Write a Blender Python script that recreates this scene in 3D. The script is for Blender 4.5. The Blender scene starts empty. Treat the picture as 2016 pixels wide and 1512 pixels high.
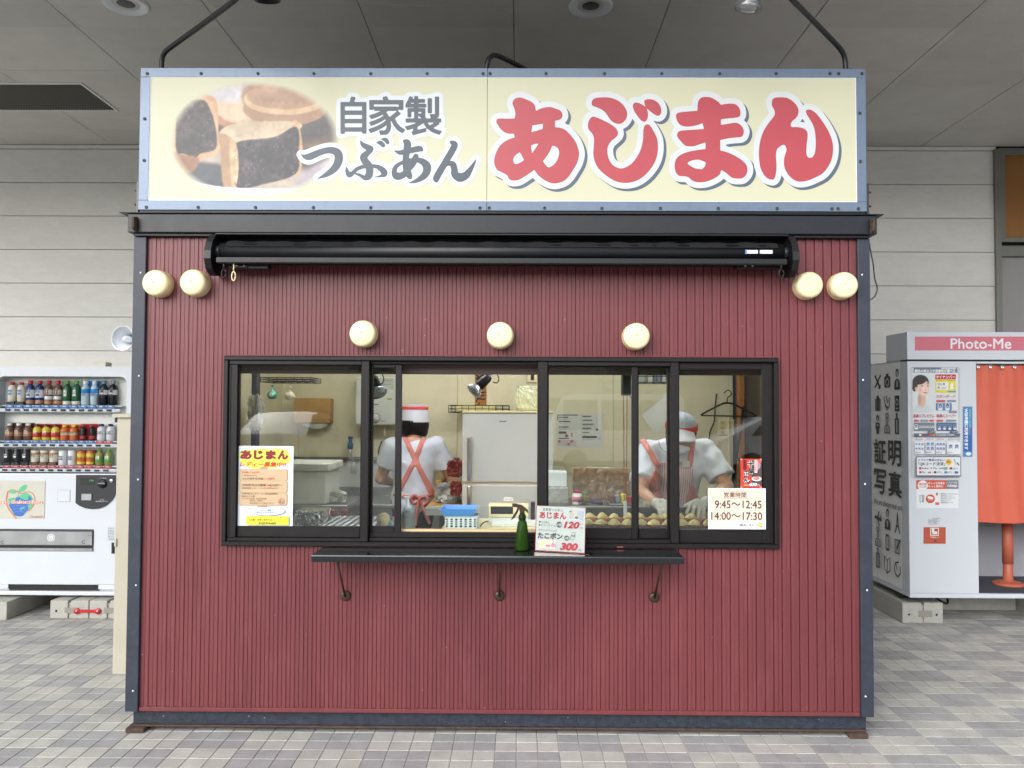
import bpy, bmesh, math, random
import numpy as np
from mathutils import Vector, Matrix

random.seed(7)
rng = np.random.default_rng(7)
C = bpy.context.scene.collection
SC = bpy.context.scene

# ------------------------------------------------------------------ camera
FPX, CAMD, CAMH = 1560.0, 3.93, 1.6
ROT = (Matrix.Rotation(math.atan(12 / FPX), 3, 'Z')
       @ Matrix.Rotation(math.pi / 2 + math.atan(48 / FPX), 3, 'X')
       @ Matrix.Rotation(math.radians(.26), 3, 'Z'))
cam = bpy.data.cameras.new('camera')
cam.sensor_width = 36; cam.sensor_fit = 'HORIZONTAL'; cam.lens = 36 * FPX / 2016
cam.clip_start = .02; cam.clip_end = 2000
camo = bpy.data.objects.new('camera', cam); C.objects.link(camo)
camo.matrix_world = Matrix.Translation((0, -CAMD, CAMH)) @ ROT.to_4x4()
SC.camera = camo

# ------------------------------------------------------------------ sky, sun, exposure
SUN_EL, SUN_AZ = math.radians(27), math.radians(212)
w = bpy.data.worlds.new('World'); SC.world = w; w.use_nodes = True
nt = w.node_tree; nt.nodes.clear()
o = nt.nodes.new('ShaderNodeOutputWorld'); b = nt.nodes.new('ShaderNodeBackground')
s = nt.nodes.new('ShaderNodeTexSky'); s.sky_type = 'NISHITA'; s.sun_disc = False
s.sun_elevation = SUN_EL; s.sun_rotation = SUN_AZ; s.air_density = 1.0; s.dust_density = 1.2; s.ozone_density = 1.0
h = nt.nodes.new('ShaderNodeHueSaturation'); h.inputs['Saturation'].default_value = .28
nt.links.new(s.outputs[0], h.inputs['Color']); nt.links.new(h.outputs[0], b.inputs[0]); nt.links.new(b.outputs[0], o.inputs[0])
b.inputs[1].default_value = .15
sun = bpy.data.lights.new('sun', 'SUN'); sun.energy = 1.15; sun.angle = math.radians(60); sun.color = (1, .985, .96)
so = bpy.data.objects.new('sun', sun); C.objects.link(so)
# the direction the light travels: from behind the camera, a little from the left
sd = Vector((math.sin(math.radians(32)) * math.cos(SUN_EL), math.cos(math.radians(32)) * math.cos(SUN_EL), -math.sin(SUN_EL)))
so.rotation_euler = sd.to_track_quat('-Z', 'Y').to_euler()
SC.view_settings.view_transform = 'Standard'; SC.view_settings.look = 'None'
SC.view_settings.exposure = 1.26; SC.view_settings.gamma = 1; SC.view_settings.use_curve_mapping = False
try:
    SC.cycles.max_bounces = 10; SC.cycles.transparent_max_bounces = 16; SC.cycles.diffuse_bounces = 5
    SC.cycles.caustics_reflective = False; SC.cycles.caustics_refractive = False
except Exception:
    pass

# ------------------------------------------------------------------ measuring help
def at(px, py, Y):
    """point of the plane y=Y that shows at pixel (px,py) of the 2016x1512 photograph"""
    d = ROT @ Vector(((px - 1008) / FPX, -(py - 756) / FPX, -1))
    t = (Y + CAMD) / d.y
    return Vector((d.x * t, Y, CAMH + d.z * t))
def atz(px, py, z):
    d = ROT @ Vector(((px - 1008) / FPX, -(py - 756) / FPX, -1))
    t = (z - CAMH) / d.z
    return Vector((d.x * t, -CAMD + d.y * t, z))

def lin(c):
    if isinstance(c, str):
        c = tuple(int(c[i:i + 2], 16) for i in (0, 2, 4))
    return tuple(((v / 255) / 12.92 if v / 255 <= .04045 else ((v / 255 + .055) / 1.055) ** 2.4) for v in c)

# ------------------------------------------------------------------ materials
M = {}
def mat(name, col, rough=.6, metal=0, var=.12, scale=6, bump=0, bscale=60, spec=.5, trans=0, ior=1.45, dirt=0, dirtcol='2e2a25', stretch=(1, 1, 1), coat=0, emit=0, alpha=1, specks=0, speckcol='b09898', world=False, cell=0, stains=0):
    m = bpy.data.materials.new(name); m.use_nodes = True
    n = m.node_tree; n.nodes.clear(); L = n.links.new
    out = n.nodes.new('ShaderNodeOutputMaterial'); p = n.nodes.new('ShaderNodeBsdfPrincipled')
    L(p.outputs[0], out.inputs[0])
    c = lin(col)
    tc = n.nodes.new('ShaderNodeTexCoord'); mp = n.nodes.new('ShaderNodeMapping'); mp.inputs['Scale'].default_value = stretch
    if world:
        ge = n.nodes.new('ShaderNodeNewGeometry'); L(ge.outputs['Position'], mp.inputs[0])
    else: L(tc.outputs['Object'], mp.inputs[0])
    if var > 0:
        nz = n.nodes.new('ShaderNodeTexNoise'); nz.inputs['Scale'].default_value = scale; nz.inputs['Detail'].default_value = 6
        nz.inputs['Roughness'].default_value = .6
        L(mp.outputs[0], nz.inputs['Vector'])
        r = n.nodes.new('ShaderNodeMapRange'); r.inputs[1].default_value = .25; r.inputs[2].default_value = .75
        r.inputs[3].default_value = 1 - var; r.inputs[4].default_value = 1 + var
        L(nz.outputs['Fac'], r.inputs[0])
        mx = n.nodes.new('ShaderNodeMix'); mx.data_type = 'RGBA'; mx.blend_type = 'MULTIPLY'; mx.inputs[0].default_value = 1
        mx.inputs[6].default_value = (*c, 1); L(r.outputs[0], mx.inputs[7])
        src = mx.outputs[2]
        if dirt > 0:
            n2 = n.nodes.new('ShaderNodeTexNoise'); n2.inputs['Scale'].default_value = scale * 2.7; n2.inputs['Detail'].default_value = 9; n2.inputs['Roughness'].default_value = .75
            L(mp.outputs[0], n2.inputs['Vector'])
            r2 = n.nodes.new('ShaderNodeMapRange'); r2.inputs[1].default_value = .52; r2.inputs[2].default_value = .75
            r2.inputs[3].default_value = 0; r2.inputs[4].default_value = dirt; L(n2.outputs['Fac'], r2.inputs[0])
            m2 = n.nodes.new('ShaderNodeMix'); m2.data_type = 'RGBA'; L(r2.outputs[0], m2.inputs[0]); L(src, m2.inputs[6]); m2.inputs[7].default_value = (*lin(dirtcol), 1)
            src = m2.outputs[2]
        if cell:   # each tile or panel its own tone
            sn = n.nodes.new('ShaderNodeVectorMath'); sn.operation = 'ADD'; sn.inputs[1].default_value = (0, -.02, 0); L(ge.outputs['Position'], sn.inputs[0])
            s2 = n.nodes.new('ShaderNodeVectorMath'); s2.operation = 'DIVIDE'; s2.inputs[1].default_value = (cell, cell, 50); L(sn.outputs[0], s2.inputs[0])
            s3 = n.nodes.new('ShaderNodeVectorMath'); s3.operation = 'FLOOR'; L(s2.outputs[0], s3.inputs[0])
            wn = n.nodes.new('ShaderNodeTexWhiteNoise'); wn.noise_dimensions = '3D'; L(s3.outputs[0], wn.inputs['Vector'])
            cr_ = n.nodes.new('ShaderNodeMapRange'); cr_.inputs[3].default_value = .93; cr_.inputs[4].default_value = 1.07; L(wn.outputs['Value'], cr_.inputs[0])
            c2 = n.nodes.new('ShaderNodeMix'); c2.data_type = 'RGBA'; c2.blend_type = 'MULTIPLY'; c2.inputs[0].default_value = 1; L(src, c2.inputs[6]); L(cr_.outputs[0], c2.inputs[7]); src = c2.outputs[2]
        if stains:
            sz = n.nodes.new('ShaderNodeTexNoise'); sz.inputs['Scale'].default_value = 1.6; sz.inputs['Detail'].default_value = 8; sz.inputs['Roughness'].default_value = .7; L(mp.outputs[0], sz.inputs['Vector'])
            sr = n.nodes.new('ShaderNodeMapRange'); sr.inputs[1].default_value = .35; sr.inputs[2].default_value = .62; sr.inputs[3].default_value = 1 - stains; sr.inputs[4].default_value = 1.04; L(sz.outputs['Fac'], sr.inputs[0])
            c3 = n.nodes.new('ShaderNodeMix'); c3.data_type = 'RGBA'; c3.blend_type = 'MULTIPLY'; c3.inputs[0].default_value = 1; L(src, c3.inputs[6]); L(sr.outputs[0], c3.inputs[7]); src = c3.outputs[2]
        L(src, p.inputs['Base Color'])
        rr = n.nodes.new('ShaderNodeMapRange'); rr.inputs[3].default_value = max(.02, rough - .08); rr.inputs[4].default_value = min(1, rough + .08)
        L(nz.outputs['Fac'], rr.inputs[0]); L(rr.outputs[0], p.inputs['Roughness'])
    else:
        p.inputs['Base Color'].default_value = (*c, 1); p.inputs['Roughness'].default_value = rough
    p.inputs['Metallic'].default_value = metal; p.inputs['Specular IOR Level'].default_value = spec
    p.inputs['Transmission Weight'].default_value = trans; p.inputs['IOR'].default_value = ior
    p.inputs['Coat Weight'].default_value = coat; p.inputs['Coat Roughness'].default_value = .08
    if alpha < 1: p.inputs['Alpha'].default_value = alpha
    if emit:
        p.inputs['Emission Color'].default_value = (*c, 1); p.inputs['Emission Strength'].default_value = emit
    if specks > 0:
        vo = n.nodes.new('ShaderNodeTexVoronoi'); vo.inputs['Scale'].default_value = 26; L((ge.outputs['Position'] if world else tc.outputs['Object']), vo.inputs['Vector'])
        sx = n.nodes.new('ShaderNodeSeparateColor'); L(vo.outputs['Color'], sx.inputs[0])
        th = n.nodes.new('ShaderNodeMapRange'); th.inputs[1].default_value = .72; th.inputs[2].default_value = 1; th.inputs[3].default_value = 0; th.inputs[4].default_value = specks; L(sx.outputs[0], th.inputs[0])
        lt = n.nodes.new('ShaderNodeMath'); lt.operation = 'LESS_THAN'; L(vo.outputs['Distance'], lt.inputs[0]); L(th.outputs[0], lt.inputs[1])
        zx = n.nodes.new('ShaderNodeMix'); zx.data_type = 'RGBA'; L(lt.outputs[0], zx.inputs[0]); L(src, zx.inputs[6]); zx.inputs[7].default_value = (*lin(speckcol), 1)
        L(zx.outputs[2], p.inputs['Base Color'])
    if bump > 0:
        bz = n.nodes.new('ShaderNodeTexNoise'); bz.inputs['Scale'].default_value = bscale; bz.inputs['Detail'].default_value = 5
        L(mp.outputs[0], bz.inputs['Vector'])
        bp = n.nodes.new('ShaderNodeBump'); bp.inputs['Strength'].default_value = bump; bp.inputs['Distance'].default_value = .004
        L(bz.outputs['Fac'], bp.inputs['Height']); L(bp.outputs[0], p.inputs['Normal'])
    M[name] = m
    return m

def glassmat(name, tint=(.86, .9, .88), ior=1.5, rough=.0, dens=0):
    """thin window glass: fresnel mirror over a tinted clear sheet"""
    m = bpy.data.materials.new(name); m.use_nodes = True
    n = m.node_tree; n.nodes.clear(); L = n.links.new
    out = n.nodes.new('ShaderNodeOutputMaterial'); mx = n.nodes.new('ShaderNodeMixShader')
    t = n.nodes.new('ShaderNodeBsdfTransparent'); t.inputs[0].default_value = (*tint, 1)
    g = n.nodes.new('ShaderNodeBsdfGlossy'); g.inputs['Roughness'].default_value = rough
    f = n.nodes.new('ShaderNodeFresnel'); f.inputs[0].default_value = ior
    L(f.outputs[0], mx.inputs[0]); L(t.outputs[0], mx.inputs[1]); L(g.outputs[0], mx.inputs[2])
    last = mx
    if dens:
        m2 = n.nodes.new('ShaderNodeMixShader'); d = n.nodes.new('ShaderNodeBsdfDiffuse'); d.inputs[0].default_value = (.8, .82, .84, 1)
        m2.inputs[0].default_value = dens; L(mx.outputs[0], m2.inputs[1]); L(d.outputs[0], m2.inputs[2]); last = m2
    L(last.outputs[0], out.inputs[0]); M[name] = m
    return m

def attrmat(name, rough=.45, spec=.5, coat=0):
    m = bpy.data.materials.new(name); m.use_nodes = True
    n = m.node_tree; p = n.nodes['Principled BSDF']; a = n.nodes.new('ShaderNodeAttribute'); a.attribute_name = 'ink'
    nz = n.nodes.new('ShaderNodeTexNoise'); nz.inputs['Scale'].default_value = 9; nz.inputs['Detail'].default_value = 8
    r = n.nodes.new('ShaderNodeMapRange'); r.inputs[3].default_value = .9; r.inputs[4].default_value = 1.06
    tc = n.nodes.new('ShaderNodeTexCoord'); n.links.new(tc.outputs['Object'], nz.inputs['Vector']); n.links.new(nz.outputs['Fac'], r.inputs[0])
    mx = n.nodes.new('ShaderNodeMix'); mx.data_type = 'RGBA'; mx.blend_type = 'MULTIPLY'; mx.inputs[0].default_value = 1
    n.links.new(a.outputs['Color'], mx.inputs[6]); n.links.new(r.outputs[0], mx.inputs[7]); n.links.new(mx.outputs[2], p.inputs['Base Color'])
    p.inputs['Roughness'].default_value = rough; p.inputs['Specular IOR Level'].default_value = spec; p.inputs['Coat Weight'].default_value = coat
    p.inputs['Coat Roughness'].default_value = .12
    M[name] = m
    return m

mat('cladding', '6b3337', .42, world=True, stains=.12, var=.13, scale=4, dirt=.28, dirtcol='8f565a', specks=.07, stretch=(1, 1, .22), bump=.05, bscale=30)
mat('navy_steel', '2c313c', .45, var=.16, scale=7, dirt=.25, dirtcol='565a62')
mat('sign_steel', '667386', .34, metal=.25, var=.10, scale=9, dirt=.25, dirtcol='39332e')
mat('black_steel', '12151c', .40, var=.2, scale=12, dirt=.15, dirtcol='4a4a4c')
mat('rust_black', '232a36', .7, var=.6, scale=30, bump=.9, bscale=120, dirt=.7, dirtcol='4a4644', specks=.14, speckcol='66717f')
mat('rust', '4a3a32', .9, var=.4, scale=30, bump=.6, bscale=90)
mat('bronze_alu', '171314', .45, metal=0, spec=.35, var=.12, scale=10, dirt=.1, dirtcol='4b4744')
mat('bronze_light', '4a3a36', .5, var=.1)
mat('awning_black', '0d0e12', .42, var=.2, scale=9)
mat('awning_fabric', '101114', .8, var=.2, bump=.3)
mat('lamp_cream', 'e8dab0', .38, var=.04, scale=14, coat=.2)
mat('white_paint', 'd2d5da', .3, var=.03, scale=5, coat=.25)
mat('white_machine', 'c6cbd2', .32, var=.02, scale=4, coat=.2)
mat('siding', 'dedcd7', .75, world=True, stains=.03, var=.05, scale=7, dirt=.12, dirtcol='97938b', bump=.12, bscale=200, stretch=(1, 1, 3))
mat('siding_dark', '8c8880', .9, var=0)
mat('ceiling_panel', 'c2bfb9', .8, world=True, cell=.911, stains=.06, var=.04, scale=5, dirt=.12, dirtcol='837e76')
mat('ceiling_joint', '28241f', .9, var=0)
mat('tile_light', 'b5b3ad', .62, world=True, cell=.1, stains=.12, specks=.05, speckcol='55524c', var=.13, scale=9, dirt=.28, dirtcol='857f75', bump=.12, bscale=300)
mat('tile_dark', 'a09f9f', .6, world=True, cell=.1, stains=.12, specks=.05, speckcol='4c4a48', var=.13, scale=9, dirt=.28, dirtcol='706e6e', bump=.12, bscale=300)
mat('grout', 'b3b0a8', .9, world=True, stains=.2, var=.25, scale=8, dirt=.5, dirtcol='67635c')
mat('asphalt', '9c9c99', .9, var=.15, scale=3, bump=.4, bscale=80)
mat('paint_line', 'd0d0cc', .7, var=.1)
mat('concrete', 'a8a69f', .85, var=.12, scale=14, dirt=.4, dirtcol='85837c', bump=.3, bscale=60)
mat('beige_steel', 'b0ab9a', .45, var=.05, scale=5)
mat('red_plastic', 'b4262a', .4, var=.05)
mat('chrome', 'd8dadc', .12, metal=1, var=.05)
mat('steel', 'a6a8aa', .3, metal=1, var=.1, scale=12, stretch=(1, 6, 1))
mat('dark_steel', '4c4c4d', .4, metal=.8, var=.2, scale=14)
mat('dark_plastic', '24262a', .4, var=.08)
mat('black', '0c0c0d', .45, var=.1)
mat('rubber', '151515', .8, var=.1)
mat('cream_wall', 'd2c9a6', .6, var=.06, scale=3, dirt=.22, dirtcol='a89672')
mat('white_inner', 'dad9d3', .7, var=.05)
mat('inner_floor', '6f6a60', .7, var=.15)
mat('fridge', 'd0d0c9', .22, var=.02, coat=.3)
mat('fridge_trim', 'cbb48a', .45, var=.05)
mat('cardboard', 'b08850', .8, var=.08)
mat('wood', '9c6226', .6, var=.2, scale=9, stretch=(8, 8, 1))
mat('styrofoam', 'd3d2c5', .8, var=.05, bump=.4, bscale=150)
mat('foil', 'd0d2d4', .16, metal=1, var=.1)
mat('heater', 'c9c8bb', .4, var=.04)
mat('plastic_white', 'dfe6e8', .35, var=.03)
mat('plastic_blue', '4f93d8', .35, var=.05)
mat('plastic_cream', 'dfd2a4', .4, var=.04)
mat('plastic_cyan', '46b8d6', .35, var=.04)
mat('plastic_green', '4fae93', .35, var=.04, alpha=.9)
mat('blue_valve', '274b78', .4, var=.05)
mat('milky', 'dfe6e4', .3, var=0, trans=.65, ior=1.2)
mat('green_glass', '30501a', .12, var=0, trans=.5, ior=1.15)
mat('dark_green', '1a2a18', .3, var=0, trans=.3, ior=1.2)
mat('trigger', '3a281c', .35, var=.05)
mat('orange_cloth', 'c55d47', .55, var=.04, scale=6, bump=.08)
mat('orange_paint', 'b5604a', .45, var=.1, dirt=.2, dirtcol='a04a30')
mat('lilac_panel', 'a9a8ae', .5, var=.04)
mat('mat_dark', '474a52', .8, var=.2, scale=40)
mat('red_bag', '96504a', .25, var=.35, scale=40, bump=.8, bscale=60)
mat('skin', 'd0a083', .5, var=.05, scale=9)
mat('hair', '060505', .42, var=.3, scale=60, stretch=(8, 8, .6), bump=.5, bscale=120)
mat('shirt', 'd9dce4', .85, var=.03, scale=14, bump=.15, bscale=300)
mat('apron_pink', 'd58579', .8, var=.07, scale=14, bump=.15, bscale=300)
mat('trousers', '23242a', .85, var=.15, scale=20)
mat('hat_white', 'd8d9dd', .8, var=.04)
mat('hat_red', 'c5423c', .7, var=.06)
mat('hat_mesh', 'aab0b8', .7, var=.6, scale=160)
mat('glove', 'd8d8cb', .4, var=.05, bump=.1)
mat('cake_brown', 'a4672f', .6, var=.22, scale=30)
mat('custard', 'e6da94', .5, var=.1, scale=30, bump=.2)
mat('griddle', '5f4a32', .4, metal=.5, var=.3, scale=20)
mat('car_white', 'd5d8da', .25, var=.01, coat=.8)
mat('car_silver', '9a9da0', .3, metal=.6, var=.01, coat=.8)
mat('car_glass', '15191b', .08, var=0)
mat('car_dark', '1b1c1e', .5, var=.1)
mat('store_orange', '9a6a38', .25, var=.15, scale=2)
mat('store_grey', '948f90', .25, var=.08, scale=3)
mat('alu_grey', '7f7f78', .4, metal=.5, var=.06)
mat('leaf', '3d5a2a', .7, var=.4, scale=9)
mat('bark', '4a3b2d', .9, var=.3, scale=20)
mat('paper', 'bdbcb0', .7, var=.05)
mat('blue_grey_cloth', '77808c', .8, var=.1)
glassmat('window_glass', (.93, .95, .93), 1.72)
glassmat('clear_glass', (.97, .98, .98), 1.22)
glassmat('bulb_glass', (.85, .88, .9), 1.7, .05, .1)
glassmat('film', (.93, .93, .92), 1.6, .14, .07)
glassmat('acrylic', (.93, .96, .95), 1.45)
attrmat('print', .42, .4)
attrmat('print_gloss', .4, .5, .12)

# dimpled sheet and striped cloth
def stripes():
    m = mat('stripe_cloth', 'd9cfd0', .85, var=.03, scale=14); n = m.node_tree
    p = [x for x in n.nodes if x.type == 'BSDF_PRINCIPLED'][0]
    a = n.nodes.new('ShaderNodeAttribute'); a.attribute_name = 'stripe'
    mh = n.nodes.new('ShaderNodeMath'); mh.operation = 'FRACT'; n.links.new(a.outputs['Fac'], mh.inputs[0])
    g = n.nodes.new('ShaderNodeMath'); g.operation = 'GREATER_THAN'; g.inputs[1].default_value = .70; n.links.new(mh.outputs[0], g.inputs[0])
    mx = n.nodes.new('ShaderNodeMix'); mx.data_type = 'RGBA'; n.links.new(g.outputs[0], mx.inputs[0])
    mx.inputs[6].default_value = (*lin('e2d0ce'), 1); mx.inputs[7].default_value = (*lin('b98088'), 1)
    n.links.new(mx.outputs[2], p.inputs['Base Color'])
stripes()

# ------------------------------------------------------------------ mesh builder
class MB:
    def __init__(s): s.v = []; s.f = []; s.m = []; s.sm = []; s.mats = []; s.cur = 0
    def mt(s, name):
        if name not in s.mats: s.mats.append(name)
        s.cur = s.mats.index(name); return s
    def add(s, vs, fs, smooth=False):
        k = len(s.v); s.v += [tuple(v) for v in vs]
        for f in fs: s.f.append(tuple(i + k for i in f)); s.m.append(s.cur); s.sm.append(smooth)
        return s
    def box(s, x0, x1, y0, y1, z0, z1, bev=0, rot=None, piv=None):
        if x1 < x0: x0, x1 = x1, x0
        if y1 < y0: y0, y1 = y1, y0
        if z1 < z0: z0, z1 = z1, z0
        if bev <= 0:
            vs = [(x, y, z) for x in (x0, x1) for y in (y0, y1) for z in (z0, z1)]
            fs = [(0, 1, 3, 2), (4, 6, 7, 5), (0, 4, 5, 1), (2, 3, 7, 6), (0, 2, 6, 4), (1, 5, 7, 3)]
        else:
            bb = min(bev, (x1 - x0) * .45, (y1 - y0) * .45, (z1 - z0) * .45)
            bm = bmesh.new(); bmesh.ops.create_cube(bm, size=1)
            for v in bm.verts: v.co = Vector(((x0 + x1) / 2 + v.co.x * (x1 - x0), (y0 + y1) / 2 + v.co.y * (y1 - y0), (z0 + z1) / 2 + v.co.z * (z1 - z0)))
            bmesh.ops.bevel(bm, geom=bm.edges[:], offset=bb, segments=1 if bb < .004 else 2, profile=.6, affect='EDGES')
            bm.verts.index_update()
            vs = [v.co.copy() for v in bm.verts]; fs = [tuple(v.index for v in f.verts) for f in bm.faces]; bm.free()
        if rot is not None:
            p = Vector(piv) if piv else Vector(((x0 + x1) / 2, (y0 + y1) / 2, (z0 + z1) / 2))
            vs = [rot @ (Vector(v) - p) + p for v in vs]
        return s.add(vs, fs)
    def lathe(s, prof, base=(0, 0, 0), axis=(0, 0, 1), n=20, smooth=True, caps=True):
        """prof: (radius, height) list turned round an axis"""
        q = Vector((0, 0, 1)).rotation_difference(Vector(axis).normalized()).to_matrix()
        B = Vector(base); vs = []; fs = []
        for r, h in prof:
            for i in range(n):
                a = 2 * math.pi * i / n
                vs.append(q @ Vector((max(r, 1e-5) * math.cos(a), max(r, 1e-5) * math.sin(a), h)) + B)
        for j in range(len(prof) - 1):
            for i in range(n):
                fs.append((j * n + i, j * n + (i + 1) % n, (j + 1) * n + (i + 1) % n, (j + 1) * n + i))
        if prof[0] == prof[-1]: caps = False
        if caps and prof[0][0] > 1e-4: fs.append(tuple(range(n))[::-1])
        if caps and prof[-1][0] > 1e-4: fs.append(tuple((len(prof) - 1) * n + i for i in range(n)))
        return s.add(vs, fs, smooth)
    def cyl(s, a, b, r, n=12, r2=None, smooth=True):
        a = Vector(a); b = Vector(b); r2 = r if r2 is None else r2
        return s.lathe([(r, 0), (r2, (b - a).length)], a, b - a, n, smooth)
    def tube(s, pts, r, n=8, sm=0, smooth=True):
        pts = [Vector(p) for p in pts]
        if sm:
            if isinstance(r, (list, tuple)):
                n0 = len(pts); r = [r[min(i // sm, n0 - 1)] + (r[min(i // sm + 1, n0 - 1)] - r[min(i // sm, n0 - 1)]) * (i % sm) / sm for i in range((n0 - 1) * sm + 1)]
            pts = crv(pts, sm)
        vs = []; fs = []; up = None
        for i, p in enumerate(pts):
            t = (pts[min(i + 1, len(pts) - 1)] - pts[max(i - 1, 0)]).normalized()
            if up is None: up = t.orthogonal().normalized()
            up = (up - t * up.dot(t)).normalized(); sd_ = t.cross(up)
            rr = r[i] if isinstance(r, (list, tuple)) else r
            for k in range(n):
                a = 2 * math.pi * k / n; vs.append(p + (up * math.cos(a) + sd_ * math.sin(a)) * rr)
        for i in range(len(pts) - 1):
            for k in range(n): fs.append((i * n + k, i * n + (k + 1) % n, (i + 1) * n + (k + 1) % n, (i + 1) * n + k))
        fs.append(tuple(range(n))[::-1]); fs.append(tuple((len(pts) - 1) * n + k for k in range(n)))
        return s.add(vs, fs, smooth)
    def prism(s, pts, d):
        """polygon pts (3D, planar) extruded by vector d"""
        n = len(pts); a = [Vector(p) for p in pts]; dv = Vector(d); b_ = [p + dv for p in a]
        fs = [tuple(range(n)), tuple(range(2 * n - 1, n - 1, -1))] + [(i, i + n, (i + 1) % n + n, (i + 1) % n) for i in range(n)]
        return s.add(a + b_, fs)
    def grid(s, P, smooth=True, closed=False):
        nu = len(P); nv = len(P[0]); vs = [p for row in P for p in row]; fs = []
        for i in range(nu - 1):
            for j in range(nv if closed else nv - 1):
                fs.append((i * nv + j, (i + 1) * nv + j, (i + 1) * nv + (j + 1) % nv, i * nv + (j + 1) % nv))
        return s.add(vs, fs, smooth)
    def ball(s, c, r, n=12, sc=(1, 1, 1)):
        c = Vector(c); P = []
        for i in range(n // 2 + 1):
            th = math.pi * i / (n // 2)
            P.append([c + Vector((r * sc[0] * math.sin(th) * math.cos(2 * math.pi * k / n), r * sc[1] * math.sin(th) * math.sin(2 * math.pi * k / n), r * sc[2] * math.cos(th))) for k in range(n)])
        return s.grid(P, True, True)
    def build(s, name, m=None, parent=None, **kw):
        if m: s.mats = s.mats or [m]
        V_ = np.array(s.v, dtype=float)
        c = (V_.min(0) + V_.max(0)) / 2
        if kw.pop('base', False): c[2] = V_[:, 2].min()
        me = bpy.data.meshes.new(name); me.from_pydata((V_ - c).tolist(), [], s.f); 
        for k in (s.mats or [m]): me.materials.append(M[k])
        me.polygons.foreach_set('material_index', s.m); me.polygons.foreach_set('use_smooth', s.sm)
        bm = bmesh.new(); bm.from_mesh(me); bmesh.ops.recalc_face_normals(bm, faces=bm.faces); bm.to_mesh(me); bm.free()
        me.update()
        return link(me, name, c, parent, **kw)

def link(me, name, loc, parent=None, **kw):
    ob = bpy.data.objects.new(name, me); C.objects.link(ob); ob.location = Vector(loc)
    setp(ob, parent)
    tag(ob, **kw)
    return ob
def wloc(o):
    p = Vector(o.location)
    while o.parent:
        o = o.parent; p += o.location
    return p
def setp(ob, parent):
    if parent is not None:
        ob.parent = parent; ob.location = ob.location - wloc(parent)
def tag(ob, label=None, cat=None, group=None, kind=None):
    if label: ob['label'] = label
    if cat: ob['category'] = cat
    if group: ob['group'] = group
    if kind: ob['kind'] = kind
    return ob
def thing(name, loc, label, cat, group=None):
    e = bpy.data.objects.new(name, None); e.empty_display_size = .1; C.objects.link(e); e.location = Vector(loc)
    return tag(e, label, cat, group)
def copy_tree(o_, parent=None):
    c = o_.copy(); C.objects.link(c)
    if parent: c.parent = parent
    for ch in list(o_.children): copy_tree(ch, c)
    return c

def crv(pts, k=6, closed=False):
    """Catmull-Rom through pts"""
    pts = [Vector(p) for p in pts]; n = len(pts); out = []
    for i in range(n if closed else n - 1):
        if closed: p0, p1, p2, p3 = pts[(i - 1) % n], pts[i], pts[(i + 1) % n], pts[(i + 2) % n]
        else: p0, p1, p2, p3 = pts[max(i - 1, 0)], pts[i], pts[i + 1], pts[min(i + 2, n - 1)]
        for j in range(k):
            t = j / k
            out.append(.5 * (2 * p1 + (p2 - p0) * t + (2 * p0 - 5 * p1 + 4 * p2 - p3) * t * t + (3 * p1 - p0 - 3 * p2 + p3) * t ** 3))
    if not closed: out.append(pts[-1])
    return out

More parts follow.
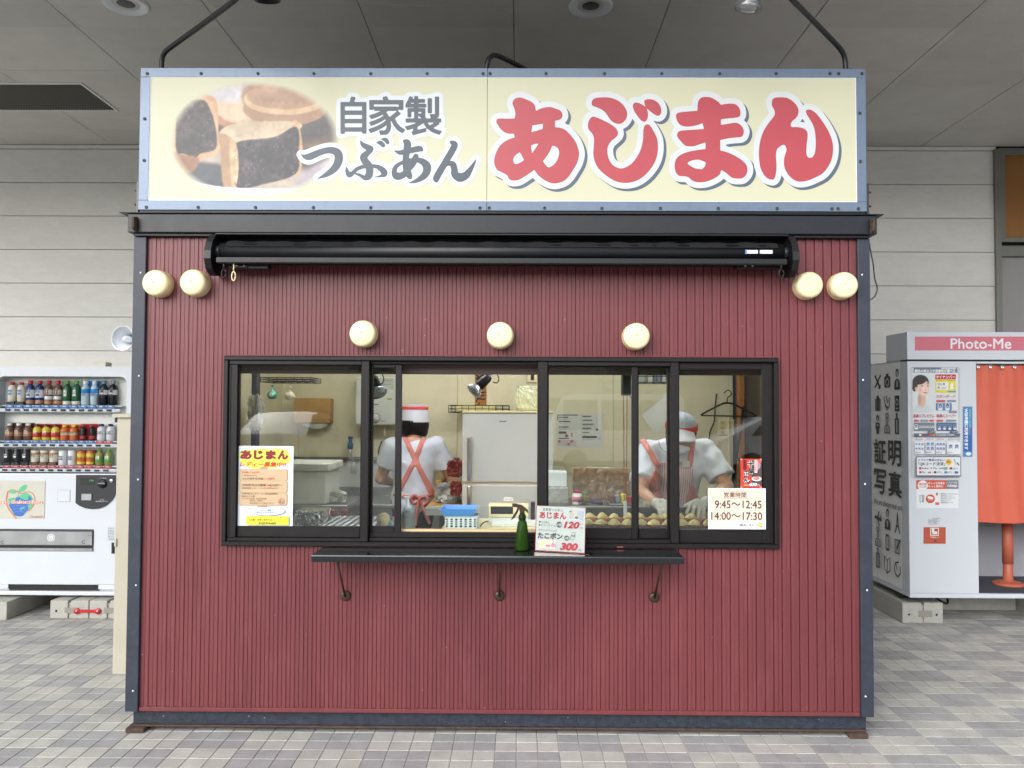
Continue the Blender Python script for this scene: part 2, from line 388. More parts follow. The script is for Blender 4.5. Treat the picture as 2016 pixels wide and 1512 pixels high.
# ------------------------------------------------------------------ flat print
_tc = {}
def textmesh(s_, bold=0, shear=0):
    k = (s_, round(bold, 3), shear)
    if k not in _tc and bold > .004:
        V0, F0 = textmesh(s_, 0, shear); VS = []; FS = []
        if len(V0):
            cl = np.unique(np.round(V0[:, 0], 3)); pad = bold + .03; x0, x1 = V0[:, 0].min() - pad, V0[:, 0].max() + pad
            gx, gy = field_grid((x0, V0[:, 1].min() - pad, x1, V0[:, 1].max() + pad), .022 if len(s_) < 8 else .03); GX, GY = np.meshgrid(gx, gy)
            D_ = np.full(GX.shape, 1e9); step = 24
            EC = {}
            for f in F0:
                for i in range(len(f)):
                    e = (f[i], f[(i + 1) % len(f)]); kk = (min(e), max(e)); EC[kk] = EC.get(kk, 0) + 1
            E_ = np.array([e for e, c_ in EC.items() if c_ == 1]); A_, B_ = V0[E_[:, 0]], V0[E_[:, 1]]
            for c0 in range(0, len(gx), step):   # columns of the line of text, each with the outlines near it
                sl = slice(c0, min(c0 + step, len(gx))); lo, hi = gx[sl][0] - .14, gx[sl][-1] + .14
                m_ = (np.maximum(A_[:, 0], B_[:, 0]) > lo) & (np.minimum(A_[:, 0], B_[:, 0]) < hi)
                if not m_.any(): continue
                X_, Y_ = GX[:, sl][..., None], GY[:, sl][..., None]; a, b_ = A_[m_], B_[m_]; d = b_ - a; L2 = (d * d).sum(1) + 1e-12
                t = np.clip(((X_ - a[:, 0]) * d[:, 0] + (Y_ - a[:, 1]) * d[:, 1]) / L2, 0, 1)
                dist = np.sqrt(((X_ - a[:, 0] - t * d[:, 0]) ** 2 + (Y_ - a[:, 1] - t * d[:, 1]) ** 2).min(-1))
                # parity along y needs only the outlines above and below the same column
                a2, b2 = A_, B_; m2 = (np.maximum(a2[:, 0], b2[:, 0]) >= gx[sl][0]) & (np.minimum(a2[:, 0], b2[:, 0]) <= gx[sl][-1]); a2, b2 = a2[m2], b2[m2]
                if len(a2):
                    cr = (a2[:, 0] > X_) != (b2[:, 0] > X_); dd = b2 - a2; dx = np.where(abs(dd[:, 0]) < 1e-9, 1e-9, dd[:, 0])
                    ins = (cr & (Y_ < dd[:, 1] * (X_ - a2[:, 0]) / dx + a2[:, 1])).sum(-1) % 2 == 1
                    dist[ins] *= -1
                D_[:, sl] = dist
            VS, FS = iso_mesh(D_, gx, gy, bold)
        _tc[k] = (np.array(VS).reshape(-1, 2), FS)
    if k not in _tc:
        c = bpy.data.curves.new('t', 'FONT'); c.body = s_; c.offset = bold; c.shear = shear; c.resolution_u = 3
        ob = bpy.data.objects.new('t', c); me = bpy.data.meshes.new_from_object(ob)
        V_ = np.array([v.co[:2] for v in me.vertices]) if len(me.vertices) else np.zeros((0, 2))
        F = [tuple(p.vertices) for p in me.polygons]
        bpy.data.objects.remove(ob); bpy.data.curves.remove(c); bpy.data.meshes.remove(me)
        _tc[k] = (V_, F)
    return _tc[k]

def parse(st):
    """'x,y x,y* ...' -> smooth closed outline, * marks a corner"""
    P = []; K = []
    for t in st.split():
        K.append(t.endswith('*')); x, y = t.rstrip('*').split(','); P.append(Vector((float(x), float(y))))
    n = len(P); out = []
    for i in range(n):
        j = (i + 1) % n
        p1, p2 = P[i], P[j]
        p0 = P[(i - 1) % n] if not K[i] else p1 * 2 - p2
        p3 = P[(j + 1) % n] if not K[j] else p2 * 2 - p1
        if K[i] and K[j]: out.append(p1); continue
        if K[i]: p0 = p1 + (p1 - p2) * .5
        if K[j]: p3 = p2 + (p2 - p1) * .5
        for q in range(5):
            t = q / 5
            out.append(.5 * (2 * p1 + (p2 - p0) * t + (2 * p0 - 5 * p1 + 4 * p2 - p3) * t * t + (3 * p1 - p0 - 3 * p2 + p3) * t ** 3))
    return np.array([[p.x, p.y] for p in out])

def field_grid(box, h):
    xs = np.arange(box[0], box[2] + h, h); ys = np.arange(box[1], box[3] + h, h)
    return xs, ys
def sdf_polys(polys, X, Y):
    """signed distance (negative inside, even-odd) of a set of closed outlines"""
    D = np.full(X.shape, 1e9); ins = np.zeros(X.shape, bool)
    for P in polys:
        for a, b_ in zip(P, np.roll(P, -1, 0)):
            d = b_ - a; L2 = d @ d + 1e-12
            t = np.clip(((X - a[0]) * d[0] + (Y - a[1]) * d[1]) / L2, 0, 1)
            D = np.minimum(D, (X - a[0] - t * d[0]) ** 2 + (Y - a[1] - t * d[1]) ** 2)
            c = (a[1] > Y) != (b_[1] > Y)
            if abs(d[1]) > 1e-12: ins ^= c & (X < d[0] * (Y - a[1]) / d[1] + a[0])
    D = np.sqrt(D); D[ins] *= -1
    return D
def sdf_edges(V_, F, X, Y):
    """same for a font mesh, from its boundary edges"""
    cnt = {}
    for f in F:
        for i in range(len(f)):
            e = (f[i], f[(i + 1) % len(f)]); k = (min(e), max(e)); cnt[k] = cnt.get(k, 0) + 1
    D = np.full(X.shape, 1e9); ins = np.zeros(X.shape, bool)
    for (i, j), c_ in cnt.items():
        if c_ != 1: continue
        a, b_ = V_[i], V_[j]; d = b_ - a; L2 = d @ d + 1e-12
        t = np.clip(((X - a[0]) * d[0] + (Y - a[1]) * d[1]) / L2, 0, 1)
        D = np.minimum(D, (X - a[0] - t * d[0]) ** 2 + (Y - a[1] - t * d[1]) ** 2)
        c = (a[1] > Y) != (b_[1] > Y)
        if abs(d[1]) > 1e-12: ins ^= c & (X < d[0] * (Y - a[1]) / d[1] + a[0])
    D = np.sqrt(D); D[ins] *= -1
    return D
def sdf_strokes(S, X, Y):
    D = np.full(X.shape, 1e9)
    for st in S:
        p = crv([Vector((a[0], a[1], a[2])) for a in st], 5)
        for a, b_ in zip(p[:-1], p[1:]):
            dx, dy = b_.x - a.x, b_.y - a.y; L2 = dx * dx + dy * dy + 1e-9
            t = np.clip(((X - a.x) * dx + (Y - a.y) * dy) / L2, 0, 1)
            D = np.minimum(D, np.hypot(X - a.x - t * dx, Y - a.y - t * dy) - (a.z + (b_.z - a.z) * t))
    return D
def iso_mesh(D, xs, ys, level=0):
    """filled region D<level as flat polygons: runs of full cells plus clipped border cells"""
    I = D < level; V_ = []; F = []
    full = I[:-1, :-1] & I[1:, :-1] & I[:-1, 1:] & I[1:, 1:]
    anyc = I[:-1, :-1] | I[1:, :-1] | I[:-1, 1:] | I[1:, 1:]
    ny, nx = full.shape
    def poly(ps):
        k = len(V_); V_.extend(ps); F.append(tuple(range(k, k + len(ps))))
    for j in range(ny):
        i = 0; row = full[j]
        while i < nx:
            if row[i]:
                e = i
                while e < nx and row[e]: e += 1
                poly([(xs[i], ys[j]), (xs[e], ys[j]), (xs[e], ys[j + 1]), (xs[i], ys[j + 1])]); i = e
            else: i += 1
    for j, i in zip(*np.nonzero(anyc & ~full)):
        cs = [(i, j), (i + 1, j), (i + 1, j + 1), (i, j + 1)]; ps = []
        for q in range(4):
            (a, b_), (c, d) = cs[q], cs[(q + 1) % 4]; da = D[b_, a] - level; dc = D[d, c] - level
            if da < 0: ps.append((xs[a], ys[b_]))
            if (da < 0) != (dc < 0):
                t = da / (da - dc); ps.append((xs[a] + (xs[c] - xs[a]) * t, ys[b_] + (ys[d] - ys[b_]) * t))
        if len(ps) >= 3: poly(ps)
    return V_, F

class Print:
    """coloured ink shapes on a flat sheet; drawn in the pixel box (x0,y0)-(x1,y1) of a zoomed view, placed as a real sheet w x h"""
    def __init__(s, box, w, h, step=.00022):
        s.b = box; s.w = w; s.h = h; s.V = []; s.F = []; s.col = []; s.lay = 0; s.step = step
    def uv(s, x, y): return ((x - s.b[0]) / (s.b[2] - s.b[0]) * s.w, -(y - s.b[1]) / (s.b[3] - s.b[1]) * s.h)
    def raw(s, pts, faces, col, new=True):
        s.lay += 1 if new else .3
        k = len(s.V); c = lin(col) if not isinstance(col, list) else None
        for p in pts: u, v = s.uv(*p); s.V.append((u, v, s.lay * s.step))
        for n_, f in enumerate(faces):
            s.F.append(tuple(i + k for i in f)); s.col.append(c if c else col[n_])
        return s
    def rect(s, x0, y0, x1, y1, col, r=0, new=True):
        if r <= 0: return s.raw([(x0, y0), (x1, y0), (x1, y1), (x0, y1)], [(0, 1, 2, 3)], col, new)
        pts = []
        for cx, cy, a0 in ((x1 - r, y0 + r, -90), (x1 - r, y1 - r, 0), (x0 + r, y1 - r, 90), (x0 + r, y0 + r, 180)):
            for q in range(5): a = math.radians(a0 + q * 22.5); pts.append((cx + r * math.cos(a), cy + r * math.sin(a)))
        return s.raw(pts, [tuple(range(len(pts)))], col, new)
    def ell(s, cx, cy, rx, ry, col, n=20, new=True, rot=0):
        pts = []
        for i in range(n):
            a = 2 * math.pi * i / n; x, y = rx * math.cos(a), ry * math.sin(a); c, q = math.cos(rot), math.sin(rot)
            pts.append((cx + x * c - y * q, cy + x * q + y * c))
        return s.raw(pts, [tuple(range(n))], col, new)
    def poly(s, st, col, new=True):
        P = parse(st) if isinstance(st, str) else st
        return s.raw([tuple(p) for p in P], [tuple(range(len(P)))], col, new)
    def line(s, pts, wd, col, sm=0, new=True):
        P = [Vector((a, b_)) for a, b_ in pts]
        if sm: P = [p.xy for p in crv([p.to_3d() for p in P], sm)]
        n = len(P); Ls = []; Rs = []
        for i, p in enumerate(P):
            t = (P[min(i + 1, n - 1)] - P[max(i - 1, 0)])
            d1 = (P[i] - P[i - 1]).normalized() if i else t.normalized(); t = t.normalized() if t.length > 1e-9 else d1
            q = Vector((-t.y, t.x)); k_ = wd / 2 / max(.45, abs(q.dot(Vector((-d1.y, d1.x)))))
            e = t * (wd * .3 * ((i == n - 1) - (i == 0)))
            Ls.append(p + e + q * k_); Rs.append(p + e - q * k_)
        s.raw(Ls + Rs, [(i, i + 1, n + i + 1, n + i) for i in range(n - 1)], col, new)
        return s
    def text(s, st, x0, y0, x1, y1, col, bold=0, rot=0, shear=0, new=True):
        V_, F = textmesh(st, bold, shear)
        if not len(V_): return s
        mn = V_.min(0); mx = V_.max(0); sz = np.maximum(mx - mn, 1e-3); pts = []
        for p in V_:
            a, c = (p - mn) / sz
            if rot == 90: pts.append((x0 + c * (x1 - x0), y0 + a * (y1 - y0)))
            else: pts.append((x0 + a * (x1 - x0), y1 - c * (y1 - y0)))
        return s.raw(pts, F, col, new)
    def iso(s, D, xs, ys, level, col, dx=0, dy=0):
        V_, F = iso_mesh(D, xs, ys, level)
        return s.raw([(x + dx, y + dy) for x, y in V_], F, col)
    def photo(s, x0, y0, x1, y1, nx, ny, fn, mask=None):
        """fn(X,Y)->rgb 0-255 arrays in the box; one small quad per cell"""
        xs = np.linspace(x0, x1, nx + 1); ys = np.linspace(y0, y1, ny + 1)
        X, Y = np.meshgrid((xs[:-1] + xs[1:]) / 2, (ys[:-1] + ys[1:]) / 2)
        Rr = np.clip(np.stack(fn(X, Y), -1) / 255., 0, 1); Rr = np.where(Rr <= .04045, Rr / 12.92, ((Rr + .055) / 1.055) ** 2.4)
        pts = [(x, y) for y in ys for x in xs]; F = []; cols = []
        for j in range(ny):
            for i in range(nx):
                if mask is not None and not mask(X[j, i], Y[j, i]): continue
                a = j * (nx + 1) + i; F.append((a, a + 1, a + nx + 2, a + nx + 1)); cols.append(tuple(Rr[j, i]))
        return s.raw(pts, F, cols)
    def build(s, name, org, u=(1, 0, 0), v=(0, 0, 1), parent=None, m='print', back=None, tilt=None, **kw):
        """org: the sheet's top left corner; u to the right, v up; ink rises along u x v... towards the viewer"""
        O = Vector(org); U = Vector(u).normalized(); W = Vector(v).normalized(); N = U.cross(W).normalized()
        A = np.array(s.V); base = np.array(O) + A[:, :1] * np.array(U) + A[:, 1:2] * np.array(W) + A[:, 2:] * np.array(N)
        cols = list(s.col); F = list(s.F); V_ = base
        if back:   # a sheet of real thickness behind the ink
            t = back; q = []
            for zz in (0, -t):
                for (a, b_) in ((0, 0), (s.w, 0), (s.w, -s.h), (0, -s.h)): q.append(np.array(O + U * a + W * b_ + N * zz))
            k = len(V_); V_ = np.vstack([V_, np.array(q)])
            for f in ((4, 5, 6, 7), (0, 4, 7, 3), (1, 2, 6, 5), (0, 1, 5, 4), (3, 7, 6, 2), (0, 3, 2, 1)):
                F.append(tuple(i + k for i in f)); cols.append(lin('c9c9c4'))
        c = (V_.min(0) + V_.max(0)) / 2
        me = bpy.data.meshes.new(name); me.from_pydata((V_ - c).tolist(), [], F)
        at_ = me.attributes.new('ink', 'FLOAT_COLOR', 'CORNER')
        rep = np.repeat(np.array(cols), [len(f) for f in F], axis=0)
        at_.data.foreach_set('color', np.hstack([rep, np.ones((len(rep), 1))]).astype(np.float32).ravel())
        me.materials.append(M[m]); me.update()
        return link(me, name, c, parent, **kw)

# ------------------------------------------------------------------ soft bodies from distance fields
def sv(*p): return np.array(p, dtype=float)
def cap(P, a, b_, r1, r2, sc=None):
    a = sv(*a); b_ = sv(*b_); d = b_ - a; L2 = d @ d + 1e-9
    if sc is not None:
        sc = sv(*sc); Q = [(P[i] - a[i]) / sc[i] for i in range(3)]; d = d / sc; L2 = d @ d + 1e-9
        t = np.clip((Q[0] * d[0] + Q[1] * d[1] + Q[2] * d[2]) / L2, 0, 1)
        return (np.sqrt(sum((Q[i] - t * d[i]) ** 2 for i in range(3))) - (r1 + (r2 - r1) * t)) * sc.min()
    t = np.clip(sum((P[i] - a[i]) * d[i] for i in range(3)) / L2, 0, 1)
    return np.sqrt(sum((P[i] - a[i] - t * d[i]) ** 2 for i in range(3))) - (r1 + (r2 - r1) * t)
def elp(P, c, r):
    q = [(P[i] - c[i]) / r[i] for i in range(3)]; k = np.sqrt(sum(x * x for x in q)) + 1e-9
    return (k - 1) * min(r) * 1.0
def smin(a, b_, k=.03):
    h_ = np.clip(.5 + .5 * (b_ - a) / k, 0, 1)
    return b_ + (a - b_) * h_ - k * h_ * (1 - h_)
def wob(P, s_, a):
    """fold-like ripple"""
    return a * (np.sin(P[0] * s_ + 1.3 * np.sin(P[2] * s_ * .6)) * np.sin(P[2] * s_ * .7 + P[1] * s_ * .8 + .6))
def nets(fn, lo, hi, h, mname, name, parent=None, stripe=None, **kw):
    ax = [np.arange(lo[i], hi[i] + h, h) for i in range(3)]
    P = np.meshgrid(*ax, indexing='ij'); D = fn(P)
    for a in range(3):   # close at the box
        sl = [slice(None)] * 3
        for e in (0, -1):
            sl[a] = e; D[tuple(sl)] = np.maximum(D[tuple(sl)], h)
    n = D.shape; ins = D < 0
    idx = -np.ones((n[0] - 1, n[1] - 1, n[2] - 1), int)
    acc = np.zeros(idx.shape + (3,)); cnt = np.zeros(idx.shape)
    G = np.stack(P, -1)
    cor = [(i, j, k) for i in (0, 1) for j in (0, 1) for k in (0, 1)]
    def sub(A, c): return A[c[0]:n[0] - 1 + c[0], c[1]:n[1] - 1 + c[1], c[2]:n[2] - 1 + c[2]]
    for c1 in cor:
        for a in range(3):
            if c1[a] == 0:
                c2 = list(c1); c2[a] = 1; c2 = tuple(c2)
                d1, d2 = sub(D, c1), sub(D, c2); m_ = (d1 < 0) != (d2 < 0)
                t = np.where(m_, d1 / np.where(m_, d1 - d2, 1), 0)
                p = sub(G, c1) + t[..., None] * (sub(G, c2) - sub(G, c1))
                acc += np.where(m_[..., None], p, 0); cnt += m_
    has = cnt > 0; idx[has] = np.arange(has.sum()); V_ = acc[has] / cnt[has][:, None]
    F = []
    for a in range(3):
        b_, c = (a + 1) % 3, (a + 2) % 3
        s0 = [slice(1, -1)] * 3; s0[a] = slice(0, -1); s1 = list(s0); s1[a] = slice(1, None)
        i0 = ins[tuple(s0)]; i1 = ins[tuple(s1)]; m_ = i0 != i1
        q = np.argwhere(m_); q[:, b_] += 1; q[:, c] += 1
        fl = i0[m_]
        def ID(db, dc):
            r = q.copy(); r[:, b_] += db; r[:, c] += dc
            return idx[r[:, 0], r[:, 1], r[:, 2]]
        quad = np.stack([ID(-1, -1), ID(0, -1), ID(0, 0), ID(-1, 0)], 1)
        quad[~fl] = quad[~fl][:, ::-1]
        F.append(quad)
    F = np.vstack(F); F = F[(F >= 0).all(1)]
    c = (V_.min(0) + V_.max(0)) / 2
    me = bpy.data.meshes.new(name); me.from_pydata((V_ - c).tolist(), [], F.tolist())
    me.materials.append(M[mname]); me.polygons.foreach_set('use_smooth', [True] * len(F))
    if stripe is not None:
        a_ = me.attributes.new('stripe', 'FLOAT', 'POINT'); a_.data.foreach_set('value', stripe(V_).astype(np.float32))
    me.update()
    return link(me, name, c, parent, **kw)

# ================================================================== GROUND
g = MB().mt('asphalt').box(-400, 400, -400, 400, -.3, -.030)
g.build('ground', kind='structure')
pave = MB().mt('grout').box(-7, 8, -2.6, 3.3, -.029, -.0035).build('pavement', kind='structure')
RI = ROT.inverted()
def proj(p):
    v = RI @ (Vector(p) - Vector((0, -CAMD, CAMH)))
    if v.z > -.1: return None
    return (1008 - FPX * v.x / v.z, 756 + FPX * v.y / v.z, -v.z)
tl = []
for r in range(-26, 32):
    for c in range(-50, 78):
        x = -1.6 + .1 * c; y = .02 + .1 * r
        if y > 3.2 or (-1.88 < x < 1.6 and .2 < y < 2.3): continue
        dark = (math.floor(r / 2) + math.floor(c / 3)) % 2 == 1
        q = proj((x + .05, y + .05, 0)); vis = q and -30 < q[0] < 2046 and q[1] < 1535
        tl.append((q[2] if vis else 99, x, y, dark))
tl.sort()
tme = {}
for nm in ('tile_light', 'tile_dark'):
    t = MB().mt(nm).box(-.0475, .0475, -.0475, .0475, -.006, 0, .0014)
    ob = t.build('tile'); tme[nm] = ob.data; bpy.data.objects.remove(ob)
for k, (d_, x, y, dk) in enumerate(tl[:300]):
    ob = link(tme['tile_dark' if dk else 'tile_light'], 'tile', (x + .05, y + .05, -.003 - random.random() * .0006), pave)
rest = MB()
for d_, x, y, dk in tl[300:]:
    z = -random.random() * .0006
    rest.mt('tile_dark' if dk else 'tile_light').add([(x + .0027, y + .0027, z), (x + .0973, y + .0027, z), (x + .0973, y + .0973, z), (x + .0027, y + .0973, z), (x + .0015, y + .0015, -.005), (x + .0985, y + .0015, -.005), (x + .0985, y + .0985, -.005), (x + .0015, y + .0985, -.005)], [(0, 1, 2, 3), (0, 4, 5, 1), (1, 5, 6, 2), (2, 6, 7, 3), (3, 7, 4, 0)])
rest.build('tile', parent=pave, kind='stuff')
# parking bay lines on the asphalt
for k in range(7):
    MB().mt('paint_line').box(-12 + k * 3.6, -11.88 + k * 3.6, -21, -15.6, -.029, -.026).build('parking_line', kind='structure')

# ================================================================== STORE WALL AND CANOPY CEILING
WY = 3.15
CZ = CAMH + 2.37
store = thing('store_building', (0, WY, 0), 'pale grey store front with horizontal siding boards and a tall framed window', 'building')
MB().mt('siding_dark').box(-9, 4.30, WY + .03, WY + .25, 0, CZ).build('wall_core', parent=store)
zs = [at(150, y, WY).z for y in (294, 359.5, 426, 491.8, 558)]
pitch = (zs[0] - zs[-1]) / 4
z = zs[0]
while z > .25:
    MB().mt('siding').box(-9, 4.275, WY, WY + .03, max(z - pitch + .0045, .2), z, .004).build('siding_board', parent=store)
    z -= pitch
MB().mt('siding').box(-9, 4.275, WY - .012, WY + .03, zs[0] + .006, CZ - .004, .003).build('top_trim', parent=store)
MB().mt('concrete').box(-9, 9, WY - .02, WY + .03, -.02, .195, .004).build('plinth', parent=store)
def px2(x, y, Y): p = at(x, y, Y); return p.x, p.z
# tall window at the right
X0 = at(1958, 450, WY).x; zt = CZ
wf = MB().mt('alu_grey'); wf.box(X0 - .005, X0 + .045, WY - .03, WY + .1, .2, zt - .03, .004)
wf.mt('black').box(X0 + .045, 9, WY + .06, WY + .1, .2, zt)
wf.mt('alu_grey')
z1 = at(1990, 292, WY).z; z2 = at(1990, 305, WY).z; z3 = at(1990, 468, WY).z; z4 = at(1990, 477, WY).z; z5 = at(1990, 484, WY).z; z6 = at(1990, 505, WY).z
xg = at(1979, 400, WY).x
wf.box(X0 + .047, 9, WY - .012, WY + .055, z2, z1, .003); wf.box(X0 + .047, xg, WY - .01, WY + .055, z3, z2 - .001, .003)
wf.box(X0 + .047, 9, WY - .014, WY + .055, z4, z3 - .001, .003); wf.box(X0 + .047, 9, WY - .012, WY + .055, z6, z5, .003)
wf.box(X0 + .047, X0 + .06, WY, WY + .055, .2, z6 - .001, .002)
for xx in (6.2, 8.0): wf.box(xx, xx + .09, WY - .011, WY + .055, .2, z2 + .002, .003)
win = wf.build('window', parent=store)
MB().mt('store_orange').box(xg + .001, 9, WY + .03, WY + .036, z3 + .001, z2 - .001).build('pane', parent=win)
MB().mt('store_grey').box(X0 + .062, 9, WY + .03, WY + .036, .2, z6 - .002).build('pane', parent=win)

ceil = MB().mt('ceiling_joint').box(-9.2, 9.2, -1.3, WY + .25, CZ + .012, CZ + .35).build('ceiling', kind='structure')
MB().mt('alu_grey').box(-9.2, 9.2, -1.34, -1.302, CZ - .03, CZ + .42, .01).build('canopy_edge', parent=ceil)
vx1 = atz(235, 217.7, CZ).x; vy0 = atz(200, 162.6, CZ).y; vy1 = atz(235, 217.7, CZ).y; vx0 = vx1 - 2.4
va = atz(164, 162.6, CZ).x
ys = [-1.3, -1.16, -.25, .66, 1.572, 2.478, WY - .002]
for j in range(len(ys) - 1):
    for i in range(-10, 10):
        xa = -.036 + .911 * i; xb = xa + .911; e = .0025
        ya, yb = ys[j] + .0012, ys[j + 1] - .0012
        if xb > vx0 and xa < vx1 and yb > vy0 and ya < vy1:   # cut round the grille
            for (p0, p1, q0, q1) in ((xa, xb, ya, min(vy0, yb)), (xa, xb, max(vy1, ya), yb), (xa, min(vx0, xb), max(ya, vy0), min(yb, vy1)), (max(vx1, xa), xb, max(ya, vy0), min(yb, vy1))):
                if p1 - p0 > .02 and q1 - q0 > .02: MB().mt('ceiling_panel').box(p0 + e, p1 - e, q0, q1, CZ, CZ + .01).build('ceiling_panel', parent=ceil)
        else:
            MB().mt('ceiling_panel').box(xa + e, xb - e, ya, yb, CZ, CZ + .01, .001).build('ceiling_panel', parent=ceil)
vent = thing('ceiling_vent', (vx1 - .5, (vy0 + vy1) / 2, CZ), 'long dark slotted air grille with a pale rim set into the canopy ceiling', 'vent')
f = MB().mt('white_inner')
f.box(vx0, vx1, vy0, vy0 + .02, CZ - .008, CZ + .008, .002); f.box(vx0, vx1, vy1 - .02, vy1, CZ - .008, CZ + .008, .002)
f.box(vx1 - .02, vx1, vy0 + .021, vy1 - .021, CZ - .008, CZ + .008, .002); f.box(vx0, vx0 + .02, vy0 + .021, vy1 - .021, CZ - .008, CZ + .008, .002)
f.build('rim', parent=vent)
MB().mt('black').box(vx0 + .02, vx1 - .02, vy0 + .02, vy1 - .02, CZ + .0095, CZ + .0115).build('backing', parent=vent)
sl = MB().mt('alu_grey').box(-.003, .003, vy0 + .021, vy1 - .021, CZ - .006, CZ + .008, 0, Matrix.Rotation(.5, 3, 'Y')).build('slat')
sx = vx0 + .035; first = True
while sx < vx1 - .03:
    o_ = sl if first else sl.copy()
    if not first: C.objects.link(o_)
    o_.parent = vent; o_.location = Vector((sx, (vy0 + vy1) / 2, CZ + .001)) - Vector(vent.location); first = False
    sx += .0215
def downlight(px, py, lab):
    p = atz(px, py, CZ)
    t = thing('ceiling_light', (p.x, p.y, CZ - .012), lab, 'ceiling light', 'round downlights in the canopy ceiling')
    MB().mt('white_paint').lathe([(.132, .001), (.128, -.008), (.112, -.010), (.098, -.004), (.082, .001), (.060, .006), (.060, .0105)], (p.x, p.y, CZ - .002), n=36, caps=False).build('trim', parent=t)
    MB().mt('dark_steel').lathe([(.058, -.001), (.05, -.0045), (.02, -.006), (0, -.006)], (p.x, p.y, CZ + .004), n=24).build('lamp_glass', parent=t)
downlight(248, 8, 'round white recessed downlight at the left, above the left lamp arm of the sign')
downlight(1163, 12, 'round white recessed downlight above the middle of the canopy, near the centre')

# ================================================================== KIOSK
KL, KR, KZ0, KZ1, KB = -1.921, 1.740, .105, 2.449, 2.42
kiosk = thing('food_kiosk', (-.09, 0, 0), 'maroon ribbed food kiosk with dark steel frame and a wide service window', 'kiosk')
WX0, WX1, WZ0, WZ1 = -1.4556, 1.2815, .9187, 1.8545   # window opening outer edge
def sheet(x0, x1, z0, z1):
    """ribbed steel cladding, one sheet"""
    per = .0424; mb = MB().mt('cladding'); prof = []
    k = math.floor((x0 - KL) / per); x = KL + k * per
    while x < x1:
        for dx, dy in ((0, .011), (.0014, .011), (.002, .0), (.0205, 0), (.0218, .0042), (.0408, .0042), (.0418, .011)):
            xx = x + dx
            if x0 <= xx <= x1: prof.append((xx, dy))
        x += per
    prof = [(x0, prof[0][1])] + prof + [(x1, prof[-1][1])]
    vs = []; fs = []
    for xx, dy in prof: vs += [(xx, dy, z0), (xx, dy, z1)]
    for i in range(len(prof) - 1): fs.append((2 * i, 2 * i + 2, 2 * i + 3, 2 * i + 1))
    k = len(vs); vs += [(x0, .02, z0), (x1, .02, z0), (x1, .02, z1), (x0, .02, z1)]; fs.append((k, k + 1, k + 2, k + 3))
    mb.add(vs, fs); return mb.build('cladding_sheet', parent=kiosk)
IL, IR = KL + .064, KR - .062
sheet(IL, WX0 - .001, .125, 2.448); sheet(WX1 + .001, IR, .125, 2.448)
cuts = [WX0, -.79, -.12, .57, WX1]
for a_, b_ in zip(cuts[:-1], cuts[1:]):
    sheet(a_ + .0004, b_ - .0004, WZ1 + .001, 2.448); sheet(a_ + .0004, b_ - .0004, .125, WZ0 - .001)
MB().mt('cladding').box(IL, IR, -.006, .012, .104, .1245, .003).build('bottom_trim', parent=kiosk)
MB().mt('cladding').box(WX0 - .0, WX1, -.012, .004, WZ1 + .001, WZ1 + .008, .001).build('window_flashing', parent=kiosk)
for x0, x1, ry in ((KL, IL - .001, 0), (IR + .001, KR, 0)):
    pst = MB().mt('navy_steel').box(x0, x1, -.014, .05, KZ0, KZ1, .004).build('corner_post', parent=kiosk)
    ys_ = (537, 740, 944, 1152, 1360) if x0 < 0 else (541, 748, 953, 1162, 1371)
    pxs = (277, 274, 272, 268, 262) if x0 < 0 else (1697, 1699, 1703, 1707, 1704)
    for yy, xx in zip(ys_, pxs):
        p = at(xx, yy, -.014)
        MB().mt('plastic_white').lathe([(.0052, 0), (.004, .003), (0, .004)], (p.x, -.0145, p.z), (0, -1, 0), 8).build('rivet', parent=pst)
# side, back and roof shell
for nm, bx_ in (('side_wall', (KL, KL + .03, .052, KB - .03, KZ0, 2.56)), ('side_wall', (KR - .03, KR, .052, 1.55, KZ0, 2.56)),
                ('side_wall', (KR - .03, KR, 2.06, KB - .03, KZ0, 2.56)), ('side_wall', (KR - .03, KR, 1.5505, 2.0595, 2.05, 2.56)),
                ('outer_back', (KL, KR, KB - .029, KB, KZ0, 2.56)), ('roof', (KL - .02, KR + .02, .10, KB + .02, 2.562, 2.60)), ('floor', (KL + .031, KR - .031, .052, KB - .03, KZ0, .14))):
    MB().mt({'roof': 'navy_steel', 'floor': 'inner_floor'}.get(nm, 'navy_steel')).box(*bx_, .002).build(nm, parent=kiosk)
MB().mt('black').box(KR - .029, KR - .012, 1.552, 2.058, .142, 2.048, .002).build('side_door', parent=kiosk)
# base beam on packing blocks
MB().mt('rust_black').box(-1.895, 1.715, .02, .1, .034, .103, .004).build('base_beam', parent=kiosk)
MB().mt('rust').box(-1.895, 1.715, .012, .1, .024, .033, .002).build('beam_flange', parent=kiosk)
for xx in (-1.873, 1.667):
    MB().mt('rust').box(xx - .045, xx + .045, -.012, .11, 0, .0235, .004).build('support_foot', parent=kiosk)
for xx in (-1.83, 1.66):
    MB().mt('rust').box(xx - .05, xx + .05, 2.2, 2.35, 0, .1045, .004).build('support_foot', parent=kiosk)
# fascia channel
fa = MB().mt('black_steel'); fa.box(-1.935, 1.760, -.05, .1, 2.462, 2.556, .004); fa.box(-1.915, 1.735, -.03, .1, 2.449, 2.4615, .002)
fa.box(-1.972, 1.790, -.062, .12, 2.5565, 2.5605, .001)
fascia = fa.build('fascia_beam', parent=kiosk)
for px_, py_ in ((268, 441), (1714, 446)):
    p = at(px_, py_, -.05); t = MB().mt('rust')
    t.prism([(p.x - .005, -.052, p.z - .038), (p.x - .005, -.085, p.z - .028), (p.x - .005, -.085, p.z + .026), (p.x - .005, -.052, p.z + .036)], (.011, 0, 0))
    t.cyl((p.x - .008, -.07, p.z), (p.x + .009, -.07, p.z), .006, 8)
    t.build('lifting_lug', parent=kiosk)

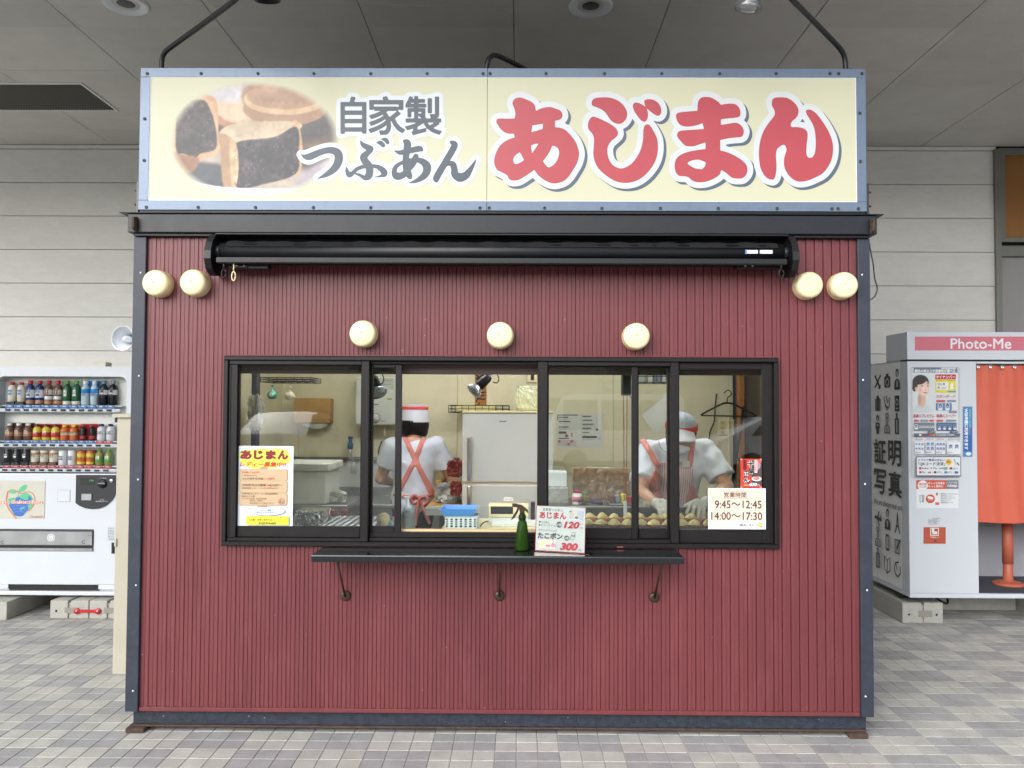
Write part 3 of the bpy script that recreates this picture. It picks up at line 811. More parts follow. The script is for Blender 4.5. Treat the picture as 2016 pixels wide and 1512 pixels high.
# ---- window
def rc(x0, y0, x1, y1, Y=0.0):
    a = at(x0, y0, Y); b_ = at(x1, y1, Y); return a.x, b_.x, b_.z, a.z
wz = lambda y, x=1000: at(x, y, 0).z
fr = MB().mt('bronze_alu'); fb = .006
x0, x1, z0, z1 = WX0, WX1, WZ0, WZ1
XA = at(468, 880, 0).x; XB = at(712, 880, 0).x; XB2 = at(728, 880, 0).x; XC = at(1058, 880, 0).x; XC2 = at(1078, 880, 0).x
XD = at(1319, 880, 0).x; XD2 = at(1335, 880, 0).x; XE = at(1509, 880, 0).x
ZT = wz(720); ZS = wz(1062)
fr.box(x0, x1, -.03, .05, z1 - .022, z1, .003)                 # head
fr.box(x0, x1, -.03, .05, z0, z0 + .022, .003)                 # sill
fr.box(x0, x0 + .022, -.03, .05, z0 + .0225, z1 - .0225, .003); fr.box(x1 - .022, x1, -.03, .05, z0 + .0225, z1 - .0225, .003)
fr.box(x0 + .0225, XB - .0, -.018, .03, ZT + .0, z1 - .0225, .002)                    # upper inner rails
fr.box(XC2, XD, -.018, .03, ZT, z1 - .0225, .002)
fr.box(x0 + .0225, XB, -.018, .03, z0 + .0225, ZS + .004, .002); fr.box(XC2, XD, -.018, .03, z0 + .0225, ZS + .004, .002)
fr.box(x0 + .0225, XA, -.016, .028, ZS + .0045, ZT - .0005, .002)
fr.box(x0 + .028, x0 + .033, -.0195, .0, z0 + .05, z1 - .05)
fr.box(XB, XB2 - .001, -.024, .045, z0 + .0225, z1 - .0225, .003)
fr.box(XC, XC2 - .001, -.024, .045, z0 + .0225, z1 - .0225, .003)
fr.box(XD, XD2, -.024, .045, z0 + .0225, z1 - .0225, .003)
fr.box(XB2 - .0005, XC - .0005, .0, .045, z0 + .0225, z0 + .040, .002); fr.box(XB2 - .0005, XC - .0005, .012, .045, z0 + .0405, wz(1050), .002)
fr.box(XB2 - .0005, XC - .0005, .0, .045, z1 - .036, z1 - .0225, .002)
window = fr.build('window', parent=kiosk)
def sash(xa, xb, za, zb, Y, st=(.03, .03, .03, .045), name='sash'):
    """sliding sash: stiles left/right, top and bottom rails, one pane"""
    l, r_, t, b_ = st; m = MB().mt('bronze_alu')
    m.box(xa, xa + l, Y - .012, Y + .012, za, zb, .002); m.box(xb - r_, xb, Y - .012, Y + .012, za, zb, .002)
    m.box(xa + l, xb - r_, Y - .011, Y + .011, zb - t, zb, .002); m.box(xa + l, xb - r_, Y - .011, Y + .011, za, za + b_, .002)
    m.build(name, parent=window)
    MB().mt('window_glass').box(xa + l - .003, xb - r_ + .003, Y - .0025, Y + .0025, za + b_ - .003, zb - t + .003).build('glass_pane', parent=window)
zb_ = wz(1040); zl = ZS + .005
sash(XA + .0005, XB - .0005, zl, ZT - .001, .012, (.004, .006, .006, at(600, 1036, 0).z - zl))
sash(XB2 + .001, at(790, 880, .02).x, z0 + .041, z1 - .037, .028, (.010, .031, .018, at(750, 1037, 0).z - z0 - .041))
sash(XC2 + .0005, at(1256, 880, 0).x, zl, ZT - .001, .012, (.005, .030, .006, at(1200, 1040, 0).z - zl))
sash(at(1256, 880, .02).x + .0005, XD - .0005, zl, ZT - .001, .034, (.004, .008, .006, at(1280, 1042, 0).z - zl))
sash(XD2 + .0005, x1 - .0225, z0 + .023, z1 - .023, .010, (.006, .052, .032, at(1420, 1044, 0).z - z0 - .023))
MB().mt('red_bag').box(at(1213, 1075, 0).x, at(1226, 1075, 0).x, -.032, -.0305, z0 + .004, z0 + .009).build('red_tape', parent=window)
# inside head rail seen through every bay
hz0, hz1 = at(900, 737, .12).z, at(900, 715, .12).z
MB().mt('bronze_light').box(KL + .06, KR - .05, .10, .14, hz0, hz1 + .05, .004).build('inner_head_rail', parent=kiosk)
MB().mt('fridge_trim').box(XB2, XC, .046, .075, wz(1050) - .01, wz(1046), .002).build('inner_sill', parent=kiosk)

# ---- inner shell
bw = KB - .07
xs_ = [KL + .04, at(587, 880, bw).x, at(900, 880, bw).x, at(1207, 880, bw).x, KR - .04]
for a_, b_ in zip(xs_[:-1], xs_[1:]):
    MB().mt('cream_wall').box(a_ + .0012, b_ - .0012, bw, bw + .03, .142, 2.43, .0015).build('wall_panel', parent=kiosk)
for (ya, yb) in ((.06, .8), (.8, 1.62), (1.70, bw)):
    MB().mt('cream_wall').box(KL + .032, KL + .05, ya + .001, yb - .001, .142, 2.43, .0015).build('wall_panel', parent=kiosk)
MB().mt('navy_steel').box(KL + .032, KL + .085, 1.621, 1.699, .142, 2.43, .003).build('inner_post', parent=kiosk)
for (ya, yb) in ((.06, .8), (.8, 1.5)):
    MB().mt('cream_wall').box(KR - .05, KR - .032, ya + .001, yb - .001, .142, 2.43, .0015).build('wall_panel', parent=kiosk)
MB().mt('wood').box(KR - .07, KR - .032, 1.47, 1.549, .142, 2.43, .003).build('door_jamb', parent=kiosk)
MB().mt('wood').box(KR - .07, KR - .032, 2.06, 2.14, .142, 2.43, .003).build('door_jamb', parent=kiosk)
MB().mt('white_inner').box(KL + .03, KR - .03, .052, bw, 2.432, 2.45).build('inner_ceiling', parent=kiosk)
MB().mt('white_inner').box(KL + .032, WX0 + .002, .0505, .06, .142, 2.43).build('inner_lining', parent=kiosk)
MB().mt('white_inner').box(WX1 - .002, KR - .032, .0505, .06, .142, 2.43).build('inner_lining', parent=kiosk)
MB().mt('white_inner').box(WX0 + .003, WX1 - .003, .0505, .06, WZ1, 2.43).build('inner_lining', parent=kiosk)
MB().mt('white_inner').box(WX0 + .003, WX1 - .003, .0505, .06, .142, WZ0).build('inner_lining', parent=kiosk)
mat('tube_glow', 'f1f5ff', .5, var=0, emit=42)
def tubelight(x, y, lab):
    t = thing('tube_light', (x, y, 2.43), lab, 'tube light', 'tube lights under the kiosk ceiling')
    MB().mt('white_inner').box(x - .62, x + .62, y - .05, y + .05, 2.385, 2.431, .006).build('housing', parent=t)
    MB().mt('tube_glow').cyl((x - .58, y, 2.366), (x + .58, y, 2.366), .014, 10).build('tube', parent=t)
tubelight(-.85, 1.0, 'white fluorescent tube light under the kiosk ceiling over the sink side'); tubelight(.75, 1.0, 'white fluorescent tube light under the kiosk ceiling over the griddle side')

# ================================================================== PRINT MEASURED IN A VIEW OF THE PHOTOGRAPH
class VPrint(Print):
    """print whose coordinates are pixels of a zoomed view (origin ox,oy, factor k) of something standing on the plane y=Y"""
    def __init__(s, ox, oy, k, Y, org, step=.00022):
        s.q = (ox, oy, k); s.Y = Y; s.org = Vector(org); s.V = []; s.F = []; s.col = []; s.lay = 0; s.step = step; s.w = s.h = 0
        e = 100.0; a = at(ox, oy, Y); dx = at(ox + e, oy, Y) - a; dy = at(ox, oy + e, Y) - a
        s.a = a
    def uv(s, x, y):
        p = at(s.q[0] + x / s.q[2], s.q[1] + y / s.q[2], s.Y); return (p.x - s.org.x, p.z - s.org.z)

# ================================================================== SIGN
mat('sign_cream', 'c0bfa4', .42, var=.02, scale=3, coat=.12, dirt=.06, dirtcol='b8b48c')
SY = -.035
sx0, sx1, sz0, sz1 = at(275.5, 250, SY).x, at(1704.5, 250, SY).x, at(1000, 415, SY).z, at(1000, 135, SY).z
sign = thing('shop_sign', ((sx0 + sx1) / 2, SY, sz0), 'wide cream shop sign with big red lettering and a cake picture, steel framed', 'sign')
xm = at(959, 280, SY).x
for a_, b_ in ((sx0 + .003, xm - .0008), (xm + .0008, sx1 - .003)):
    MB().mt('sign_cream').box(a_, b_, SY, SY + .012, sz0 + .003, sz1 - .003, .001).build('sign_panel', parent=sign)
rw = .047
for (a_, b_, c_, d_) in ((sx0, xm - .0008, sz1 - rw + .002, sz1), (xm + .0008, sx1, sz1 - rw + .002, sz1), (sx0, xm - .0008, sz0, sz0 + rw), (xm + .0008, sx1, sz0, sz0 + rw),
                         (sx0, sx0 + rw + .002, sz0 + rw + .001, sz1 - rw + .001), (sx1 - rw, sx1, sz0 + rw + .001, sz1 - rw + .001)):
    MB().mt('sign_steel').box(a_, b_, SY - .004, SY - .0005, c_, d_, .001).build('frame_strip', parent=sign)
for s_ in ((sx0 + rw + .002, sx1 - rw, sz1 - rw - .001, sz1 - rw + .0018), (sx0 + rw + .002, sx1 - rw, sz0 + rw + .0003, sz0 + rw + .003)):
    MB().mt('plastic_white').box(s_[0], s_[1], SY - .002, SY - .0003, s_[2], s_[3]).build('white_edge', parent=sign)
for s_ in ((sx0 + rw + .0022, sx0 + rw + .005), (sx1 - rw - .003, sx1 - rw - .0002)):
    MB().mt('plastic_white').box(s_[0], s_[1], SY - .002, SY - .0003, sz0 + rw + .0035, sz1 - rw - .0015).build('white_edge', parent=sign)
MB().mt('black_steel').box(sx0 + .01, sx1 - .01, SY + .0125, SY + .09, sz0 - .0, sz1 - .004, .003).build('box_frame', parent=sign)
MB().mt('black').box(sx0 + .005, sx1 - .005, SY + .0, SY + .05, sz0 - .012, sz0 - .001, .002).build('lower_rail', parent=sign)
MB().mt('wood').box(-.55, 1.0, SY + .01, SY + .05, 2.5625, 2.5718, .001).build('packing_strip', parent=sign)
bt = MB().mt('dark_steel').lathe([(.0085, 0), (.0085, .0015), (.0072, .004), (.004, .0045), (.0038, .002), (0, .002)], (0, 0, 0), (0, -1, 0), 10)
bo = bt.build('bolt'); bme = bo.data; bpy.data.objects.remove(bo)
bolts = [(x, 145) for x in (290, 396, 508, 618, 730, 841, 951, 965, 1075, 1190, 1303, 1417, 1528, 1634, 1651, 1697)] + \
        [(x, 408 + (x - 288) * .0022) for x in (288, 390, 503, 617, 730, 843, 945, 963, 1072, 1185, 1300, 1414, 1530, 1638, 1650, 1690)] + [(285, 234), (284, 316), (1693, 223), (1694, 318)]
for x, y in bolts:
    p = at(x, y, SY - .004); link(bme, 'bolt', (p.x, SY - .0062, p.z), sign)
# --- lettering
SEY = SY - .0006
P = VPrint(0, 0, 1, SEY, (sx0, SEY, sz1))
def food(X, Y):
    im = [np.full(X.shape, v, float) for v in (196, 180, 166)]
    def bl(m_, c):
        for i in range(3): im[i][:] = im[i] * (1 - m_) + c[i] * m_
    def pl(st, soft=3): return np.clip(.5 - sdf_polys([parse(st)], X, Y) / soft, 0, 1)
    def el(cx, cy, rx, ry, soft=.06): return np.clip((1 - np.hypot((X - cx) / rx, (Y - cy) / ry)) / soft + .5, 0, 1)
    r = np.random.default_rng(3); nz = r.normal(0, 1, X.shape)
    def up(k):
        g_ = r.normal(0, 1, (X.shape[0] // k + 3, X.shape[1] // k + 3))
        yy = np.linspace(0, g_.shape[0] - 2.01, X.shape[0]); xx = np.linspace(0, g_.shape[1] - 2.01, X.shape[1]); yi = yy.astype(int)[:, None]; xi = xx.astype(int)[None]
        fy = yy[:, None] - yi; fx = xx[None] - xi
        return g_[yi, xi] * (1 - fy) * (1 - fx) + g_[yi + 1, xi] * fy * (1 - fx) + g_[yi, xi + 1] * (1 - fy) * fx + g_[yi + 1, xi + 1] * fy * fx
    n1 = up(3); n2 = up(9)
    bl(pl('590,230 640,210 700,260 700,340 590,330', 14), (110, 104, 106)); bl(pl('600,285 680,275 690,320 620,310', 18), (158, 128, 100))
    bl(pl('330,315 400,320 440,330 440,372 400,372 345,340', 8), (92, 98, 110))
    bl(el(470, 216, 52, 30), (206, 184, 156)); bl(pl('426,212 440,235 480,248 470,254 430,246', 3), (196, 140, 100))
    bl(pl('428,244 452,252 500,240 470,262 440,272 430,262', 5), (96, 82, 84)); bl(el(470, 211, 50, 25), (216, 192, 162)); bl(pl('400,160 470,165 480,196 430,200 405,190', 14), (204, 200, 204))
    bl(el(561, 214, 82, 34), (190, 148, 112)); bl(pl('486,170 640,170 642,215 600,240 520,238 490,225', 6), (192, 154, 120))
    bl(el(562, 196, 82, 30), (222, 190, 150)); bl(el(560, 190, 74, 25), (203, 164, 130)); bl(el(556, 186, 60, 17, .3), (196, 158, 130))
    bl(pl('392,193 424,194 430,250 420,255'), (212, 168, 128)); bl(pl('342,235 350,205 395,194 415,200 428,240 430,300 405,310 392,318 350,308 342,300'), (215, 178, 138))
    bl(pl('347,232 352,205 395,196 412,212 424,250 425,292 395,302 385,310 360,302 347,298'), (84, 72, 76))
    bl(pl('338,300 360,305 392,312 378,340 350,330', 5), (178, 128, 92))
    bl(pl('431,262 450,247 500,239 586,240 588,256 540,272 466,284 440,276'), (212, 190, 162))
    bl(pl('431,264 462,282 464,372 440,368 434,300'), (196, 156, 116)); bl(pl('578,246 588,244 596,290 592,338 580,342'), (216, 180, 132))
    dm = pl('462,283 540,270 584,250 588,300 582,342 520,362 468,370 460,330'); bl(dm, (80, 74, 84))
    bl(pl('452,280 466,284 470,330 464,368 456,365'), (212, 184, 140))
    bl(pl('600,335 690,300 690,372 590,372', 14), (186, 174, 184))
    bl(pl('345,352 420,366 500,372 600,372 660,360 660,420 340,420', 3), (205, 205, 212)); bl(pl('360,355 430,367 500,371 600,372 600,376 500,376 430,372 360,360', 2), (240, 242, 246))
    dk = pl('347,232 352,205 395,196 412,212 424,250 425,292 395,302 385,310 360,302 347,298') + dm
    for i, a in enumerate((16, 10, 13)): im[i] += (n1 * a + n2 * 9 * (1.2 - i * .3)) * dk + np.where((nz > 2.3) & (dk > .5), 60, 0) + n2 * 6 + n1 * 4
    o_ = np.hypot((X - 500) / 168, (Y - 276) / 116); a_ = np.clip((1.0 - o_) / .10, 0, 1)
    im = [255 * (np.clip(v, 0, 255) / 255) ** 1.5 for v in im]; mu = sum(im) / 3; im = [v * .72 + mu * .28 for v in im]; bg = (192, 191, 164)
    return [im[i] * a_ + bg[i] * (1 - a_) for i in range(3)]
P.photo(330, 160, 670, 392, 170, 116, food, lambda x, y: math.hypot((x - 500) / 168, (y - 276) / 116) < 1.0)
P.build('cake_picture', (sx0, SEY, sz1), parent=sign, m='print_gloss')

def scaled(st, ox, oy, k): return parse(st) / k + np.array([ox, oy])
BIG = {'a': (950, ['322,190 330,155 355,130 400,120 440,130 490,150 530,170 560,205 574,265* 620,240 680,225 730,222 780,238 830,258 852,285 858,315 845,345 815,362 778,368* 778,440* 830,445 890,470 950,530 1000,600 1030,680 1035,740 1015,820 975,890 930,960 880,1010 820,1035 760,1042 700,1025 640,990 590,945 555,897* 500,935 440,975 390,1003 340,1012 300,1005 278,985 268,960 235,938 190,915 155,895 132,850 124,800 135,740 165,670 210,615 270,575 345,548* 337,508* 285,508 240,495 200,465 170,425 148,385 155,355 190,345 260,347 345,345* 352,300 345,250',
    '535,420* 648,402* 645,457* 523,494*', '520,635* 560,620 600,615* 565,670 530,718*', '400,708* 425,750 445,793* 400,820 355,835 332,810 335,765 365,730', '748,638* 790,650 818,685 818,740 795,800 760,845 715,868 690,860 648,803* 700,735 730,680']),
 'ji': (950, ['1170,190 1178,150 1205,128 1260,120 1330,118 1400,130 1470,165 1520,215 1548,270 1550,320 1530,365 1495,395 1450,403 1400,385 1360,345 1325,290 1280,252 1230,228 1185,210',
    '1130,420 1140,370 1165,335 1190,325 1240,340 1310,372 1380,410 1430,450 1452,490 1448,525 1415,560 1370,600 1342,660 1342,730 1365,800 1405,850 1460,877 1510,878 1570,850 1625,800 1675,725 1705,650 1722,560 1725,470 1738,425 1768,408 1800,425 1840,490 1872,560 1882,640 1875,730 1850,810 1800,890 1735,960 1660,1010 1580,1033 1500,1035 1420,1015 1330,960 1250,890 1205,810 1188,730 1192,650 1195,560 1178,510 1140,465']),
 'dot1': (950, ['1612,210 1625,180 1660,175 1700,190 1745,220 1770,265 1775,320 1760,365 1735,380 1700,365 1655,310 1625,260']),
 'dot2': (950, ['1735,175 1740,150 1775,138 1830,145 1880,175 1910,220 1918,270 1905,305 1880,317 1840,300 1800,270 1765,240 1745,210']),
 'ma': (1300, ['398,262* 400,200 412,150 440,122 480,114 540,120 590,145 625,170 648,198* 700,190 760,186 810,195 845,230 860,280 850,322 800,338 720,345 650,355* 650,415* 710,405 780,393 830,395 875,430 896,480 885,525 860,545 800,550 720,560 643,577* 643,690* 710,705 790,740 870,790 920,840 935,890 925,940 890,980 850,990 780,985 740,960 700,925 652,898* 640,940 600,975 530,1010 460,1028 390,1028 340,1010 300,975 250,965 200,960 165,920 153,860 165,790 210,740 290,705 390,685 485,672* 485,602* 430,620 370,640 310,645 265,635 220,590 182,540 185,500 215,478 290,470 380,465 468,457* 453,396* 400,415 330,430 270,432 215,415 180,370 168,320 178,292 220,278 300,270',
    '292,828 320,803 370,790 420,790 487,815* 480,850 455,882 420,888 370,878 325,855']),
 'n': (1300, ['1195,180 1205,140 1235,122 1290,118 1350,122 1400,145 1450,190 1480,245 1478,300 1450,345 1415,375 1398,410 1410,436 1470,438 1530,450 1570,480 1580,530 1570,620 1566,700 1575,750 1600,768 1630,760 1655,720 1665,650 1665,560 1655,470 1635,410 1600,350 1570,300 1560,268 1580,250 1620,255 1670,290 1720,350 1780,440 1825,530 1850,620 1852,700 1835,790 1795,870 1740,935 1680,970 1600,1005 1530,1022 1470,1020 1420,995 1370,945 1335,880 1325,810 1335,740 1352,690 1345,645 1320,628 1285,645 1250,680 1240,740 1245,820 1245,890 1235,960 1215,998 1185,1000 1140,980 1095,925 1068,850 1058,760 1060,660 1075,570 1105,485 1150,410 1200,345 1228,300 1220,250 1200,215'])}
glyphs = {k: [scaled(s_, ox, 170, 5.449) for s_ in L_] for k, (ox, L_) in BIG.items()}
xs, ys = field_grid((955, 172, 1672, 388), 1.3); XX, YY = np.meshgrid(xs, ys)
D = np.full(XX.shape, 1e9)
for k, L_ in glyphs.items():
    a0 = np.vstack(L_); lo = a0.min(0) - 22; hi = a0.max(0) + 22
    jx = np.where((xs > lo[0]) & (xs < hi[0]))[0]; jy = np.where((ys > lo[1]) & (ys < hi[1]))[0]
    sl = (slice(jy[0], jy[-1] + 1), slice(jx[0], jx[-1] + 1))
    D[sl] = np.minimum(D[sl], sdf_polys(L_, XX[sl], YY[sl]))
P = VPrint(0, 0, 1, SEY, (sx0, SEY, sz1), .0003)
RED, GREY, WHT = 'aa3a44', '4a5768', 'c6cacd'
P.iso(D, xs, ys, 11.3, GREY, 5.4, 5.0); P.iso(D, xs, ys, 11.3, WHT); P.iso(D, xs, ys, 0, RED)
P.build('big_lettering', (sx0, SEY, sz1), parent=sign, m='print_gloss')
K5 = 5.305
TSU = [[(122, 712, 3), (160, 735, 22), (210, 735, 36), (290, 700, 34), (380, 672, 32), (450, 670, 36), (505, 700, 42), (515, 760, 44), (490, 830, 40), (440, 885, 34), (370, 930, 22), (293, 963, 3)],
 [(745, 575, 8), (765, 608, 22), (810, 635, 30), (850, 655, 28), (815, 695, 30), (775, 738, 38), (790, 782, 38), (828, 832, 40), (838, 890, 38), (825, 935, 38), (790, 958, 24), (740, 930, 16), (690, 912, 10)],
 [(595, 850, 8), (603, 890, 20), (625, 925, 28), (660, 905, 22), (700, 868, 20), (760, 842, 20), (850, 832, 18), (920, 842, 22), (975, 878, 32), (990, 912, 32), (960, 935, 14), (895, 948, 4)],
 [(912, 588, 6), (950, 590, 22), (978, 616, 22)], [(965, 553, 8), (1005, 560, 22), (1026, 588, 18)],
 [(1100, 675, 6), (1150, 692, 22), (1220, 682, 28), (1300, 662, 30), (1358, 652, 30), (1385, 668, 12)],
 [(1200, 572, 16), (1232, 600, 38), (1222, 690, 34), (1215, 780, 34), (1225, 870, 38), (1250, 930, 32), (1265, 960, 12)],
 [(1320, 732, 28), (1290, 800, 34), (1240, 870, 28), (1185, 925, 34), (1120, 938, 38), (1095, 895, 28), (1112, 840, 22), (1180, 795, 18), (1280, 768, 20), (1370, 778, 30), (1430, 825, 42), (1434, 885, 40), (1400, 940, 34), (1330, 985, 22), (1250, 1010, 4)],
 [(1688, 583, 16), (1724, 608, 32), (1700, 670, 34), (1650, 755, 34), (1600, 840, 34), (1550, 925, 36), (1532, 968, 32), (1540, 995, 8)],
 [(1600, 845, 16), (1655, 808, 22), (1705, 815, 32), (1722, 868, 34), (1728, 918, 38), (1778, 952, 46), (1838, 932, 40), (1888, 870, 26), (1930, 800, 12), (1948, 762, 3)]]
xs, ys = field_grid((580, 176, 948, 384), 1.3); XX, YY = np.meshgrid(xs, ys)
D = sdf_strokes([[(x / K5 + 570, y / K5 + 170, r / K5) for x, y, r in st] for st in TSU], XX, YY)
for ch, (a_, b_, c_, d_) in {'自': (672, 192, 720, 262), '家': (727, 191, 796, 264), '製': (799, 191, 868, 265)}.items():
    V_, F = textmesh(ch, 0); mn, mx = V_.min(0), V_.max(0)
    V2 = np.stack([a_ + (V_[:, 0] - mn[0]) / (mx[0] - mn[0]) * (c_ - a_), d_ - (V_[:, 1] - mn[1]) / (mx[1] - mn[1]) * (d_ - b_)], 1)
    jx = np.where((xs > a_ - 14) & (xs < c_ + 14))[0]; jy = np.where((ys > b_ - 14) & (ys < d_ + 14))[0]; sl = (slice(jy[0], jy[-1] + 1), slice(jx[0], jx[-1] + 1))
    D[sl] = np.minimum(D[sl], sdf_edges(V2, F, XX[sl], YY[sl]) - 1.7)
P = VPrint(0, 0, 1, SEY - .0004, (sx0, SEY, sz1), .0003)
P.iso(D, xs, ys, 8.6, 'c8cdd0'); P.iso(D, xs, ys, 0, '36414e')
P.build('small_lettering', (sx0, SEY - .0004, sz1), parent=sign, m='print_gloss')
# side plates and lamps of the sign
for sd_, x_, bx in ((-1, sx0 - .018, 258), (1, sx1 + .006, 1719)):
    z0 = at(270, 420, SY).z; z1_ = at(270, 356, SY).z
    m_ = MB().mt('dark_steel').box(x_, x_ + .012, SY + .01, SY + .06, z0 - .012, z1_, .002)
    for dz in (.04, .11): m_.cyl((x_ - .016 if sd_ < 0 else x_, SY + .035, z1_ - dz), (x_ + .012 if sd_ < 0 else x_ + .03, SY + .035, z1_ - dz), .006, 8)
    m_.build('side_plate', parent=sign)
def neck(name_pts, lab, bulb, face):
    pts = [at(x, y, Y) for x, y, Y in name_pts]
    t = thing('sign_lamp', pts[0], lab, 'sign lamp', 'gooseneck lamps over the shop sign')
    MB().mt('black_steel').tube(pts, .0125, 10, 6).build('arm', parent=t)
    MB().mt('black_steel').box(pts[0].x - .03, pts[0].x + .03, pts[0].y - .012, pts[0].y + .02, pts[0].z - .10, pts[0].z + .005, .003).build('clamp', parent=t)
    h0 = pts[-1]; dr = Vector(face).normalized()
    MB().mt('dark_plastic' if bulb else 'black').lathe([(.0, -.02), (.022, -.015), (.026, .03), (.026, .07)] if bulb else [(0, -.02), (.022, -.015), (.03, .03), (.052, .09), (.055, .13), (.05, .13), (.045, .09)], h0, dr, 18).build('lamp_holder', parent=t)
    if bulb:
        MB().mt('bulb_glass').lathe([(.02, .07), (.026, .085), (.046, .12), (.058, .15), (.055, .168), (.03, .176), (0, .178)], h0, dr, 20).build('bulb', parent=t)
        MB().mt('chrome').lathe([(.016, .072), (.022, .086), (.042, .12), (.05, .142)], h0, dr, 16).build('reflector', parent=t)
    return t
neck([(318, 140, 0), (319, 118, -.005), (324, 104, -.02), (338, 92, -.05), (400, 47, -.22), (460, 2, -.40), (500, -35, -.52), (522, -62, -.6)], 'black gooseneck lamp leaning right from the left end of the sign', False, (.02, .25, -1))
neck([(1665, 138, 0), (1663, 116, -.005), (1658, 102, -.02), (1645, 86, -.05), (1600, 40, -.22), (1558, -2, -.40), (1520, -40, -.5), (1488, -62, -.6)], 'black gooseneck lamp with clear reflector bulb at the right end of the sign', True, (-.14, .3, -1))
neck([(958, 142, .02), (959, 126, .015), (965, 113, .02), (977, 109, .05), (1000, 119, .12), (1030, 134, .2), (1060, 150, .28)], 'black lamp arm bent down behind the middle of the sign', False, (.3, .6, -1))

# ================================================================== AWNING
AY = -.10
ax0, ax1 = at(416, 500, -.08).x, at(1561, 500, -.08).x
az1, az0 = at(1000, 461, -.08).z, at(1000, 527, -.14).z
aw = thing('awning', ((ax0 + ax1) / 2, 0, az0), 'black rolled up cassette awning mounted over the service window', 'awning')
m_ = MB().mt('awning_black'); m_.box(ax0 + .03, ax1 - .03, -.012, -.001, az0 + .03, az1 - .004, .002); m_.box(ax0 + .03, ax1 - .03, -.115, -.0125, az1 - .014, az1 - .004, .003)
m_.build('cassette', parent=aw)
zc = at(1000, 497, AY).z
for xx in (ax0, ax1 - .032):
    pr_ = [(-.002, az1), (-.06, az1 + .002), (-.11, az1 - .016), (-.15, az1 - .055), (-.17, az1 - .10), (-.172, az1 - .14), (-.15, az1 - .185), (-.10, az1 - .212), (-.05, az1 - .205), (-.002, az1 - .185)]
    MB().mt('awning_black').prism([(xx, a, b_) for a, b_ in pr_], (.032, 0, 0)).build('end_cap', parent=aw)
MB().mt('awning_black').cyl((ax0 + .06, AY, zc), (ax1 - .06, AY, zc), .043, 28).build('roller_tube', parent=aw)
MB().mt('dark_plastic').cyl((ax0 + .0325, AY, zc), (ax0 + .0595, AY, zc), .030, 20).build('roller_pin', parent=aw)
MB().mt('dark_plastic').cyl((ax1 - .0595, AY, zc), (ax1 - .0325, AY, zc), .030, 20).build('roller_pin', parent=aw)
pl_ = []
n_ = 120
for i in range(n_ + 1):
    x = ax0 + .09 + (ax1 - ax0 - .18) * i / n_; q = .004 * math.sin(i * .9) * math.sin(i * .23 + 1)
    pl_.append([(x, -.03, zc + .052 + q * .3), (x, -.07, zc + .055 + q), (x, -.115, zc + .047 + q), (x, -.142, zc + .018)])
MB().mt('awning_fabric').grid(pl_).build('fabric', parent=aw)
zb0, zb1 = at(1000, 520, -.16).z, at(1000, 508, -.16).z
MB().mt('awning_black').box(ax0 + .055, ax1 - .055, -.165, -.135, zb0, zb1, .006).build('front_bar', parent=aw)
MB().mt('awning_black').box(ax0 + .055, ax1 - .055, -.134, -.118, zb0 + .006, zb1 + .006, .003).build('front_bar_lip', parent=aw)
for xa, xb in ((455, 531), (1447, 1527)):
    p = at(xa, 520, -.09); q = at(xb, 531, -.09); m_ = MB().mt('awning_black').box(p.x, q.x, -.115, -.06, q.z, p.z, .004)
    m_.box(p.x + .02, p.x + .09, -.122, -.1155, q.z + .004, p.z - .002, .002)
    m_.mt('steel')
    for k in (.04, .075): m_.cyl((p.x + k, -.122, q.z + .014), (p.x + k, -.128, q.z + .014), .006, 8)
    m_.build('arm_bracket', parent=aw)
for xx in (441, 1538):
    p = at(xx, 519, -.15); r_ = []
    m_ = MB().mt('black').cyl((p.x, -.15, p.z + .01), (p.x, -.15, p.z - .03), .006, 8)
    m_.tube([(p.x + .011 * math.cos(a), -.15, p.z - .048 + .02 * math.sin(a)) for a in [i * math.pi / 6 for i in range(13)]], .004, 6); m_.build('hook', parent=aw)
p = at(460, 534, -.15)
m_ = MB().mt('plastic_cream').cyl((p.x, -.15, p.z + .04), (p.x, -.15, p.z - .002), .0028, 6)
m_.tube([(p.x + .009 * math.cos(a), -.15, p.z - .024 + .022 * math.sin(a)) for a in [i * math.pi / 7 for i in range(15)]], .0032, 6); m_.build('crank_eye', parent=aw)
for xa, xb in ((1467, 1492), (1496, 1521)):
    p = at(xa, 499, AY - .044); q = at(xb, 506, AY - .044)
    P = Print((0, 0, 100, 30), q.x - p.x, p.z - q.z); P.rect(0, 0, 100, 30, 'd8dde2')
    if xa < 1480: P.rect(0, 2, 14, 28, '2f6cc0', new=True); P.rect(22, 12, 84, 20, '9fb3c8')
    P.build('sticker', (p.x, AY - .0436, zc + (p.z - q.z) / 2 - .002), parent=aw, back=.0006)

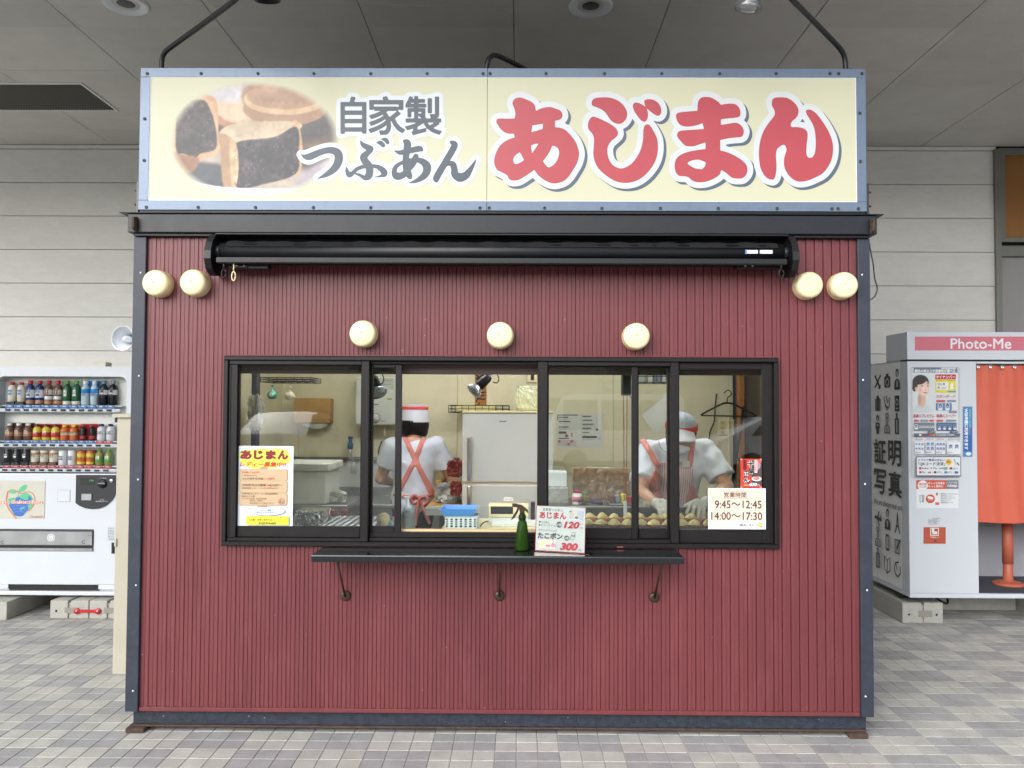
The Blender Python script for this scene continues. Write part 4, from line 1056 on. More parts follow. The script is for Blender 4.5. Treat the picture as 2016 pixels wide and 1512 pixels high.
# ================================================================== WALL LAMPS
for x, y, lab in ((303.5, 556, 'outer cream drum lamp of the pair at the upper left corner of the kiosk'), (377.5, 555, 'inner cream drum lamp of the upper left pair, beside the awning end'),
                  (712.5, 656, 'left of the three cream drum lamps in the row above the service window'), (984.5, 659, 'middle of the three cream drum lamps in the row above the service window'),
                  (1254.5, 661, 'right of the three cream drum lamps in the row above the service window'), (1596.5, 560, 'inner cream drum lamp of the upper right pair, beside the awning end'),
                  (1665.5, 560.5, 'outer cream drum lamp of the pair at the upper right corner of the kiosk')):
    p = at(x, y, -.075)
    t = thing('wall_lamp', (p.x, 0, p.z), lab, 'wall lamp', 'round cream lamps on the kiosk front')
    MB().mt('lamp_cream').lathe([(.0648, .009), (.0655, .03), (.0652, .052), (.0625, .066), (.055, .0725), (.046, .0752), (.036, .0768), (.024, .0778), (.012, .0783), (.003, .0785), (.0028, .077), (0, .077)], (p.x, 0, p.z), (0, -1, 0), 40).build('drum', parent=t)
    MB().mt('fridge_trim').lathe([(.067, .0), (.067, .0088)], (p.x, -.0, p.z), (0, -1, 0), 32).build('base_ring', parent=t)

# ================================================================== HORN SPEAKER
p = Vector((-2.008, .07, at(237, 666, .07).z)); dr = Vector((.16, .98, -.03)).normalized()
hs = thing('horn_speaker', (KL, .2, p.z), 'small white horn loudspeaker on the left side of the kiosk', 'loudspeaker')
MB().mt('white_paint').lathe([(.064, -.002), (.0655, .0), (.064, .003), (.053, .022), (.040, .045), (.030, .068), (.026, .10), (.0255, .112), (.020, .112), (.022, .10), (.026, .068), (.036, .046), (.049, .023), (.0605, .003), (.0605, -.002), (.064, -.002)], p, dr, 36).build('horn', parent=hs)
MB().mt('white_paint').lathe([(0, .008), (.0085, .009), (.010, .014), (.0155, .02), (.0165, .10)], p, dr, 20).build('reflex_tube', parent=hs)
MB().mt('white_paint').lathe([(.026, .112), (.034, .115), (.034, .16), (.024, .17), (0, .17)], p, dr, 24).build('driver_housing', parent=hs)
MB().mt('steel').box(KL - .05, KL - .0005, .19, .215, p.z - .012, p.z + .012, .002).build('bracket', parent=hs)
# loose cable at the right side
tag(MB().mt('dark_plastic').tube([at(x, y, .06) for x, y in ((1711, 478), (1714, 494), (1719, 520), (1722, 548), (1727, 566), (1724, 580), (1717, 588), (1708, 591))], .0032, 6, 5).build('loose_cable'), 'thin dark cable sagging down the right side of the kiosk', 'cable')

# ================================================================== SHELF
SZ = .9165; shf = thing('service_shelf', (-.09, -.12, SZ - .03), 'black shelf board on struts under the service window', 'shelf')
mat('shelf_black', '17191d', .16, var=.15, scale=20, dirt=.08, dirtcol='3a3d42', coat=.4)
bd = MB().mt('shelf_black').box(-.957, .773, -.240, -.031, SZ - .034, SZ, .006).build('board', parent=shf)
for (xa, ya, xb) in ((680, 1173, 663), (983, 1173, 985), (1288, 1176, 1304)):
    a_ = at(xa, ya, -.004); top = at(xb, 1112, -.17)
    st = MB().mt('trigger').cyl((a_.x, -.012, a_.z - .0), (top.x, -.17, SZ - .036), .0055, 8).build('strut', parent=shf)
    MB().mt('trigger').lathe([(.026, -.008), (.025, .006), (.018, .009), (.008, .011), (0, .011)], (a_.x, .0, a_.z), (0, -1, 0), 20).build('wall_plate', parent=shf)

def Zr(a): return Matrix.Rotation(a, 3, 'Z')
# spray bottle
b0 = Vector((at(1028, 1080, -.085).x, -.085, SZ + .001))
sb = thing('spray_bottle', b0, 'green trigger spray bottle standing on the black shelf', 'spray bottle')
MB().mt('green_glass').lathe([(.0, .0), (.034, .0), (.0365, .004), (.0365, .02), (.030, .08), (.024, .118), (.021, .134), (.0165, .142), (.014, .146)], b0, n=26).build('bottle', parent=sb)
MB().mt('dark_green').lathe([(0, .003), (.033, .003), (.0335, .02), (.0275, .08), (.0245, .10), (0, .1005)], b0, n=22).build('liquid', parent=sb)
MB().mt('dark_green').lathe([(.017, .145), (.018, .149), (.0175, .166), (.012, .172), (.011, .185), (0, .185)], b0, n=20).build('collar', parent=sb)
q = b0 + Vector((0, 0, .185))
MB().mt('trigger').prism([q + Vector(v) for v in ((-.048, -.011, .024), (-.050, -.011, .036), (-.036, -.011, .039), (.0, -.011, .030), (.026, -.011, .008), (.030, -.011, -.006), (.024, -.011, -.004), (.012, -.011, .006), (.010, -.011, -.004), (-.012, -.011, -.004), (-.016, -.011, .018))], (0, .022, 0)).build('spray_head', parent=sb)
MB().mt('dark_plastic').prism([q + Vector(v) for v in ((-.022, -.006, .022), (-.012, -.006, .022), (-.020, -.006, .0), (-.036, -.006, -.030), (-.056, -.006, -.042), (-.044, -.006, -.020), (-.030, -.006, .002))], (0, .012, 0)).build('trigger', parent=sb)

# price sign
ang = math.radians(-17); o0 = at(1053, 1083, -.115); u_ = Vector((math.cos(ang), math.sin(ang), 0)); v_ = Vector((.02, .10, 1)).normalized()
v_ = (v_ - u_ * v_.dot(u_)).normalized(); PW, PH = .243, .214; o0.z = SZ + .0035
top_l = o0 + v_ * PH
P = Print((170, 195, 1320, 1240), PW, PH)
P.rect(170, 195, 1320, 1240, 'c23a33', 22); P.rect(186, 203, 1312, 1220, 'e2dfe0', 16)
P.text('自家製つぶあん', 335, 245, 800, 312, '4c4c4e', .01); P.text('あじまん', 255, 330, 880, 490, 'c62f3f', .045)
P.text('●つぶあん', 250, 540, 490, 598, '3f3f42', .008); P.text('●カスタードクリーム', 246, 615, 640, 668, '3f3f42', .008)
P.ell(725, 612, 68, 70, '555558'); P.text('1個', 680, 580, 780, 650, 'e8e8ea', .02)
P.text('120', 828, 528, 1190, 690, 'c62f3f', .05, shear=.25); P.text('円', 1205, 640, 1262, 695, 'b98d98', .01); P.text('(税込)', 1200, 560, 1270, 600, 'b98d98')
P.text('生キャベツたっぷり', 243, 728, 680, 780, '5f5f62', .004); P.text('たこポン', 228, 805, 810, 950, '46464a', .045)
P.ell(905, 912, 58, 60, '555558'); P.text('6個', 868, 880, 944, 944, 'e8e8ea', .02)
P.line([(1030, 770), (1100, 785), (1090, 850), (1010, 840), (1030, 770)], 7, '4c4c4e'); P.line([(1005, 850), (1080, 870), (1060, 950), (990, 930), (1005, 850)], 7, '4c4c4e'); P.line([(1060, 870), (1100, 850)], 7, '4c4c4e')
P.text('300', 752, 1015, 1165, 1190, 'c62f3f', .05, shear=.25); P.text('円', 1185, 1140, 1235, 1195, 'b98d98', .01)
def pf(X, Y):
    im = [np.full(X.shape, float(v)) for v in (176, 190, 214)]
    for cx, cy, rx, ry, c in ((1085, 320, 62, 45, (226, 206, 170)), (990, 390, 60, 40, (214, 190, 150)), (1110, 420, 60, 48, (232, 222, 200)), (1118, 432, 46, 34, (112, 116, 122)), (1215, 420, 40, 40, (220, 190, 140)), (1060, 485, 180, 22, (225, 228, 235)), (975, 295, 24, 20, (120, 120, 126))):
        m_ = np.clip((1 - np.hypot((X - cx) / rx, (Y - cy) / ry)) * 6, 0, 1)
        for i in range(3): im[i] = im[i] * (1 - m_) + c[i] * m_
    return im
P.photo(948, 278, 1268, 495, 24, 16, pf)
def pg(X, Y):
    im = [np.full(X.shape, float(v)) for v in (214, 206, 196)]; r = np.random.default_rng(5)
    for cx, cy, rx, ry, c in ((385, 1040, 65, 55, (224, 186, 128)), (500, 1015, 55, 42, (222, 190, 140)), (320, 1100, 50, 55, (218, 178, 120)), (595, 1090, 55, 60, (206, 120, 126)), (480, 1110, 70, 40, (200, 110, 115)), (600, 1010, 35, 30, (150, 150, 150))):
        m_ = np.clip((1 - np.hypot((X - cx) / rx, (Y - cy) / ry)) * 6, 0, 1)
        for i in range(3): im[i] = im[i] * (1 - m_) + c[i] * m_
    return [a + r.normal(0, 14, X.shape) for a in im]
P.photo(280, 980, 650, 1170, 26, 14, pg)
ps = thing('price_sign', o0, 'small red edged price stand with 120 and 300 yen prices on the shelf', 'price sign')
P.build('price_card', top_l, u_, v_, parent=ps, back=.0012)
nrm = u_.cross(v_).normalized()
m_ = MB().mt('acrylic'); k0 = top_l + nrm * .004
for (zo, th) in ((0, .0015),):
    a_ = top_l + nrm * .0035 - u_ * .002 + v_ * .002; m_.prism([a_, a_ + u_ * (PW + .004), a_ + u_ * (PW + .004) - v_ * (PH + .004), a_ - v_ * (PH + .004)], nrm * .0012)
bk = Vector((-u_.y, u_.x, 0)); a_ = Vector((o0.x, o0.y, SZ + .0008)); m_.prism([a_, a_ + u_ * (PW + .03), a_ + u_ * (PW + .03) + bk * .06, a_ + bk * .06], (0, 0, .0018))
m_.build('acrylic_stand', parent=ps)

# ---- papers on the window
def paper(name, k, ox, oy, box, Y, lab, cat, draw, back=.0006, m='print'):
    a_ = at(ox + box[0] / k, oy + box[1] / k, Y); b_ = at(ox + box[2] / k, oy + box[3] / k, Y)
    P = Print(box, b_.x - a_.x, a_.z - b_.z); draw(P)
    return P.build(name, a_, back=back, m=m, label=lab, cat=cat)
def d_hours(P):
    P.rect(590, 975, 1000, 1268, 'd8dde0'); P.rect(600, 985, 992, 1212, 'e0c9b8')
    for y in (996, 1047): P.line([(695, y), (877, y)], 2.2, '5a4438')
    P.text('営業時間', 703, 1003, 862, 1042, '4a3a34', .012)
    P.text('9:45～12:45', 637, 1062, 970, 1120, '4f3c36', .012); P.text('14:00～17:30', 612, 1146, 974, 1202, '4f3c36', .012)
    P.text('(株)あじまん', 812, 1229, 915, 1249, '3c3c40', .01)
    for i in range(7): P.ell(957 + 17 * math.cos(i * .9), 1236 + 15 * math.sin(i * .9), 4.5, 3, '6d6a4a', 8, new=(i == 0), rot=i * .9)
    P.ell(957, 1236, 13, 13, 'dcc95a')
paper('hours_sign', 3.6, 1230, 690, (590, 975, 1000, 1268), -.0135, 'pink opening hours sign taped low on the right window pane', 'sign', d_hours)
def d_stick(P):
    P.rect(175, 130, 580, 685, 'c83a34', 45); P.rect(390, 160, 578, 640, '4a4344', 20)
    P.ell(500, 250, 60, 90, 'a08492'); P.ell(545, 180, 34, 34, 'c0603c'); P.rect(440, 150, 500, 400, 'd9b8ba', 10)
    P.text('つぶ', 446, 170, 492, 260, 'b8404a'); P.text('あん', 446, 270, 492, 360, 'b8404a')
    P.ell(482, 512, 96, 46, 'ddd3d5'); P.ell(478, 502, 60, 36, 'b87468'); P.ell(460, 495, 24, 18, 'c99080')
    for dx, c, bd_ in ((0, 'd9d4d0', .12), (0, '1d1a1c', .03)):
        P.text('十', 298, 150, 438, 310, c, bd_); P.text('勝', 318, 312, 438, 442, c, bd_ * .8); P.text('正', 232, 360, 320, 480, c, bd_); P.text('ん', 218, 478, 352, 600, c, bd_)
    for i in range(5): P.rect(222, 148 + i * 38, 282, 178 + i * 38, '5a1c1c', new=(i == 0))
    P.text('430', 328, 592, 484, 652, 'e6e4e4', .05, shear=.25); P.text('円', 486, 612, 535, 655, 'cfcaca', .01); P.rect(232, 620, 322, 652, 'c58a52')
paper('menu_sticker', 9.75, 1440, 890, (175, 130, 580, 685), -.0135, 'red rounded menu card with brush lettering and 430 price above the hours sign', 'menu card', d_stick)
YEL = 'd8d652'
def d_poster(P):
    P.rect(75, 68, 1003, 1443, 'cbd6df')
    for cx, cy, rx, ry in ((240, 220, 150, 90), (480, 190, 210, 80), (740, 190, 190, 80), (300, 330, 190, 90), (560, 350, 260, 105), (830, 290, 130, 90), (400, 420, 150, 40)): P.ell(cx, cy, rx, ry, YEL, new=(cx == 240))
    for i, (ch, a_, b_) in enumerate((('あ', 115, 308), ('じ', 340, 500), ('ま', 538, 712), ('ん', 738, 918))):
        P.text(ch, a_, 140, b_, 298, '7d1f2c', .07, new=(i == 0))
    P.text('レディー募集中!!', 112, 338, 884, 425, 'c0342a', .03, shear=.2)
    P.ell(510, 452, 70, 32, 'a9917c')
    for y0, y1 in ((460, 668), (662, 872), (868, 1084)): P.rect(104, y0, 912, y1, '96795a', 34, new=(y0 == 460)); 
    for y0, y1 in ((460, 660), (662, 864), (868, 1078)): P.rect(106, y0, 904, y1, 'c0a584', 34, new=(y0 == 460))
    P.text('日給:7,360円', 160, 500, 440, 538, 'c0442f', .02); P.text('(時給:920円)', 175, 558, 400, 588, '5a4a3c'); P.text('※土日祝手当:時給', 162, 608, 510, 645, '5a4a3c', .01); P.text('+100円', 522, 606, 690, 645, 'c0442f', .01)
    P.text('月収例:月22日勤務 168,320円～', 158, 715, 820, 757, '54443a', .01); P.text('勤務時間:', 158, 772, 305, 802, '54443a'); P.text('8:45～17:45(休憩60分)', 312, 770, 755, 804, 'c0442f')
    P.text('仕事内容:あじまん・たこ焼き製造販売', 152, 864, 748, 897, '54443a'); P.text('休日:シフト制', 152, 910, 370, 942, '54443a', .01)
    P.text('そ の 他:社会保険・雇用保険完備', 155, 955, 562, 978, '54443a'); P.text('健康診断・制服貸与', 284, 990, 508, 1012, '54443a'); P.text('各営業所により異なります', 284, 1028, 680, 1054, '54443a')
    P.ell(815, 1010, 48, 50, '7d3030'); P.ell(815, 1010, 43, 45, 'c0a584'); P.text('ぽん', 782, 972, 848, 1046, '7d3030', .02)
    P.rect(415, 1085, 585, 1100, 'c98a5a'); P.ell(590, 1178, 286, 78, '8a3a40', 30); P.poly('250,1132* 320,1135 330,1175*', '8a3a40', False); P.ell(590, 1178, 281, 73, 'd0dbe3', 30); P.poly('262,1136* 330,1142 345,1172*', 'd0dbe3', False)
    P.text('フルタイム勤務です!', 458, 1146, 712, 1175, '3a4048', .01); P.text('週1日からでも大丈夫です。', 405, 1182, 750, 1212, '3a4048', .01)
    P.rect(232, 1262, 945, 1412, 'cfca38', 20); P.text('ご応募、お問い合わせは', 278, 1305, 668, 1342, '3f3f22', .01); P.text('0120-914-643', 448, 1362, 728, 1402, '3a3a26', .03)
paper('job_poster', 8.64, 460, 870, (75, 68, 1003, 1443), .004, 'white and yellow recruitment poster at the lower left corner of the left pane', 'poster', d_poster)

# ================================================================== VENDING MACHINE
VY = 2.17
def V(x, y, Y=VY): return at(x, y, Y)
vR = V(268, 900).x; vL = vR - 1.16; vT = V(130, 722).z; vB = V(130, 1171).z; vK = VY + .70
vm = thing('vending_machine', ((vL + vR) / 2, VY + .3, vB), 'white drinks vending machine with three rows of drinks and an apple logo', 'vending machine')
zW1, zW0 = V(100, 741).z, V(100, 929).z; wR = V(248.5, 830).x; wL = vL + .07; zBt = V(100, 1160).z
b_ = MB().mt('white_machine')
b_.box(vL, vR, VY + .12, vK, vB + .02, vT, .01)
b_.box(vL + .01, vR - .01, VY + .02, VY + .119, vB + .02, zW0 - .01, .004)
b_.build('cabinet', parent=vm)
# front door: frame round the display with a rounded right corner
rr = .055
def arc(cx, cz, r, a0, a1, n=6): return [(cx + r * math.cos(math.radians(a0 + (a1 - a0) * i / n)), cz + r * math.sin(math.radians(a0 + (a1 - a0) * i / n))) for i in range(n + 1)]
m_ = MB().mt('white_machine')
inn = arc(wR - rr, zW1 - rr, rr, 0, 90) + arc(wL + rr, zW1 - rr, rr, 90, 180)
out = [(vR, zW1 - rr)] + [(vR, vT)] * 6 + [(vL, vT)] * 6 + [(vL, zW1 - rr)]
P3 = lambda p, y: (p[0], y, p[1])
for Y_ in (VY,):
    for i in range(len(inn) - 1):
        q = [P3(inn[i], VY), P3(inn[i + 1], VY), P3(out[i + 1], VY), P3(out[i], VY)]
        if out[i] == out[i + 1]: q = q[:3]
        m_.add(q, [tuple(range(len(q)))])
        m_.add([P3(inn[i], VY), P3(inn[i + 1], VY), P3(inn[i + 1], VY + .12), P3(inn[i], VY + .12)], [(0, 1, 2, 3)], True)
m_.box(wR, vR, VY, VY + .119, zW0 + .001, zW1 - rr); m_.box(vL, wL, VY, VY + .119, zW0 + .001, zW1 - rr)
m_.box(vL, vR, VY + .0, VY + .119, vT - .0, vT + .002)
m_.build('display_frame', parent=vm)
# lower door
lm = MB().mt('white_machine'); dx0, dx1 = V(21, 1163).x, V(188, 1163).x; zn = V(100, 1151).z
lm.box(vL, vR, VY, VY + .019, zn, zW0 - .012, .006); lm.box(dx1 + .02, vR, VY, VY + .019, zBt, zn - .001, .004); lm.box(vL, dx0 - .02, VY, VY + .019, zBt, zn - .001, .004)
door = lm.build('lower_door', parent=vm)
MB().mt('black').box(vL + .02, vR - .02, VY + .0, VY + .018, zW0 - .011, zW0 - .004).build('seam', parent=vm)
MB().mt('black').box(dx0 - .02, dx1 + .02, VY + .011, VY + .0195, zBt - .011, zn - .002).build('kick_recess', parent=vm)
MB().mt('white_machine').box(vL, vR, VY - .02, VY + .25, vB, zBt - .012, .005).build('base_sill', parent=vm)
MB().mt('white_inner').box(wL + .001, wR - .001, VY + .10, VY + .118, zW0 + .001, zW1 - .001).build('display_back', parent=vm)
# shelves with price strips and buttons
rows = [(797, 745, 'red'), (868, 831, 'mid'), (916, 882, 'low')]
cols = [15.5 + 18.05 * i for i in range(12)]
def vshelf(ys, yb0, yb1, sh):
    a_ = V(0, ys, VY + .03); z1_ = a_.z; z0_ = V(0, yb1, VY + .02).z; zm = V(0, yb0, VY + .02).z
    x1_ = V(236 if sh == 0 else 230, ys, VY).x
    o_ = MB().mt('white_machine').box(wL + .002, x1_, VY + .035, VY + .098, z1_ - .012, z1_ - .001, .002).box(wL + .002, x1_ - .004, VY + .015, VY + .0345, z0_, zm, .004).build('drink_shelf', parent=vm)
    for i in range(12):
        x = V(cols[i] + 3.5 - sh * 3, ys, VY + .03).x
        c_ = 'tag_blue' if (sh == 0 or (sh == 1 and i < 10)) else 'tag_red'
        t_ = MB().mt(c_).box(x - .028, x + .028, VY + .028, VY + .0345, zm + .001, z1_ - .002).build('price_tag', parent=vm)
        MB().mt('plastic_white').box(x - .012, x + .012, VY + .0265, VY + .0278, (zm + z1_) / 2 + .002, z1_ - .006).build('price_plate', parent=t_)
        MB().mt('black').box(x - .022, x + .018, VY + .009, VY + .0148, z0_ + .008, zm - .004, .002).build('select_button', parent=vm)
    return z1_
mat('tag_blue', '3f6fb0', .4, var=0); mat('tag_red', 'b23a4c', .4, var=0)
zr = [vshelf(797, 804, 811, 0), vshelf(867, 873, 880, 1), vshelf(916, 922, 929, 2)]
MB().mt('clear_glass').box(wL + .002, wR - .002, VY + .001, VY + .004, zW0 + .002, zW1 - .002).build('display_glass', parent=vm)
# coin panel
cp = MB().mt('dark_plastic'); kx0 = V(150, 980).x; zc1, zc0 = V(200, 935).z, V(200, 1002).z
pts = [(kx0, zc1), (kx0, V(150, 990).z)] + [(V(x, 990).x, V(x, y).z) for x, y in ((158, 996), (170, 1000.5), (184, 1002), (198, 1000.5), (210, 995), (222, 984), (228, 972))] + [(V(228, 972).x, zc1)]
cpn = cp.prism([(a, VY - .009, c) for a, c in pts], (0, .0085, 0)).build('coin_panel', parent=vm)
sp = MB().mt('black').box(V(159, 945).x, V(188, 945).x, VY - .011, VY - .0092, V(170, 954).z, V(170, 941).z, .001).build('cash_display', parent=cpn)
P = Print((0, 0, 30, 10), .12, .04); P.text('120', 19, 2, 27, 5, '3fd070'); P.build('lit_digits', (V(159, 941).x, VY - .0112, V(159, 942).z), parent=sp)
MB().mt('steel').box(V(162, 970).x, V(183, 970).x, VY - .016, VY - .0092, V(170, 985).z, V(170, 971).z, .003).build('note_slot', parent=cpn)
kb = V(203, 952); MB().mt('black').lathe([(.036, 0), (.034, .006), (0, .006)], (kb.x, VY - .0092, kb.z), (0, -1, 0), 20).build('knob_plate', parent=cpn)
MB().mt('steel').box(kb.x - .032, kb.x + .028, VY - .024, VY - .0155, kb.z - .004, kb.z + .008, .004).build('return_lever', parent=cpn)
kb = V(221, 946); MB().mt('chrome').lathe([(.018, 0), (.017, .006), (0, .007)], (kb.x, VY - .0092, kb.z), (0, -1, 0), 18).build('lock', parent=cpn)
P = VPrint(0, 930, 8.4, VY - .0095, (kx0, VY - .0095, zc1))
P.text('コイン投入口', 1655, 85, 1755, 105, 'd8dadc'); P.text('お札', 1655, 445, 1725, 462, 'd8dadc'); P.text('新500円硬貨は使用できません', 1585, 470, 1790, 488, 'd8dadc')
P.build('coin_panel_print', (kx0, VY - .0095, zc1), parent=cpn)
# apple logo panel
lx0, lx1, lz1, lz0 = V(-30, 950).x, V(89.5, 950).x, V(40, 946.5).z, V(40, 1020.5).z
lp = MB().mt('paper').box(lx0, lx1, VY - .004, VY - .0005, lz0, lz1, .003).build('logo_panel', parent=vm)
P = VPrint(0, 930, 8.4, VY - .0045, (lx0, VY - .0045, lz1))
GR, BL, OR = '57b489', '3a68b4', 'd0795a'
P.poly('130,450 200,420 300,420 330,380 420,345 500,370 545,430 545,520 500,600 440,640 400,700 340,730 270,725 230,690 190,620 150,540', GR)
P.poly('265,425 300,400 360,440 460,455 470,400 500,400 520,450 500,520 460,540 470,610 430,660 380,715 320,730 260,712 235,690 205,640 150,545 200,500 240,510', BL)
P.poly('330,610 345,580 380,570 412,575 400,600 370,610 345,635', '4fae9a')
for y in (560, 610, 660): P.line([(210, y), (320, y - 12), (450, y + 4)], 5, '6a90cc', 4)
P.poly('130,320* 160,285 210,275 260,295 290,320* 240,350 190,350', GR); P.poly('300,318* 330,260 380,215 445,198* 440,250 400,300 350,318', GR)
P.line([(300, 320), (306, 370), (296, 420)], 9, GR, 4)
P.line([(130, 322), (200, 292), (290, 312), (360, 350), (430, 325), (520, 335), (568, 395), (572, 480), (545, 560), (470, 640)], 13, OR, 5); P.line([(128, 330), (108, 430), (112, 520), (150, 610), (220, 700), (270, 762)], 20, OR, 5)
P.text('Best Selection', -95, 450, 712, 522, 'e3e3e1', .05); P.text('Best Selection', -95, 450, 712, 522, OR, .012, new=True)
P.text('IT GROUP', 530, 722, 712, 748, 'b4604e', .02, shear=.2); P.line([(490, 748), (520, 706), (530, 748)], 4, 'b4604e', 3)
P.build('logo_print', (lx0, VY - .0045, lz1), parent=lp)
# delivery flap
fx0, fx1 = V(-40, 1070).x, V(184.5, 1070).x
fl = MB().mt('dark_steel').box(fx0, fx1, VY - .003, VY - .0005, V(90, 1085).z, V(90, 1041.5).z, .001).build('delivery_slot', parent=vm)
MB().mt('steel').box(fx0 + .004, fx1 - .004, VY - .012, VY - .0035, V(90, 1073).z, V(90, 1045).z, .004).build('flap', parent=fl)
MB().mt('steel').box(fx0 + .004, fx1 - .001, VY - .010, VY - .0035, V(90, 1084.5).z, V(90, 1078.5).z, .003).build('lower_lip', parent=fl)
MB().mt('black').box(fx0 + .004, fx1 - .01, VY - .006, VY - .0035, V(90, 1078).z, V(90, 1073.5).z).build('gap', parent=fl)
P = VPrint(0, 930, 8.4, VY - .0125, (fx0, VY - .0125, V(90, 1045).z))
P.ell(842, 1080, 62, 60, 'dcdedf', 28); P.ell(842, 1080, 52, 50, 'a9abad', 28); P.ell(842, 1080, 38, 37, 'dcdedf', 24); P.line([(830, 1060), (825, 1095), (850, 1100), (862, 1065)], 12, 'a9abad', 3)
P.text('取り出し口', 680, 1000, 840, 1018, '8a8c8e'); P.text('C', 8, 1130, 62, 1186, '6a6a6c', .04); P.text('C', 1352, 1120, 1408, 1182, '6a6a6c', .04)
P.build('flap_print', (fx0, VY - .0125, V(90, 1045).z), parent=fl)
MB().mt('siding_dark').box(V(114, 950).x, V(139, 950).x, VY - .001, VY - .0002, V(130, 988).z, V(130, 964.5).z).build('hatch_gap', parent=vm)
MB().mt('white_machine').box(V(114.5, 950).x, V(138.5, 950).x, VY - .003, VY - .0011, V(130, 987.4).z, V(130, 965).z, .001).build('hatch', parent=vm)
P = Print((0, 0, 60, 120), .055, .11)
P.rect(0, 0, 60, 120, 'bcc3c8')
for i, t_ in enumerate(('統一美化マーク', '設置者名', '空き容器は回収', 'お問い合わせ', '1230')): P.text(t_, 5, 8 + i * 22, 54, 20 + i * 22, '55595e')
P.build('notice_label', (V(212, 1037).x, VY - .0006, V(212, 1037).z), parent=vm, back=.0003)
MB().mt('black').box(V(219.5, 1080).x, V(232, 1080).x, VY - .0022, VY - .0005, V(222, 1090).z, V(222, 1068).z, .002).build('coin_return', parent=vm)
tag(MB().mt('heater').box(V(192, 715, 2.5).x, V(215, 715, 2.5).x, 2.45, 2.55, vT + .0025, vT + .055, .012).build('top_bracket'), 'small grey bracket standing on top of the white vending machine', 'bracket')
for xx in (vL + .2, vR - .2): MB().mt('dark_steel').box(xx - .03, xx + .03, VY + .08, VY + .14, vB - .055, vB, .003).build('foot', parent=vm)
for xx in (vL + .2, vR - .2): MB().mt('dark_steel').box(xx - .03, xx + .03, vK - .14, vK - .08, vB - .055, vB, .003).build('foot', parent=vm)

# ---- display drinks
def drink(i, r, h, col, cap=None, w_=.061, lab='', shape='bottle', card=None, band=None, txt=None, tcol='e8e8e8', stand=None, side=''):
    x = V(cols[i] + 7.2 - r * 2.6 + (0 if r else .6), 800, VY + .06).x; y = VY + .062; z = zr[r] + .0005
    t = thing('display_' + ('can' if shape == 'can' else 'bottle'), (x, y, z), lab, shape, 'display drinks in the vending machine')
    z0 = z
    if stand: MB().mt(stand).box(x - .031, x + .031, y - .026, y + .026, z, z + .022, .002).build('stand', parent=t); z0 = z + .0225; h -= .022
    if card: MB().mt(card).box(x - .0335, x + .0335, y + .027, y + .030, z, z + h + .004).build('backing_card', parent=t)
    r_ = w_ / 2
    if shape == 'can':
        MB().mt(col).lathe([(r_ * .85, 0), (r_, .006), (r_, h * .9), (r_ * .82, h * .96)], (x, y, z0), n=18).build('body', parent=t)
        MB().mt('steel').lathe([(r_ * .82, h * .96), (r_ * .84, h), (r_ * .7, h - .002), (0, h - .003)], (x, y, z0), n=18).build('lid', parent=t)
    else:
        MB().mt(col).lathe([(r_ * .8, 0), (r_, .008), (r_, h * .68), (r_ * .86, h * .76), (r_ * .5, h * .84), (r_ * .45, h * .86)], (x, y, z0), n=18).build('body', parent=t)
        MB().mt(cap or 'plastic_white').lathe([(r_ * .58, h * .86), (r_ * .6, h * .865), (r_ * .58, h), (0, h)], (x, y, z0), n=14).build('cap', parent=t)
    if band:
        for (f0, f1, bc) in band: MB().mt(bc).lathe([(r_ + .0004, h * f0), (r_ + .0006, h * (f0 + .01)), (r_ + .0006, h * (f1 - .01)), (r_ + .0004, h * f1)], (x, y, z0), n=18).build('label', parent=t)
    if txt:
        P = Print((0, 0, 10, 10), r_ * 1.2, h * .3)
        for k, tt in enumerate(txt): P.text(tt, 1, 10 * k / len(txt), 9, 10 * (k + .8) / len(txt), tcol, .03)
        P.build('print', (x - r_ * .6, y - r_ - .0022, z0 + h * .62), parent=t)
for nme, c_ in (('d_cream', 'd6cfc2'), ('d_red', 'b22c30'), ('d_blue', '22386e'), ('d_brown', '5d3826'), ('d_tan', 'b08464'), ('d_white', 'd9dade'), ('d_green', '2c5c3c'), ('d_lime', '5d9440'), ('d_sky', '2f8ccc'), ('d_clear', 'b9c8d0'),
                ('d_black', '16171a'), ('d_orange', 'cf6a34'), ('d_yellow', 'd8c444'), ('d_navy', '232a55'), ('d_tea', '8c8a48'), ('d_grey', '7d8288'), ('d_coffee', '6b4a38'), ('d_pink', 'c07888')): mat(nme, c_, .35, var=.03)
LR = lambda k, n: ('left of two' if k == 0 else 'right of two') if n == 2 else ('left', 'middle', 'right')[k] + ' of three'
def run(r, i0, n, what, **kw):
    rn = ('top', 'middle', 'bottom')[r]
    for k in range(n): drink(i0 + k, r, lab=f'{what}, {rn} row, {LR(k, n)}', **kw)
run(0, 0, 2, 'cream bottle with red cap on a black stand', h=.178, col='d_cream', cap='d_red', stand='d_black', txt=['無糖', '●'], tcol='4f86b8')
run(0, 2, 2, 'blue bottle with white oval and red cap', h=.19, col='d_blue', cap='d_red', band=[(.30, .62, 'd_white'), (.05, .2, 'd_tan')], txt=['白', '桃'], tcol='2a3a70')
run(0, 4, 2, 'brown tea bottle with red cap and white band', h=.192, col='d_coffee', cap='d_red', band=[(.22, .36, 'd_white'), (.04, .18, 'd_tan'), (.42, .62, 'd_cream')], txt=['紅茶'], tcol='5d2c20')
run(0, 6, 2, 'dark green tea bottle with white writing', h=.192, col='d_green', cap='d_lime', band=[(.02, .16, 'd_cream')], txt=['生', '茶'])
run(0, 8, 2, 'clear water bottle before a bright blue card', h=.188, col='d_clear', cap='d_white', card='d_sky', band=[(.5, .68, 'd_sky')], txt=['天然水'], tcol='2468a8')
